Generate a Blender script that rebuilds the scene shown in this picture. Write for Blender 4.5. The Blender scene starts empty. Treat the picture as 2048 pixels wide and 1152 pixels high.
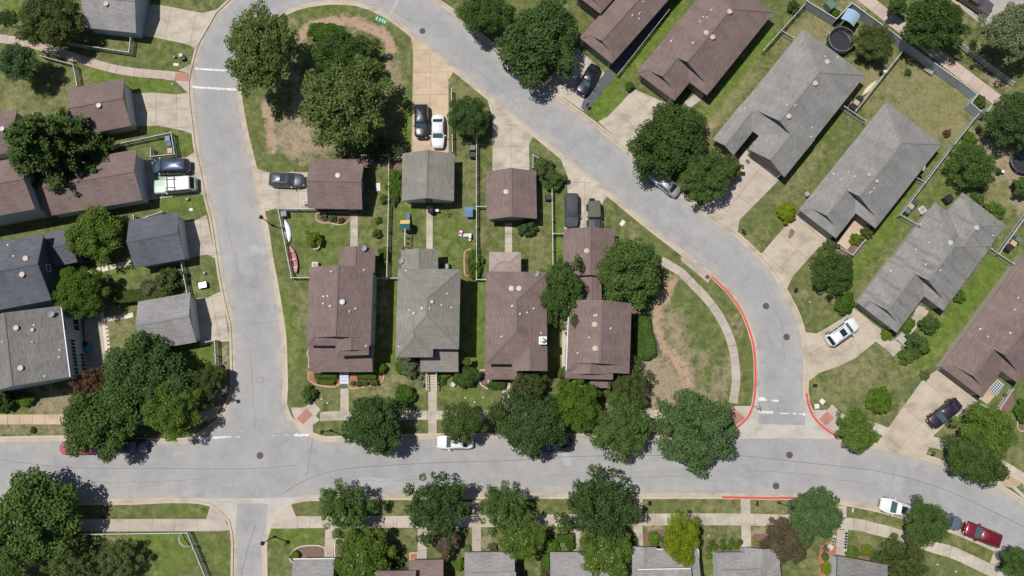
import bpy, math, random
import numpy as np
from mathutils import Vector, Matrix
from mathutils.geometry import delaunay_2d_cdt, tessellate_polygon
R = math.radians
S = bpy.context.scene
COL = S.collection

# ------------------------------------------------------------------ camera
FPX = 1593.0            # focal length in photo pixels (2048 wide)
TILT = R(8.0)           # gimbal tilt away from straight down
HC = 104.0              # flying height in metres
cam_d = bpy.data.cameras.new('camera')
cam_d.sensor_width = 36.0
cam_d.lens = FPX / 2048 * 36
cam_d.clip_start = 0.5
cam_d.clip_end = 2000
cam = bpy.data.objects.new('camera', cam_d)
COL.objects.link(cam)
cam.location = (0, 0, HC)
cam.rotation_euler = (TILT, 0, 0)
S.camera = cam

# ------------------------------------------------------------------ light
SUN_EL = R(69)
SHX, SHY = 0.93, -0.365                       # ground direction in which shadows fall
world = bpy.data.worlds.new('World')
S.world = world
world.use_nodes = True
wn = world.node_tree.nodes
wl = world.node_tree.links
wn.clear()
sky = wn.new('ShaderNodeTexSky')
sky.sky_type = 'NISHITA'
sky.sun_disc = False
sky.sun_elevation = SUN_EL
sky.sun_rotation = math.atan2(-SHX, -SHY)
bg = wn.new('ShaderNodeBackground')
bg.inputs[1].default_value = 0.07
wo = wn.new('ShaderNodeOutputWorld')
wl.new(sky.outputs[0], bg.inputs[0])
wl.new(bg.outputs[0], wo.inputs[0])
sun_d = bpy.data.lights.new('sun', 'SUN')
sun_d.energy = 5.0
sun_d.angle = R(0.53)
sun_d.color = (1.0, 0.955, 0.89)
sun = bpy.data.objects.new('sun', sun_d)
COL.objects.link(sun)
sd = Vector((SHX * math.cos(SUN_EL), SHY * math.cos(SUN_EL), -math.sin(SUN_EL)))
sun.rotation_euler = sd.to_track_quat('-Z', 'Y').to_euler()
sun.location = (0, 0, 60)
vs = S.view_settings
vs.view_transform = 'Standard'
vs.look = 'None'
vs.exposure = 0.0
vs.gamma = 1.0
vs.use_curve_mapping = False

# ------------------------------------------------------------------ helpers
def P(px, py, z=0.0):
    """photo pixel -> world point on the level z"""
    dx, dy = (px - 1024) / FPX, (576 - py) / FPX
    wy = dy * math.cos(TILT) + math.sin(TILT)
    wz = dy * math.sin(TILT) - math.cos(TILT)
    t = (z - HC) / wz
    return Vector((dx * t, wy * t, z))

def P2(px, py, z=0.0):
    return P(px, py, z).to_2d()

def lin(h):
    h = h.lstrip('#')
    c = [int(h[i:i + 2], 16) / 255 for i in (0, 2, 4)]
    return [x / 12.92 if x <= .04045 else ((x + .055) / 1.055) ** 2.4 for x in c]

MATS = {}
def mat(name, col, rough=.85, spec=.25, var=.12, scale=2.0, bump=0, metal=0, coat=0, bscale=30, objrand=0):
    if name in MATS: return MATS[name]
    m = bpy.data.materials.new(name)
    m.use_nodes = True
    n, l = m.node_tree.nodes, m.node_tree.links
    b = n['Principled BSDF']
    c = lin(col) if isinstance(col, str) else list(col)
    b.inputs['Roughness'].default_value = rough
    b.inputs['Specular IOR Level'].default_value = spec
    b.inputs['Metallic'].default_value = metal
    b.inputs['Coat Weight'].default_value = coat
    b.inputs['Coat Roughness'].default_value = .08
    geo = n.new('ShaderNodeNewGeometry')
    nz = n.new('ShaderNodeTexNoise')
    nz.inputs['Scale'].default_value = scale
    nz.inputs['Detail'].default_value = 6
    nz.inputs['Roughness'].default_value = .65
    l.new(geo.outputs['Position'], nz.inputs['Vector'])
    mr = n.new('ShaderNodeMapRange')
    mr.inputs[1].default_value = .25; mr.inputs[2].default_value = .75
    mr.inputs[3].default_value = 1 - var; mr.inputs[4].default_value = 1 + var
    l.new(nz.outputs[0], mr.inputs[0])
    val = mr.outputs[0]
    if objrand:
        oi = n.new('ShaderNodeObjectInfo')
        m2 = n.new('ShaderNodeMapRange')
        m2.inputs[3].default_value = 1 - objrand; m2.inputs[4].default_value = 1 + objrand
        l.new(oi.outputs['Random'], m2.inputs[0])
        mu = n.new('ShaderNodeMath'); mu.operation = 'MULTIPLY'
        l.new(val, mu.inputs[0]); l.new(m2.outputs[0], mu.inputs[1])
        val = mu.outputs[0]
    vm = n.new('ShaderNodeVectorMath'); vm.operation = 'SCALE'
    vm.inputs[0].default_value = c
    l.new(val, vm.inputs['Scale'])
    l.new(vm.outputs[0], b.inputs['Base Color'])
    if bump:
        n2 = n.new('ShaderNodeTexNoise'); n2.inputs['Scale'].default_value = bscale; n2.inputs['Detail'].default_value = 4
        l.new(geo.outputs['Position'], n2.inputs['Vector'])
        bp = n.new('ShaderNodeBump'); bp.inputs['Strength'].default_value = bump; bp.inputs['Distance'].default_value = .05
        l.new(n2.outputs[0], bp.inputs['Height']); l.new(bp.outputs[0], b.inputs['Normal'])
    MATS[name] = m
    return m

def tag(o, label=None, cat=None, group=None, kind=None):
    if label: o['label'] = label
    if cat: o['category'] = cat
    if group: o['group'] = group
    if kind: o['kind'] = kind
    return o

def thing(name, label, cat, loc=(0, 0, 0), rz=0, group=None, kind=None):
    o = bpy.data.objects.new(name, None)
    o.empty_display_size = .3
    COL.objects.link(o)
    o.location = loc
    o.rotation_euler = (0, 0, rz)
    return tag(o, label, cat, group, kind)

class MB:
    def __init__(s): s.v, s.f, s.m, s.uv = [], [], [], []
    def poly(s, pts, m=0, uv=None):
        i = len(s.v)
        s.v += [tuple(p) for p in pts]
        s.f.append(tuple(range(i, i + len(pts)))); s.m.append(m); s.uv.append(uv)
        return s
    def faces(s, vs_, fs_, m=0):
        i = len(s.v)
        s.v += [tuple(p) for p in vs_]
        for f in fs_:
            s.f.append(tuple(i + k for k in f)); s.m.append(m); s.uv.append(None)
        return s
    def box(s, c, d, rz=0, m=0, taper=1.0):
        x, y, z = d[0] / 2, d[1] / 2, d[2] / 2
        ca, sa = math.cos(rz), math.sin(rz)
        vs_ = []
        for k, zz in ((1, -z), (taper, z)):
            for sx, sy in ((-1, -1), (1, -1), (1, 1), (-1, 1)):
                X, Y = sx * x * k, sy * y * k
                vs_.append((c[0] + X * ca - Y * sa, c[1] + X * sa + Y * ca, c[2] + zz))
        return s.faces(vs_, [(3, 2, 1, 0), (4, 5, 6, 7), (0, 1, 5, 4), (1, 2, 6, 5), (2, 3, 7, 6), (3, 0, 4, 7)], m)
    def lathe(s, c, prof, n=16, m=0, cap=True):
        vs_, fs_ = [], []
        for r, z in prof:
            for k in range(n):
                a = 2 * math.pi * k / n
                vs_.append((c[0] + r * math.cos(a), c[1] + r * math.sin(a), c[2] + z))
        for j in range(len(prof) - 1):
            for k in range(n):
                a, b = j * n + k, j * n + (k + 1) % n
                fs_.append((a, b, b + n, a + n))
        if cap:
            fs_.append(tuple(range(n - 1, -1, -1)))
            q = (len(prof) - 1) * n
            fs_.append(tuple(q + k for k in range(n)))
        return s.faces(vs_, fs_, m)
    def tube(s, p0, p1, r0, r1=None, n=8, m=0):
        r1 = r0 if r1 is None else r1
        p0, p1 = Vector(p0), Vector(p1)
        d = (p1 - p0).normalized()
        a = d.orthogonal().normalized(); b = d.cross(a)
        vs_ = []
        for p, r in ((p0, r0), (p1, r1)):
            for k in range(n):
                t = 2 * math.pi * k / n
                vs_.append(p + (a * math.cos(t) + b * math.sin(t)) * r)
        fs_ = [(k, (k + 1) % n, n + (k + 1) % n, n + k) for k in range(n)]
        fs_ += [tuple(range(n - 1, -1, -1)), tuple(range(n, 2 * n))]
        return s.faces(vs_, fs_, m)
    def beam(s, p0, p1, w, h, m=0):
        p0, p1 = Vector(p0), Vector(p1)
        d = (p1 - p0).normalized()
        side = d.cross(Vector((0, 0, 1)))
        if side.length < 1e-4: side = Vector((1, 0, 0))
        side.normalize(); up = side.cross(d).normalized()
        vs_ = []
        for p in (p0, p1):
            for a, b in ((-1, -1), (1, -1), (1, 1), (-1, 1)):
                vs_.append(p + side * a * w / 2 + up * b * h / 2)
        return s.faces(vs_, [(3, 2, 1, 0), (4, 5, 6, 7), (0, 1, 5, 4), (1, 2, 6, 5), (2, 3, 7, 6), (3, 0, 4, 7)], m)
    def prism(s, poly, z0, z1, m=0):
        a = sum(poly[i][0] * poly[(i + 1) % len(poly)][1] - poly[(i + 1) % len(poly)][0] * poly[i][1] for i in range(len(poly)))
        if a < 0: poly = poly[::-1]
        n = len(poly)
        vs_ = [(p[0], p[1], z0) for p in poly] + [(p[0], p[1], z1) for p in poly]
        fs_ = [tuple(range(n, 2 * n))] + [(k, (k + 1) % n, n + (k + 1) % n, n + k) for k in range(n)]
        return s.faces(vs_, fs_, m)
    def build(s, name, mats, parent=None, origin=None, smooth=False, label=None):
        """origin: world point subtracted from the coordinates (for parts given in world coordinates)"""
        me = bpy.data.meshes.new(name)
        vv = s.v
        if origin is not None:
            ox, oy, oz = origin
            vv = [(x - ox, y - oy, z - oz) for x, y, z in vv]
        me.from_pydata(vv, [], s.f)
        if not isinstance(mats, (list, tuple)): mats = [mats]
        for q in mats: me.materials.append(q)
        if any(s.m): me.polygons.foreach_set('material_index', s.m)
        if any(u is not None for u in s.uv):
            ul = me.uv_layers.new(name='UVMap')
            k = 0
            for f, u in zip(s.f, s.uv):
                for j in range(len(f)):
                    ul.data[k].uv = u[j] if u is not None else (0, 0)
                    k += 1
        if smooth: me.polygons.foreach_set('use_smooth', [True] * len(s.f))
        me.update()
        o = bpy.data.objects.new(name, me)
        COL.objects.link(o)
        if parent is not None: o.parent = parent
        if parent is None and origin is not None: o.location = origin
        if label: o['label'] = label
        return o

def share(name, me, parent, loc=(0, 0, 0), rot=(0, 0, 0), scale=(1, 1, 1), material=None):
    o = bpy.data.objects.new(name, me)
    COL.objects.link(o)
    o.parent = parent
    o.location = loc; o.rotation_euler = rot; o.scale = scale
    if material is not None:
        o.material_slots[0].link = 'OBJECT'
        o.material_slots[0].material = material
    return o

def catmull(pts, step=4.0, closed=False):
    pts = [Vector(p) for p in pts]
    out = []
    n = len(pts)
    rng = range(n) if closed else range(n - 1)
    for i in rng:
        p1, p2 = pts[i], pts[(i + 1) % n]
        p0 = pts[i - 1] if (closed or i > 0) else p1
        p3 = pts[(i + 2) % n] if (closed or i + 2 < n) else p2
        k = max(1, int((p2 - p1).length / step))
        for j in range(k):
            t = j / k
            out.append(.5 * ((2 * p1) + (p2 - p0) * t + (2 * p0 - 5 * p1 + 4 * p2 - p3) * t * t + (3 * p1 - p0 - 3 * p2 + p3) * t ** 3))
    if not closed: out.append(pts[-1])
    return out

def clip(poly, nx, ny, c):
    """keep nx*x+ny*y<=c"""
    out = []
    for i in range(len(poly)):
        a, b = poly[i], poly[(i + 1) % len(poly)]
        da, db = nx * a[0] + ny * a[1] - c, nx * b[0] + ny * b[1] - c
        if da <= 0: out.append(a)
        if (da < 0 < db) or (db < 0 < da):
            t = da / (da - db)
            out.append((a[0] + (b[0] - a[0]) * t, a[1] + (b[1] - a[1]) * t))
    return out

def area(poly):
    return abs(sum(poly[i][0] * poly[(i + 1) % len(poly)][1] - poly[(i + 1) % len(poly)][0] * poly[i][1] for i in range(len(poly)))) / 2

# ------------------------------------------------------------------ materials
def nodes_of(name):
    m = bpy.data.materials.new(name)
    m.use_nodes = True
    MATS[name] = m
    return m, m.node_tree.nodes, m.node_tree.links, m.node_tree.nodes['Principled BSDF']

def noise(n, l, vec, scale, detail=5, rough=.6):
    t = n.new('ShaderNodeTexNoise')
    t.inputs['Scale'].default_value = scale
    t.inputs['Detail'].default_value = detail
    t.inputs['Roughness'].default_value = rough
    l.new(vec, t.inputs['Vector'])
    return t.outputs[0]

def rmp(n, l, val, a, b, c=0., d=1.):
    t = n.new('ShaderNodeMapRange')
    for i, q in enumerate((a, b, c, d)): t.inputs[i + 1].default_value = q
    l.new(val, t.inputs[0])
    return t.outputs[0]

def mixc(n, l, fac, a, b):
    t = n.new('ShaderNodeMix'); t.data_type = 'RGBA'
    for i, q in ((0, fac), (6, a), (7, b)):
        if isinstance(q, (int, float)): t.inputs[i].default_value = q
        elif isinstance(q, (list, tuple)): t.inputs[i].default_value = (*q[:3], 1)
        else: l.new(q, t.inputs[i])
    return t.outputs[2]

def mth(n, l, op, a, b=None):
    t = n.new('ShaderNodeMath'); t.operation = op
    for i, q in enumerate((a, b)):
        if q is None: continue
        if isinstance(q, (int, float)): t.inputs[i].default_value = q
        else: l.new(q, t.inputs[i])
    return t.outputs[0]

def stretch(n, l, vec, sx, sy, sz=1):
    t = n.new('ShaderNodeMapping')
    t.inputs['Scale'].default_value = (sx, sy, sz)
    l.new(vec, t.inputs[0])
    return t.outputs[0]

def make_lawn():
    m, n, l, b = nodes_of('lawn')
    pos = n.new('ShaderNodeNewGeometry').outputs['Position']
    def att(k):
        a = n.new('ShaderNodeAttribute'); a.attribute_name = k
        return a.outputs['Fac']
    big = noise(n, l, pos, .12, 4); mid = noise(n, l, pos, .9, 6, .7); fine = noise(n, l, pos, 7., 5, .75)
    g1, g2 = (.052, .070, .022), (.158, .172, .066)
    base = mixc(n, l, rmp(n, l, mid, .3, .7), g1, g2)
    lushc = mixc(n, l, rmp(n, l, mid, .3, .7), (.066, .112, .014), (.118, .178, .026))
    dryc = mixc(n, l, rmp(n, l, fine, .3, .7), (.135, .128, .058), (.27, .235, .125))
    dirtc = mixc(n, l, rmp(n, l, mid, .3, .72), (.27, .18, .122), (.38, .275, .20))
    tanc = mixc(n, l, rmp(n, l, fine, .3, .7), (.19, .148, .098), (.34, .275, .20))
    c = mixc(n, l, mth(n, l, 'MULTIPLY', att('lush'), rmp(n, l, mid, .2, .6, .55, 1.)), base, lushc)
    dm = mth(n, l, 'ADD', att('dry'), rmp(n, l, big, .35, .7, -.3, .5))
    dm = mth(n, l, 'ADD', dm, rmp(n, l, mid, .3, .7, -.45, .35))
    c = mixc(n, l, rmp(n, l, dm, .12, .95, 0, .85), c, dryc)
    tm = mth(n, l, 'ADD', att('tan'), rmp(n, l, mid, .3, .7, -.36, .36))
    c = mixc(n, l, rmp(n, l, tm, .2, .85, 0, .92), c, tanc)
    dt = mth(n, l, 'ADD', att('dirt'), rmp(n, l, mid, .3, .7, -.26, .26))
    c = mixc(n, l, rmp(n, l, dt, .3, .75), c, dirtc)
    c = mixc(n, l, rmp(n, l, noise(n, l, pos, 2.3, 4, .6), .56, .68, 0, .45), c, (.035, .058, .012))
    vsn = n.new('ShaderNodeVectorMath'); vsn.operation = 'SCALE'
    l.new(c, vsn.inputs[0]); l.new(rmp(n, l, fine, .25, .75, .66, 1.34), vsn.inputs['Scale'])
    l.new(vsn.outputs[0], b.inputs['Base Color'])
    b.inputs['Roughness'].default_value = .95
    b.inputs['Specular IOR Level'].default_value = .1
    bp = n.new('ShaderNodeBump'); bp.inputs['Strength'].default_value = .55; bp.inputs['Distance'].default_value = .08
    l.new(fine, bp.inputs['Height']); l.new(bp.outputs[0], b.inputs['Normal'])
    return m

def make_asphalt():
    m, n, l, b = nodes_of('asphalt')
    pos = n.new('ShaderNodeNewGeometry').outputs['Position']
    big = noise(n, l, pos, .07, 4); mid = noise(n, l, pos, .55, 6, .65); fine = noise(n, l, pos, 9, 5, .8)
    at = n.new('ShaderNodeAttribute'); at.attribute_name = 'across'
    cb = n.new('ShaderNodeCombineXYZ')
    l.new(mth(n, l, 'MULTIPLY', at.outputs['Fac'], 1.25), cb.inputs[0])
    l.new(mth(n, l, 'MULTIPLY', big, 1.6), cb.inputs[1])
    strk = noise(n, l, cb.outputs[0], 1., 5, .7)
    c = mixc(n, l, rmp(n, l, mid, .3, .7), (.198, .199, .204), (.292, .291, .293))
    c = mixc(n, l, rmp(n, l, big, .4, .66, 0, .75), c, (.30, .293, .285))
    c = mixc(n, l, rmp(n, l, strk, .42, .62, 0, .5), c, (.212, .212, .22))
    c = mixc(n, l, mth(n, l, 'MULTIPLY', rmp(n, l, at.outputs['Fac'], .5, 2.2, 1, 0), rmp(n, l, mid, .38, .62, 0, .75)), c, (.36, .315, .265))
    c = mixc(n, l, rmp(n, l, noise(n, l, pos, .23, 6, .75), .52, .68, 0, .6), c, (.345, .34, .334))
    sp = noise(n, l, pos, .9, 3, .5)
    c = mixc(n, l, rmp(n, l, sp, .70, .78, 0, .55), c, (.42, .42, .42))
    c = mixc(n, l, rmp(n, l, noise(n, l, pos, 1.4, 2), .76, .80, 0, .45), c, (.10, .10, .105))
    v = n.new('ShaderNodeVectorMath'); v.operation = 'SCALE'
    c = mixc(n, l, .12, c, (.24, .24, .242))
    c = mixc(n, l, rmp(n, l, noise(n, l, pos, .35, 7, .8), .4, .75, 0, .6), c, (.33, .327, .325))
    l.new(c, v.inputs[0]); l.new(rmp(n, l, fine, .25, .75, .85, 1.15), v.inputs['Scale'])
    l.new(v.outputs[0], b.inputs['Base Color'])
    b.inputs['Roughness'].default_value = .9
    b.inputs['Specular IOR Level'].default_value = .2
    return m

def make_concrete(name, c0, c1, stain=.35, rnd=.1):
    m, n, l, b = nodes_of(name)
    pos = n.new('ShaderNodeNewGeometry').outputs['Position']
    mid = noise(n, l, pos, .5, 6, .7); fine = noise(n, l, pos, 6, 5, .75)
    c = mixc(n, l, rmp(n, l, mid, .3, .7), c0, c1)
    st = noise(n, l, stretch(n, l, pos, .5, .9), .8, 4, .6)
    c = mixc(n, l, rmp(n, l, st, .48, .75, 0, stain * 1.5), c, [q * .58 for q in c0])
    oi = n.new('ShaderNodeObjectInfo')
    k = mth(n, l, 'MULTIPLY', rmp(n, l, fine, .25, .75, .88, 1.12), rmp(n, l, oi.outputs['Random'], 0, 1, 1 - rnd, 1 + rnd))
    v = n.new('ShaderNodeVectorMath'); v.operation = 'SCALE'
    l.new(c, v.inputs[0]); l.new(k, v.inputs['Scale'])
    l.new(v.outputs[0], b.inputs['Base Color'])
    b.inputs['Roughness'].default_value = .88
    b.inputs['Specular IOR Level'].default_value = .2
    return m

def make_shingle(name, c0, c1, dark=0.0):
    """asphalt shingles: courses run along u, the slope is v (metres)"""
    m, n, l, b = nodes_of(name)
    uv = n.new('ShaderNodeUVMap').outputs[0]
    pos = n.new('ShaderNodeNewGeometry').outputs['Position']
    br = n.new('ShaderNodeTexBrick')
    br.offset = .37; br.offset_frequency = 1; br.squash = 1
    br.inputs['Scale'].default_value = 1
    br.inputs['Brick Width'].default_value = .62
    br.inputs['Row Height'].default_value = .145
    br.inputs['Mortar Size'].default_value = .012
    br.inputs['Bias'].default_value = 0
    br.inputs['Color1'].default_value = (0, 0, 0, 1); br.inputs['Color2'].default_value = (1, 1, 1, 1)
    br.inputs['Mortar'].default_value = (-.6, -.6, -.6, 1)
    l.new(uv, br.inputs['Vector'])
    st = noise(n, l, stretch(n, l, uv, .9, 5.), 1., 5, .65)
    mid = noise(n, l, pos, .35, 4)
    c = mixc(n, l, rmp(n, l, st, .3, .7), c0, c1)
    c = mixc(n, l, mth(n, l, 'MULTIPLY', br.outputs['Color'], .42), c, [q * 1.42 for q in c1])
    if dark:
        wx = noise(n, l, stretch(n, l, uv, 1.1, .18), 1., 4, .6)
        c = mixc(n, l, rmp(n, l, mth(n, l, 'ADD', wx, rmp(n, l, mid, .3, .7, -.12, .12)), .5, .72, 0, dark), c, [q * .42 for q in c0])
    v = n.new('ShaderNodeVectorMath'); v.operation = 'SCALE'
    l.new(c, v.inputs[0]); l.new(mth(n, l, 'MULTIPLY', rmp(n, l, mid, .3, .7, .86, 1.12), rmp(n, l, noise(n, l, stretch(n, l, uv, .7, .16), 1., 4, .65), .35, .7, 1.06, .86)), v.inputs['Scale'])
    l.new(v.outputs[0], b.inputs['Base Color'])
    b.inputs['Roughness'].default_value = .92
    b.inputs['Specular IOR Level'].default_value = .18
    bp = n.new('ShaderNodeBump'); bp.inputs['Strength'].default_value = .6; bp.inputs['Distance'].default_value = .012
    l.new(br.outputs['Color'], bp.inputs['Height']); l.new(bp.outputs[0], b.inputs['Normal'])
    return m

def make_siding(name, c):
    m, n, l, b = nodes_of(name)
    pos = n.new('ShaderNodeNewGeometry').outputs['Position']
    w = n.new('ShaderNodeTexWave'); w.wave_type = 'BANDS'; w.bands_direction = 'Z'; w.wave_profile = 'SAW'
    w.inputs['Scale'].default_value = 1.6
    w.inputs['Distortion'].default_value = 0
    l.new(pos, w.inputs['Vector'])
    k = mth(n, l, 'MULTIPLY', rmp(n, l, noise(n, l, pos, 1.5, 5), .3, .7, .92, 1.06), rmp(n, l, w.outputs[1], 0, .15, .7, 1.))
    v = n.new('ShaderNodeVectorMath'); v.operation = 'SCALE'
    v.inputs[0].default_value = c
    l.new(k, v.inputs['Scale']); l.new(v.outputs[0], b.inputs['Base Color'])
    b.inputs['Roughness'].default_value = .7
    return m

def make_leaf(name, c, var=.45, tipc=None, trans=.40):
    m, n, l, b = nodes_of(name)
    g = n.new('ShaderNodeNewGeometry')
    oi = n.new('ShaderNodeObjectInfo')
    rnd = g.outputs['Random Per Island']
    c = [c[0] * 1.08, c[1] * 1.18, c[2]]
    dark = [c[0] * .62, c[1] * .68, c[2] * .7]
    lite = tipc or [c[0] * 1.55, c[1] * 1.38, c[2] * 1.2]
    col = mixc(n, l, rnd, dark, lite)
    nz = noise(n, l, g.outputs['Position'], .8, 3)
    k = mth(n, l, 'MULTIPLY', rmp(n, l, nz, .3, .7, 1 - var * .5, 1 + var * .5), rmp(n, l, oi.outputs['Random'], 0, 1, .9, 1.1))
    v = n.new('ShaderNodeVectorMath'); v.operation = 'SCALE'
    l.new(col, v.inputs[0]); l.new(k, v.inputs['Scale'])
    l.new(v.outputs[0], b.inputs['Base Color'])
    b.inputs['Roughness'].default_value = .65
    b.inputs['Specular IOR Level'].default_value = .16
    tr = n.new('ShaderNodeBsdfTranslucent')
    l.new(v.outputs[0], tr.inputs[0])
    mx = n.new('ShaderNodeMixShader'); mx.inputs[0].default_value = trans
    l.new(b.outputs[0], mx.inputs[1]); l.new(tr.outputs[0], mx.inputs[2])
    l.new(mx.outputs[0], n['Material Output'].inputs[0])
    return m

def worn(name, c, under, scale, lo):
    m, n, l, b = nodes_of(name)
    pos = n.new('ShaderNodeNewGeometry').outputs['Position']
    a = noise(n, l, pos, scale, 6, .75)
    col = mixc(n, l, rmp(n, l, a, lo - .1, lo + .06), under, c)
    v = n.new('ShaderNodeVectorMath'); v.operation = 'SCALE'
    l.new(col, v.inputs[0]); l.new(rmp(n, l, noise(n, l, pos, .7, 4), .3, .7, .85, 1.1), v.inputs['Scale'])
    l.new(v.outputs[0], b.inputs['Base Color'])
    b.inputs['Roughness'].default_value = .75
    return m

M_joint = mat('slab_joint', (.16, .14, .11), .95, .1, .2, 3)
M_lawn = make_lawn()
M_asph = make_asphalt()
M_conc = make_concrete('concrete', (.325, .285, .23), (.445, .40, .335), .45, .06)
M_kerb = make_concrete('kerb_concrete', (.37, .31, .24), (.46, .40, .32), .4, .03)
M_gutter = make_concrete('gutter_concrete', (.33, .285, .225), (.42, .37, .30), .5, .03)
M_path = make_concrete('path_concrete', (.325, .28, .24), (.41, .36, .312), .4, .06)
M_apron = make_concrete('apron_concrete', (.345, .322, .288), (.425, .40, .362), .4, .03)
M_pinkp = make_concrete('pinkish_concrete', (.37, .29, .25), (.43, .345, .305), .2, .05)
M_tan = make_concrete('tan_concrete', (.38, .29, .20), (.47, .375, .27), .35, .06)
M_tan2 = make_concrete('pale_tan_concrete', (.335, .285, .225), (.43, .375, .30), .45, .06)
M_slate = make_concrete('slate_concrete', (.075, .085, .088), (.10, .11, .115), .2, .1)
M_ramp = make_concrete('red_brick_ramp', (.30, .14, .11), (.38, .20, .165), .2, .05)
M_step = make_concrete('step_stone', (.46, .41, .34), (.56, .50, .43), .1, .1)
M_brown = make_shingle('brown_shingles', (.122, .088, .081), (.178, .131, .121))
M_grey = make_shingle('grey_shingles', (.142, .133, .117), (.208, .197, .175))
M_greyl = make_shingle('pale_grey_shingles', (.158, .154, .146), (.222, .217, .208))
M_grey2 = make_shingle('stained_grey_shingles', (.160, .155, .147), (.226, .220, .210), .6)
M_slater = make_shingle('slate_blue_shingles', (.062, .068, .080), (.105, .112, .128))
M_pink = make_shingle('pinkish_tan_shingles', (.245, .195, .18), (.30, .245, .225))
M_neut = make_shingle('neutral_grey_shingles', (.165, .16, .158), (.235, .23, .226))
M_old = make_shingle('weathered_charcoal_shingles', (.105, .10, .097), (.185, .178, .168))
M_wall_w = make_siding('white_siding', (.52, .54, .55))
M_wall_b = make_siding('pale_blue_siding', (.36, .43, .48))
M_wall_g = make_siding('grey_green_siding', (.27, .30, .28))
M_wall_n = make_siding('navy_siding', (.05, .075, .12))
M_wall_t = make_siding('tan_siding', (.42, .37, .31))
M_wall_d = make_siding('dark_taupe_siding', (.17, .15, .14))
M_trim = mat('white_trim', (.56, .56, .545), .5, .3, .06)
M_gtrim = mat('grey_trim', (.30, .29, .28), .6, .3, .06)
M_btrim = mat('brown_trim', (.16, .12, .11), .6, .3, .06)
M_door_w = mat('white_door_panel', (.55, .57, .58), .5, .3, .05)
M_door_b = mat('blue_grey_door_panel', (.30, .36, .42), .5, .3, .05)
M_door_d = mat('taupe_door_panel', (.15, .13, .12), .5, .3, .06)
M_door_g = mat('slate_door_panel', (.17, .18, .20), .5, .3, .06)
M_glass = mat('window_glass', (.02, .025, .03), .05, .6, .05)
M_metal = mat('galvanised_metal', (.50, .52, .53), .4, .5, .08, metal=.5)
M_ventg = mat('grey_vent_paint', (.34, .37, .385), .45, .4, .05)
M_ventt = mat('tan_vent_paint', (.42, .34, .265), .55, .3, .06)
M_pvc = mat('white_pvc', (.46, .41, .375), .5, .3, .05)
M_dark = mat('black_plastic', (.018, .019, .021), .5, .3, .15)
M_rubber = mat('tyre_rubber', (.02, .02, .02), .8, .2, .1)
M_fence_w = mat('white_fence_paint', (.45, .46, .45), .55, .3, .07)
M_fence_g = mat('grey_green_fence_paint', (.30, .33, .315), .7, .25, .1)
M_fence_b = mat('blue_grey_fence_boards', (.42, .45, .50), .7, .25, .1, 1.2)
M_paintw = worn('worn_white_road_paint', (.62, .62, .60), (.31, .31, .31), 4., .48)
M_paintr = worn('worn_red_kerb_paint', (.50, .045, .042), (.36, .17, .14), 3., .38)
M_mulch = mat('mulch', (.16, .105, .08), .95, .1, .35, 5, .5)
M_mulchr = mat('red_mulch', (.30, .13, .085), .95, .1, .3, 5, .5)
M_bark = mat('bark', (.14, .105, .08), .95, .1, .25, 4, .6)
M_crack = mat('crack_grey', (.15, .148, .145), .9, .1, .3, 4)  # plain grey of the thin crack ribbons on the asphalt
M_tar = mat('tar_seal', (.11, .11, .112), .7, .2, .1)
M_iron = mat('cast_iron', (.075, .06, .058), .7, .3, .2, 6)
M_wood = mat('deck_wood', (.40, .33, .25), .75, .2, .15, 3)
M_green = mat('green_enamel', (.10, .25, .16), .5, .35, .06)
M_leaves = {
    'maple': make_leaf('leaf_maple', (.070, .112, .034)),
    'dark': make_leaf('leaf_dark', (.058, .098, .028)),
    'deep': make_leaf('leaf_deep', (.056, .094, .033)),
    'blue': make_leaf('leaf_blue', (.072, .118, .052)),
    'syc': make_leaf('leaf_sycamore', (.076, .122, .026), tipc=(.185, .24, .072)),
    'sycpale': make_leaf('leaf_pale', (.115, .15, .058), tipc=(.28, .32, .17)),
    'bright': make_leaf('leaf_bright', (.080, .140, .020)),
    'light': make_leaf('leaf_light', (.098, .150, .030)),
    'olive': make_leaf('leaf_olive', (.078, .100, .034)),
    'yellow': make_leaf('leaf_yellow', (.145, .195, .012), tipc=(.275, .315, .018)),
    'lime': make_leaf('leaf_lime', (.13, .17, .022)),
    'purple': make_leaf('leaf_purple', (.088, .080, .036), tipc=(.175, .125, .08)),
    'rust': make_leaf('leaf_rust', (.110, .062, .035), tipc=(.22, .11, .07)),
    'conifer': make_leaf('leaf_conifer', (.048, .080, .022), trans=.1),
    'crape': make_leaf('leaf_crape', (.092, .116, .046)),
    'grey': make_leaf('leaf_greygreen', (.115, .13, .08)),
    'hedge': make_leaf('leaf_hedge', (.062, .118, .018)),
}
M_pinkf = mat('pink_blossom', (.40, .16, .19), .8, .1, .3, 6)
M_dpinkf = mat('dusty_pink_blossom', (.33, .20, .19), .8, .1, .3, 6)
M_whitef = mat('white_blossom', (.62, .60, .54), .8, .1, .2, 6)

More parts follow.
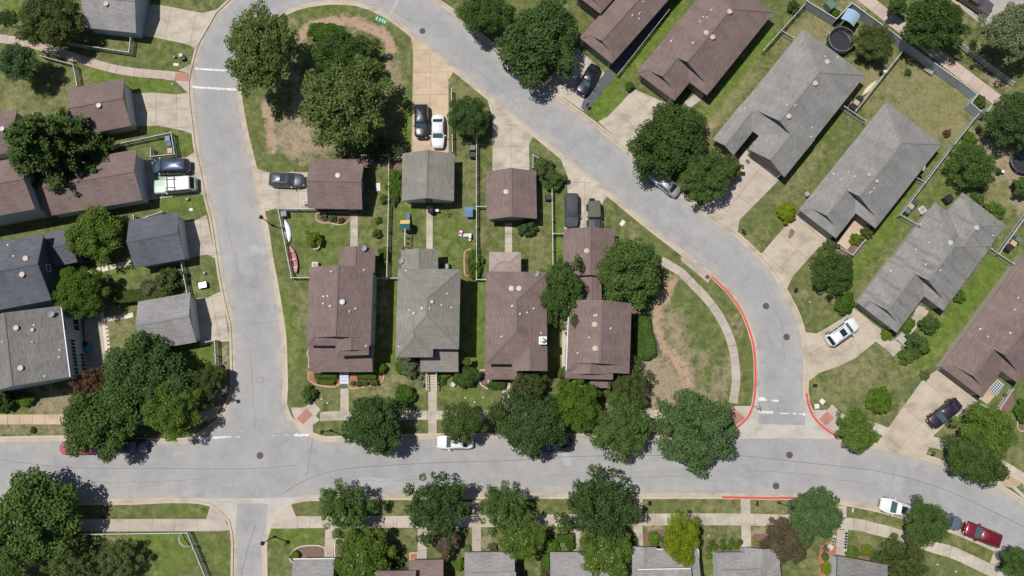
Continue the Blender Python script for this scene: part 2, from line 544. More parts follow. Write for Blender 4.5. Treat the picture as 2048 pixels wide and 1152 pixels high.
# ------------------------------------------------------------------ ground, road and blocks
ZL = 0.12      # lawn level above the road
AC = [(-330, 876), (-100, 876), (0, 875), (130, 873), (300, 878), (380, 876), (412, 858), (435, 838), (447, 816), (460, 788), (462, 751), (461, 701), (459, 651), (447, 601),
      (437, 550), (430, 503), (420, 438), (410, 400), (400, 345), (390, 303), (385, 267), (380, 225), (376, 187), (376, 162), (384, 125), (392, 95),
      (410, 52), (435, 20), (457, 0), (495, -32), (560, -65), (640, -80), (720, -74), (800, -48), (868, -6), (907, 20), (937, 47), (974, 77), (997, 95), (1060, 145), (1129, 200),
      (1184, 240), (1244, 288), (1269, 308), (1399, 413), (1449, 449), (1474, 465), (1499, 487), (1524, 511), (1536, 523), (1558, 553), (1573, 580), (1593, 616), (1606, 651),
      (1613, 688), (1617, 738), (1615, 783), (1618, 806), (1628, 831), (1646, 851), (1661, 863), (1690, 877), (1756, 889), (1851, 911), (1891, 924), (1976, 956), (2011, 976),
      (2048, 1001), (2150, 1075), (2330, 1230)]
BB = [(557, 37), (594, 19), (637, 10), (672, 7.5), (712, 10), (742, 20), (772, 35), (799, 54), (821, 72), (907, 142), (974, 197), (1024, 236), (1086, 287), (1124, 318), (1214, 390), (1284, 448), (1364, 510),
      (1421, 553), (1446, 576), (1479, 618), (1496, 658), (1505, 688), (1509, 726), (1509, 776), (1505, 808), (1494, 833), (1474, 853), (1440, 866), (1380, 869), (1004, 868), (852, 869), (684, 874),
      (642, 873), (612, 861), (594, 848), (581, 833), (572, 808), (574, 776), (573, 726), (571, 676), (566, 638), (556, 576), (544, 513), (536, 458), (527, 420), (519, 370), (513, 338), (497, 275), (485, 212),
      (480, 165), (481, 130), (492, 100), (510, 72), (530, 52)]
DD = [(-330, 1008), (0, 1008), (240, 1008), (345, 1004), (400, 1006), (422, 1011), (440, 1024), (457, 1044), (462, 1064), (464, 1089), (463, 1152), (461, 1400)]
EE = [(533, 1400), (533, 1152), (533, 1081), (544, 1044), (562, 1024), (584, 1006), (607, 1001), (700, 999), (1024, 996), (1284, 996), (1444, 996), (1536, 998), (1593, 998), (1672, 1006), (1696, 1011), (1761, 1024),
      (1893, 1061), (1996, 1104), (2018, 1116), (2060, 1140), (2250, 1270)]

g = MB(); g.poly([(-400, -400, -.08), (400, -400, -.08), (400, 400, -.08), (-400, 400, -.08)])
tag(g.build('ground', M_lawn), kind='structure')

def outline(px, closed):
    w = catmull([P2(*q, ZL) for q in px], 1.2, closed)
    return w

oAC = outline(AC, False); oBB = outline(BB, True); oDD = outline(DD, False); oEE = outline(EE, False)

def inside(pts, poly):
    x, y = pts[:, 0], pts[:, 1]
    r = np.zeros(len(pts), bool)
    n = len(poly)
    for i in range(n):
        x0, y0 = poly[i]; x1, y1 = poly[(i + 1) % n]
        if y0 == y1: continue
        c = ((y0 > y) != (y1 > y)) & (x < (x1 - x0) * (y - y0) / (y1 - y0) + x0)
        r ^= c
    return r

def road():
    gx, gy = np.meshgrid(np.arange(-112, 112.1, .8), np.arange(-92, 118.1, .8))
    h, w = gx.shape
    A = np.c_[gx.ravel(), gy.ravel()]
    d = np.full(len(A), 1e9)
    vis = (np.abs(A[:, 0]) < 76) & (A[:, 1] > -30) & (A[:, 1] < 60)
    for o, cl in ((oAC, 0), (oBB, 1), (oDD, 0), (oEE, 0)):
        q = np.array([(p.x, p.y) for p in o])
        for p in q:
            dd = (A[vis, 0] - p[0]) ** 2 + (A[vis, 1] - p[1]) ** 2
            d[vis] = np.minimum(d[vis], dd)
    d = np.sqrt(d); d[~vis] = 3
    idx = np.arange(h * w).reshape(h, w)
    f = np.stack([idx[:-1, :-1], idx[:-1, 1:], idx[1:, 1:], idx[1:, :-1]], -1).reshape(-1, 4)
    me = bpy.data.meshes.new('road')
    me.from_pydata(np.c_[A, np.zeros(len(A))].tolist(), [], f.tolist())
    at = me.attributes.new('across', 'FLOAT', 'POINT'); at.data.foreach_set('value', d.astype(np.float32))
    me.materials.append(M_asph)
    o = bpy.data.objects.new('road', me); COL.objects.link(o)
    tag(o, kind='structure')

# ground cover painted along strokes: (field, photo points, radius px, strength)
STROKES = [
    ('dirt', [(527, 205), (538, 235), (541, 262), (546, 300)], 9, .95), ('dirt', [(600, 75), (622, 55), (660, 42), (705, 42), (735, 52), (770, 70), (782, 95)], 13, .9),
    ('dirt', [(598, 285), (606, 275), (592, 295)], 15, .5), ('tan', [(570, 270), (600, 290), (625, 285), (600, 250)], 34, .8), ('tan', [(780, 110), (790, 150), (785, 190)], 14, .7),
    ('dirt', [(560, 130), (600, 170), (600, 240)], 22, .5), ('tan', [(560, 60), (580, 45)], 14, .5),
    ('dirt', [(1345, 560), (1330, 590), (1316, 625), (1312, 660), (1320, 690), (1345, 712), (1362, 735), (1378, 770)], 11, .85), ('tan', [(1345, 640), (1358, 690), (1370, 745), (1385, 790)], 24, .68),
    ('tan', [(1290, 735), (1320, 760), (1345, 800), (1325, 830), (1300, 820)], 36, 1.0), ('tan', [(1405, 717)], 13, .75), ('tan', [(1440, 770), (1450, 740), (1432, 795)], 20, .5),
    ('tan', [(1473, 655), (1480, 640)], 14, .6), ('tan', [(1270, 730), (1275, 790), (1240, 800)], 22, .8), ('dirt', [(1225, 805), (1235, 800)], 10, .8),
    ('dry', [(30, 200), (80, 210), (140, 170), (110, 200)], 40, .55), ('dry', [(230, 95), (250, 90)], 20, .6), ('lush', [(180, 150), (240, 168), (330, 175)], 16, .9), ('lush', [(20, 12), (28, 25)], 14, 1.),
    ('lush', [(300, 95), (360, 100)], 20, .25), ('lush', [(300, 265), (370, 290)], 18, .5), ('lush', [(340, 410), (400, 410)], 18, .6), ('lush', [(230, 555), (280, 545)], 16, .5),
    ('dry', [(230, 640), (265, 680), (240, 700)], 28, .6), ('lush', [(370, 710), (420, 720)], 24, .7), ('tan', [(445, 760), (440, 810), (420, 830)], 14, .75), ('tan', [(80, 815), (140, 815), (130, 800)], 18, .7),
    ('tan', [(0, 860), (140, 860)], 10, .55), ('tan', [(235, 625), (215, 640)], 12, .8), ('tan', [(446, 700), (450, 740)], 10, .7), ('tan', [(60, 800), (120, 790)], 16, .6),
    ('lush', [(560, 60), (650, 25), (740, 35)], 12, .25), ('lush', [(815, 200), (818, 260), (816, 290)], 12, .75), ('dry', [(808, 120), (815, 160)], 14, .5), ('dry', [(910, 170), (950, 195)], 16, .45),
    ('lush', [(600, 460), (660, 470), (640, 510)], 40, .35), ('lush', [(560, 590), (575, 640), (590, 720)], 14, .45), ('dry', [(590, 560), (600, 600), (600, 640)], 14, .35), ('lush', [(784, 570), (786, 640), (784, 720)], 8, .9),
    ('lush', [(955, 570), (957, 640), (955, 730)], 8, .9), ('dry', [(660, 440), (600, 440)], 14, .3), ('dry', [(930, 340), (945, 380), (935, 420)], 18, .65), ('lush', [(900, 440), (920, 500), (880, 480)], 30, .45), ('lush', [(820, 420), (800, 440)], 24, .4),
    ('lush', [(1115, 440), (1113, 480), (1116, 530)], 9, .9), ('dry', [(1070, 480), (1080, 520), (1060, 540)], 24, .55), ('dry', [(1030, 470), (960, 470)], 20, .2), ('dry', [(985, 400), (965, 380)], 12, .4), ('tan', [(765, 540), (768, 590), (762, 660)], 8, .6),
    ('dry', [(720, 440), (760, 480), (740, 400)], 25, .4), ('dry', [(740, 770), (800, 770), (840, 770)], 30, .35), ('tan', [(745, 790), (800, 760)], 12, .35), ('dry', [(620, 800), (660, 800)], 20, .4), ('lush', [(900, 790), (960, 800)], 24, .35),
    ('lush', [(1330, 620), (1400, 660), (1420, 720)], 30, .12), ('lush', [(1490, 640), (1500, 700)], 10, .3), ('dry', [(1090, 300), (1110, 330)], 14, .4),
    ('lush', [(1190, 200), (1260, 120), (1350, 20)], 22, .95), ('lush', [(1230, 200), (1200, 225)], 18, .9), ('lush', [(1410, 240), (1470, 160), (1540, 70)], 16, .85), ('dry', [(1410, 265), (1430, 240), (1500, 150)], 9, .75), ('tan', [(1408, 262), (1425, 250)], 10, .6),
    ('lush', [(1600, 320), (1660, 240), (1700, 190)], 14, .9), ('dry', [(1560, 400), (1600, 360), (1640, 300)], 14, .55), ('lush', [(1690, 570), (1760, 480), (1830, 390)], 14, .85), ('lush', [(1850, 720), (1920, 620), (2000, 520)], 18, .9), ('lush', [(1800, 730), (1850, 720)], 18, .5),
    ('dry', [(1600, 70), (1640, 50), (1650, 90), (1620, 110)], 28, .95), ('tan', [(1650, 75), (1660, 85)], 18, .5), ('dry', [(1780, 200), (1850, 160), (1900, 200), (1870, 240), (1820, 190)], 48, .85), ('dry', [(1930, 260), (1900, 270)], 24, .8), ('dry', [(1740, 150), (1780, 130)], 30, .8),
    ('tan', [(1960, 290), (2010, 320), (2030, 350)], 26, .8), ('dry', [(1980, 340), (2010, 400), (1980, 420)], 30, .75), ('tan', [(2035, 385), (2045, 420)], 16, .7), ('lush', [(1880, 380), (1900, 345)], 18, .3), ('dry', [(1990, 60), (1950, 120), (1990, 150)], 24, .45), ('tan', [(1985, 160), (2010, 170)], 14, .7),
    ('dry', [(1520, 470), (1500, 480)], 20, .6), ('dry', [(1600, 600), (1640, 620), (1650, 590)], 26, .5), ('tan', [(1612, 592)], 9, .5), ('dry', [(1680, 780), (1740, 740), (1800, 720)], 36, .55), ('dry', [(1640, 790), (1680, 830)], 26, .55), ('tan', [(1802, 825), (1808, 812)], 9, .7), ('tan', [(1810, 718)], 12, .5),
    ('dry', [(1900, 850), (1930, 840)], 20, .9), ('tan', [(1720, 10), (1680, 20)], 18, .6), ('dry', [(2040, 920), (2020, 900)], 18, .7),
    ('lush', [(280, 1085), (360, 1090), (330, 1120)], 30, .6), ('dry', [(230, 1080), (255, 1075)], 16, .5), ('dry', [(20, 1120), (70, 1110)], 20, .7), ('tan', [(60, 1125), (90, 1115)], 10, .6), ('lush', [(430, 1100), (440, 1140)], 16, .3), ('lush', [(330, 1022), (400, 1022)], 12, .35),
    ('lush', [(560, 1070), (620, 1075)], 18, .7), ('dry', [(800, 1015), (790, 1020)], 16, .55), ('dry', [(760, 1075), (820, 1070)], 20, .45), ('dry', [(1080, 1010), (1070, 1012)], 18, .45), ('dry', [(1090, 1060), (1130, 1062)], 14, .6), ('dry', [(1420, 1010), (1470, 1012)], 14, .6), ('dry', [(1500, 1010), (1580, 1012)], 16, .6),
    ('tan', [(1300, 1050), (1320, 1055)], 14, .7), ('dry', [(1430, 1065), (1460, 1060)], 18, .35), ('lush', [(1400, 1120), (1420, 1140)], 14, .4), ('dry', [(1610, 1110), (1620, 1140), (1600, 1080)], 24, .55), ('dry', [(1730, 1085), (1720, 1070)], 16, .5), ('tan', [(1510, 1070), (1525, 1060)], 12, .9),
    ('dry', [(1740, 1040), (1790, 1055)], 12, .4), ('dry', [(1900, 1080), (1960, 1100)], 12, .35), ('tan', [(970, 1080), (985, 1090)], 14, .7), ('tan', [(1160, 1075), (1180, 1090)], 16, .7), ('dry', [(905, 1110), (915, 1140)], 12, .6),
    ('dry', [(1085, 1150), (1080, 1125)], 12, .6), ('tan', [(690, 1085), (680, 1080)], 12, .8), ('tan', [(1245, 500), (1260, 470), (1255, 455)], 12, .35), ('tan', [(1760, 60), (1700, 60)], 10, .5), ('dirt', [(1690, 190), (1700, 200)], 10, .8),
]
road()
FIELDS = ('dirt', 'dry', 'lush', 'tan')
def seg_d(pts, a, b):
    ab = b - a
    L2 = float(ab @ ab)
    t = np.clip(((pts - a) @ ab) / L2, 0, 1) if L2 > 1e-9 else np.zeros(len(pts))
    q = a + t[:, None] * ab
    return np.hypot(*(pts - q).T)

def lawn(name, poly):
    poly = [(p[0], p[1]) for p in poly]
    clean = [poly[0]]
    for p in poly[1:]:
        if math.hypot(p[0] - clean[-1][0], p[1] - clean[-1][1]) > .12: clean.append(p)
    if math.hypot(clean[0][0] - clean[-1][0], clean[0][1] - clean[-1][1]) < .12: clean.pop()
    poly = clean
    a = np.array(poly)
    x0, y0 = a.min(0); x1, y1 = a.max(0)
    X0, X1, Y0, Y1 = max(x0, -73), min(x1, 73), max(y0, -27), min(y1, 58)
    rs = np.random.RandomState(5)
    gx, gy = np.meshgrid(np.arange(X0, X1, .72), np.arange(Y0, Y1, .72))
    pts = np.c_[gx.ravel(), gy.ravel()]
    pts += rs.uniform(-.2, .2, pts.shape)
    gx, gy = np.meshgrid(np.arange(x0, x1, 7.), np.arange(y0, y1, 7.))
    far = np.c_[gx.ravel(), gy.ravel()] + .37
    far = far[(far[:, 0] < X0 - 3) | (far[:, 0] > X1 + 3) | (far[:, 1] < Y0 - 3) | (far[:, 1] > Y1 + 3)]
    pts = np.r_[pts, far]
    pts = pts[inside(pts, poly)]
    keep = np.ones(len(pts), bool)
    for i in range(len(poly)):
        p, q = a[i], a[(i + 1) % len(poly)]
        if np.hypot(*(q - p)) > 30:
            keep &= seg_d(pts, p, q) > .3
        else:
            near = (np.abs(pts - (p + q) / 2).max(1) < 3)
            idx = np.where(near)[0]
            if len(idx): keep[idx] &= seg_d(pts[idx], p, q) > .3
    pts = pts[keep]
    n = len(poly)
    allv = [Vector(p) for p in poly] + [Vector((float(p[0]), float(p[1]))) for p in pts]
    ov, oe, of, *_ = delaunay_2d_cdt(allv, [(i, (i + 1) % n) for i in range(n)], [tuple(range(n))], 1, 1e-4)
    me = bpy.data.meshes.new(name)
    me.from_pydata([(v.x, v.y, ZL) for v in ov], [], [tuple(f) for f in of])
    A = np.array([(v.x, v.y) for v in ov])
    for fld in FIELDS:
        val = np.zeros(len(A))
        for k, pp, r, s in STROKES:
            if k != fld: continue
            w = [np.array(P2(*q, ZL)) for q in pp]
            rm = r * .066
            d = np.full(len(A), 1e9)
            if len(w) == 1: d = np.hypot(*(A - w[0]).T)
            for p, q in zip(w[:-1], w[1:]): d = np.minimum(d, seg_d(A, p, q))
            val = np.maximum(val, s * np.clip(1.5 - d / rm * .95, 0, 1))
        at = me.attributes.new(fld, 'FLOAT', 'POINT')
        at.data.foreach_set('value', val.astype(np.float32))
    # outer skirt so that the block is a solid step above the road
    me.materials.append(M_lawn)
    me.update()
    fl = sum(1 for p in me.polygons if p.normal.z < 0)
    if fl > len(me.polygons) / 2: me.flip_normals()
    o = bpy.data.objects.new(name, me)
    COL.objects.link(o)
    return tag(o, kind='structure')

far = [(112, -92), (112, 118), (-112, 118)]
pAC = [(p.x, p.y) for p in oAC]
lawn('lawn_outer_block', pAC + [(130, pAC[-1][1]), (130, 130), (-130, 130), (-130, pAC[0][1])])
lawn('lawn_inner_block', [(p.x, p.y) for p in oBB])
pD = [(p.x, p.y) for p in oDD]
lawn('lawn_corner_block', pD + [(pD[-1][0], -95), (-130, -95), (-130, pD[0][1])])
pE = [(p.x, p.y) for p in oEE]
lawn('lawn_lower_block', pE + [(130, pE[-1][1]), (130, -95), (pE[0][0], -95)])

def offs(pts, d, closed):
    out = []
    n = len(pts)
    for i, p in enumerate(pts):
        a = pts[i - 1] if (closed or i > 0) else pts[i]
        b = pts[(i + 1) % n] if (closed or i < n - 1) else pts[i]
        t = (b - a).normalized()
        out.append(p + Vector((t.y, -t.x)) * d)
    return out

def strip(mb, a, b, za, zb, closed, m=0):
    n = len(a)
    for i in range(n if closed else n - 1):
        j = (i + 1) % n
        mb.poly([(a[i].x, a[i].y, za), (b[i].x, b[i].y, zb), (b[j].x, b[j].y, zb), (a[j].x, a[j].y, za)], m)

def kerb(name, pts, closed, sgn):
    i0, o0, g0 = offs(pts, -.13 * sgn, closed), offs(pts, .16 * sgn, closed), offs(pts, .62 * sgn, closed)
    k = MB()
    strip(k, i0, o0, .132, .132, closed); strip(k, o0, o0, .132, -.02, closed); strip(k, i0, i0, -.02, .132, closed)
    tag(k.build(name, M_kerb), kind='structure')
    q = MB(); strip(q, o0, g0, .012, .008, closed)
    tag(q.build(name.replace('kerb', 'gutter'), M_gutter), kind='structure')
kerb('kerb_outer_block', oAC, False, 1)
kerb('kerb_inner_block', oBB, True, -1)
kerb('kerb_corner_block', oDD, False, -1)
kerb('kerb_lower_block', oEE, False, -1)

def sheet(name, px, m, z, kind='structure', z0=None):
    w = [P2(*q, z) for q in px]
    mb = MB(); mb.prism([(p.x, p.y) for p in w], z - .02 if z0 is None else z0, z)
    return tag(mb.build(name, m), kind=kind)

def ribbon(name, px, wid, m, z, kind='structure', step=1.0, offs_=0.0):
    w = catmull([P2(*q, z) for q in px], step)
    mb = MB(); strip(mb, offs(w, offs_ - wid / 2, False), offs(w, offs_ + wid / 2, False), z, z, False)
    return tag(mb.build(name, m), kind=kind)

# concrete aprons at the two street mouths
sheet('concrete_apron_right', [(1513, 770), (1517, 778), (1517, 848), (1610, 851), (1610, 790), (1618, 800), (1630, 831), (1661, 863), (1690, 879), (1600, 877), (1462, 877), (1440, 869), (1474, 853), (1494, 833), (1505, 808)], M_apron, .022, z0=.001)
sheet('concrete_apron_left', [(345, 997), (422, 997), (535, 996), (650, 993), (650, 1000), (584, 1006), (562, 1024), (544, 1044), (533, 1081), (533, 1200), (529, 1200), (535, 1007), (475, 1007), (471, 1074), (464, 1075), (457, 1044), (440, 1024), (422, 1011), (400, 1006), (345, 1004)], M_apron, .022, z0=.001)
# second street in the upper right corner
sheet('upper_right_road', [(1925, 14), (1958, 40), (1975, 58), (2010, 75), (2048, 110), (2260, 280), (2320, 180), (2120, -60), (1900, -60), (1880, -30)], M_asph, ZL + .006)
ribbon('upper_right_kerb', [(1880, -22), (1925, 16), (1957, 42), (1975, 60)], .3, M_kerb, ZL + .05)
# tar sealed seam in the road
ribbon('pavement_seam', [(562, 989), (612, 960), (672, 941), (730, 934), (862, 926), (1024, 921), (1124, 914), (1274, 911), (1464, 911), (1546, 918), (1636, 928), (1741, 940), (1828, 959), (1906, 986), (1998, 1029), (2060, 1060)], .055, M_tar, .006)
ribbon('pavement_crack', [(627, 866), (621, 905), (614, 953)], .05, M_tar, .006)
ribbon('pavement_crack', [(0, 920), (140, 935), (330, 937), (512, 937), (590, 930)], .04, M_tar, .0065)
ribbon('pavement_crack', [(510, 1050), (495, 1100), (482, 1150)], .05, M_tar, .006)
def crack(pts, seed, wid=.035):
    rs = random.Random(seed)
    w = catmull([P2(*q, .007) for q in pts], .6)
    w = [p + Vector((rs.uniform(-.12, .12), rs.uniform(-.12, .12))) for p in w]
    mb = MB()
    a, b = offs(w, -wid / 2, False), offs(w, wid / 2, False)
    strip(mb, a, b, .0065, .0065, False)
    tag(mb.build('pavement_crack', M_crack), kind='structure')
for k, q in enumerate([[(450, 430), (470, 520), (495, 600)], [(470, 640), (520, 645), (560, 641)], [(500, 700), (505, 780), (512, 850)], [(660, 955), (760, 962), (900, 958)],
        [(940, 130), (985, 165), (1040, 215)], [(1140, 300), (1180, 262)], [(1330, 450), (1390, 495), (1450, 540)], [(1525, 560), (1560, 640), (1570, 720)], [(1500, 940), (1600, 948), (1720, 966)], [(100, 960), (250, 965), (400, 958)], [(1100, 950), (1250, 955), (1400, 950)],
        [(620, -5), (700, 2), (780, 20), (830, 48)], [(1230, 905), (1225, 960), (1228, 990)], [(1790, 930), (1780, 985)]]):
    crack(q, k)
M_patch = make_concrete('pale_asphalt_patch', (.30, .30, .305), (.37, .37, .372), .1)
ribbon('pavement_patch', [(796, 0), (785, 18), (780, 30)], .35, M_patch, .005)
def blot(px, m):
    w = catmull([P2(*q, .005) for q in px], .4, True)
    mb = MB(); mb.poly([(p.x, p.y, .0055) for p in w]); tag(mb.build('pavement_patch', m), kind='structure')
M_blot = make_concrete('faded_asphalt_patch', (.275, .275, .276), (.315, .315, .315), .3)
blot([(1124, 903), (1133, 902), (1139, 912), (1143, 930), (1134, 934), (1126, 928), (1123, 915)], M_blot)
blot([(498, 493), (512, 489), (526, 492), (533, 506), (528, 516), (515, 512), (503, 512)], M_blot)
blot([(700, 960), (740, 955), (790, 962), (770, 972), (720, 972)], M_blot)
blot([(1450, 960), (1480, 955), (1500, 968), (1470, 978)], M_blot)

def ragged(name, pts, wid, seed, dens=1.0):
    """worn painted bar: pieces of paint with ragged lower edge"""
    rs = random.Random(seed)
    mb = MB()
    w = catmull([P2(*q, .01) for q in pts], .35)
    for a, b in zip(w[:-1], w[1:]):
        if rs.random() > dens: continue
        t = (b - a).normalized(); nrm = Vector((t.y, -t.x))
        w0, w1 = wid * (.75 + .25 * rs.random()), wid * (.75 + .25 * rs.random())
        if dens < .9: w0 *= rs.uniform(.35, 1); w1 *= rs.uniform(.35, 1)
        s0 = rs.uniform(-.1, .1) * wid
        mb.poly([(*(a - nrm * (w0 / 2 - s0)), .0125), (*(a + nrm * (w0 / 2 + s0)), .0125), (*(b + nrm * w1 / 2), .0125), (*(b - nrm * w1 / 2), .0125)])
    return tag(mb.build(name, M_paintw), kind='structure')
ragged('crosswalk_line', [(390, 137), (430, 140), (475, 142)], .32, 1)
ragged('crosswalk_line', [(385, 174), (430, 177), (475, 179)], .34, 2)
ragged('stop_line', [(390, 876), (430, 875), (452, 874)], .33, 3, .97)
ragged('stop_line', [(452, 874), (480, 874)], .2, 31, .5)
ragged('stop_line', [(545, 871), (588, 870)], .25, 4, .6)
ragged('stop_line', [(588, 870), (618, 870)], .36, 41)
ragged('crosswalk_line', [(1517, 797), (1530, 799)], .5, 5)
ragged('crosswalk_line', [(1530, 800), (1557, 802)], .32, 51, .75)
ragged('crosswalk_line', [(1517, 824), (1546, 825)], .36, 6, .95)
ragged('crosswalk_line', [(1546, 826), (1606, 828)], .22, 61, .4)
ragged('crosswalk_line', [(1606, 828), (1610, 829)], .4, 62)

def red_kerb(pts, name='red_kerb_paint'):
    w = catmull([P2(*q, .135) for q in pts], .8)
    mb = MB()
    i0, o0 = offs(w, -.12, False), offs(w, .12, False)
    strip(mb, i0, o0, .137, .137, False); strip(mb, o0, o0, .137, .02, False); strip(mb, i0, i0, .02, .137, False)
    tag(mb.build(name, M_paintr), kind='structure')
red_kerb([(1423, 553.5), (1447, 575), (1480, 617), (1497.5, 658), (1506.5, 688), (1510.5, 726), (1510.5, 776), (1506.5, 808), (1496, 834), (1475, 854), (1462, 860)])
red_kerb([(1613.5, 786), (1616.5, 806), (1626.5, 832), (1645, 852.5), (1660, 864.5), (1689, 878.5)])
red_kerb([(1444, 994.5), (1536, 996.5), (1593, 996.5), (1672, 1004.5)])

# ------------------------------------------------------------------ slabs
def slab_set(name, px, m, axis, a, b, z=ZL + .024, gap=.035, kind='structure', nm='slab', off=(0, 0)):
    """a paved area cut into separately laid slabs along an axis given by two photo points"""
    poly = [tuple(P2(*q, z)) for q in px]
    o0, o1 = P2(*axis[0], z), P2(*axis[1], z)
    u = (o1 - o0).normalized(); v = Vector((-u.y, u.x))
    us = [(Vector(p) - o0).dot(u) for p in poly]; vs_ = [(Vector(p) - o0).dot(v) for p in poly]
    root = thing(name, None, None, (o0.x, o0.y, 0), kind=kind)
    def cuts(lo, hi, st, o):
        if not st: return [lo - 1, hi + 1]
        k = [lo - 1]
        x = math.ceil((lo - o) / st) * st + o
        while x < hi:
            if x - lo > .35 and hi - x > .35: k.append(x)
            x += st
        return k + [hi + 1]
    cu, cv = cuts(min(us), max(us), a, off[0]), cuts(min(vs_), max(vs_), b, off[1])
    for x0, x1 in zip(cu[:-1], cu[1:]):
        for y0, y1 in zip(cv[:-1], cv[1:]):
            q = poly
            cx, cy = o0.dot(u), o0.dot(v)
            q = clip(q, u.x, u.y, x1 - gap / 2 + cx)
            q = clip(q, -u.x, -u.y, -(x0 + gap / 2 + cx)) if q else q
            q = clip(q, v.x, v.y, y1 - gap / 2 + cy) if q else q
            q = clip(q, -v.x, -v.y, -(y0 + gap / 2 + cy)) if q else q
            if len(q) < 3 or area(q) < .05: continue
            mb = MB(); mb.prism(q, ZL - .08, z)
            mb.build(nm, m, root, (o0.x, o0.y, 0))
    # dark joint bed under the slabs
    mb = MB(); mb.prism(poly, ZL - .09, z - .02)
    mb.build('joint_bed', M_joint, root, (o0.x, o0.y, 0))
    return root

WK = [0]
def walk(name, px, wid, m, L=1.52, z=ZL + .022, gap=.035):
    z += .0025 * (WK[0] % 5); WK[0] += 1
    w = catmull([P2(*q, z) for q in px], .03)
    d = [0]
    for p, q in zip(w[:-1], w[1:]): d.append(d[-1] + (q - p).length)
    lft, rgt = offs(w, -wid / 2, False), offs(w, wid / 2, False)
    root = thing(name, None, None, (w[0].x, w[0].y, 0), kind='structure')
    tot = d[-1]; n = max(1, round(tot / L)); st = tot / n
    for k in range(n):
        i0, i1 = int(np.searchsorted(d, k * st + (gap if k else 0))), min(len(d) - 1, int(np.searchsorted(d, (k + 1) * st)))
        if i1 - i0 < 4: continue
        ids = list(range(i0, i1, max(1, (i1 - i0) // 4))) + [i1]
        q = [tuple(lft[i]) for i in ids] + [tuple(rgt[i]) for i in reversed(ids)]
        mb = MB(); mb.prism(q, ZL - .08, z)
        mb.build('slab', m, root, (w[0].x, w[0].y, 0))
    sel = list(range(0, len(w), 12)) + [len(w) - 1]
    mb = MB(); a_, b_ = [lft[i] for i in sel], [rgt[i] for i in sel]; strip(mb, a_, b_, z - .012, z - .012, False)
    mb.build('joint_bed', M_joint, root, (w[0].x, w[0].y, 0))
    return root

# driveways
DW = [
    ('driveway', [(285, 8), (321, 10), (405, 26), (437, 18), (392, 97), (373, 88), (310, 75), (270, 70)], M_conc, ((285, 40), (390, 55)), 3.6, 0),
    ('driveway', [(262, 187), (308, 185), (350, 189), (375, 186), (385, 268), (358, 259), (315, 251), (268, 253)], M_conc, ((270, 222), (380, 217)), 2.8, 2.6),
    ('driveway', [(280, 325), (300, 318), (372, 315), (391, 303), (410, 393), (398, 386), (325, 396), (285, 402)], M_conc, ((285, 362), (395, 345)), 3.2, 3),
    ('driveway', [(362, 446), (387, 443), (413, 430), (431, 517), (415, 509), (400, 511), (378, 517)], M_conc, ((370, 480), (425, 472)), 2.2, 2.6),
    ('driveway', [(390, 597), (415, 595), (444, 582), (459, 682), (430, 686), (402, 691)], M_conc, ((395, 645), (452, 632)), 2.4, 2.9),
    ('driveway', [(512, 337), (537, 345), (622, 344), (622, 420), (556, 416), (527, 424)], M_conc, ((520, 381), (618, 383)), 2.6, 2.5),
    ('driveway', [(821, 71), (908, 142), (897, 159), (898, 310), (823, 310), (826, 102)], M_tan, ((861, 100), (861, 300)), 3.2, 2.4),
    ('driveway', [(974, 196), (1066, 271), (1058, 290), (1059, 348), (985, 348), (984, 232)], M_conc, ((1022, 250), (1022, 345)), 3.0, 2.5),
    ('driveway', [(1121, 317), (1215, 390), (1205, 405), (1207, 465), (1127, 465), (1135, 385), (1134, 350)], M_conc, ((1170, 365), (1168, 455)), 2.9, 2.6),
    ('driveway', [(1088, 168), (1166, 222), (1190, 190), (1214, 150), (1155, 95), (1120, 130)], M_conc, ((1130, 195), (1185, 122)), 3.2, 2.8),
    ('driveway', [(1268, 178), (1216, 233), (1196, 243), (1249, 291), (1285, 268), (1345, 212)], M_conc, ((1222, 268), (1305, 195)), 3.0, 2.9),
    ('driveway', [(1402, 416), (1475, 466), (1479, 440), (1558, 360), (1492, 300), (1450, 345)], M_path, ((1440, 440), (1525, 330)), 4.2, 5),
    ('driveway', [(1592, 428), (1536, 492), (1521, 510), (1556, 552), (1573, 580), (1586, 552), (1638, 494), (1676, 484)], M_tan2, ((1560, 535), (1634, 455)), 3.4, 3.2),
    ('driveway', [(1704, 613), (1686, 636), (1653, 656), (1633, 667), (1609, 664), (1619, 762), (1638, 746), (1676, 733), (1711, 716), (1748, 686), (1766, 662)], M_tan2, ((1612, 712), (1740, 640)), 3.3, 4.0),
    ('driveway', [(1874, 740), (1845, 760), (1771, 863), (1752, 889), (1851, 912), (1868, 871), (1917, 822), (1934, 812), (1960, 798)], M_tan2, ((1800, 895), (1910, 770)), 4.4, 4.0),
]
for nm, px, m, ax, a, b in DW:
    slab_set(nm, px, m, ax, a, b)
slab_set('slate_side_strip', [(1162, 216), (1173, 224), (1233, 150), (1216, 138), (1168, 197)], M_slate, ((1168, 220), (1225, 144)), 1.35, 0, z=ZL + .028)
slab_set('painted_shadow_strip', [(1234, 150), (1222, 138), (1330, 8), (1342, 18)], M_slate, ((1228, 144), (1336, 13)), 2.2, 0, z=ZL + .016)  # dark slabs standing in for the house's cast shadow along its right eave

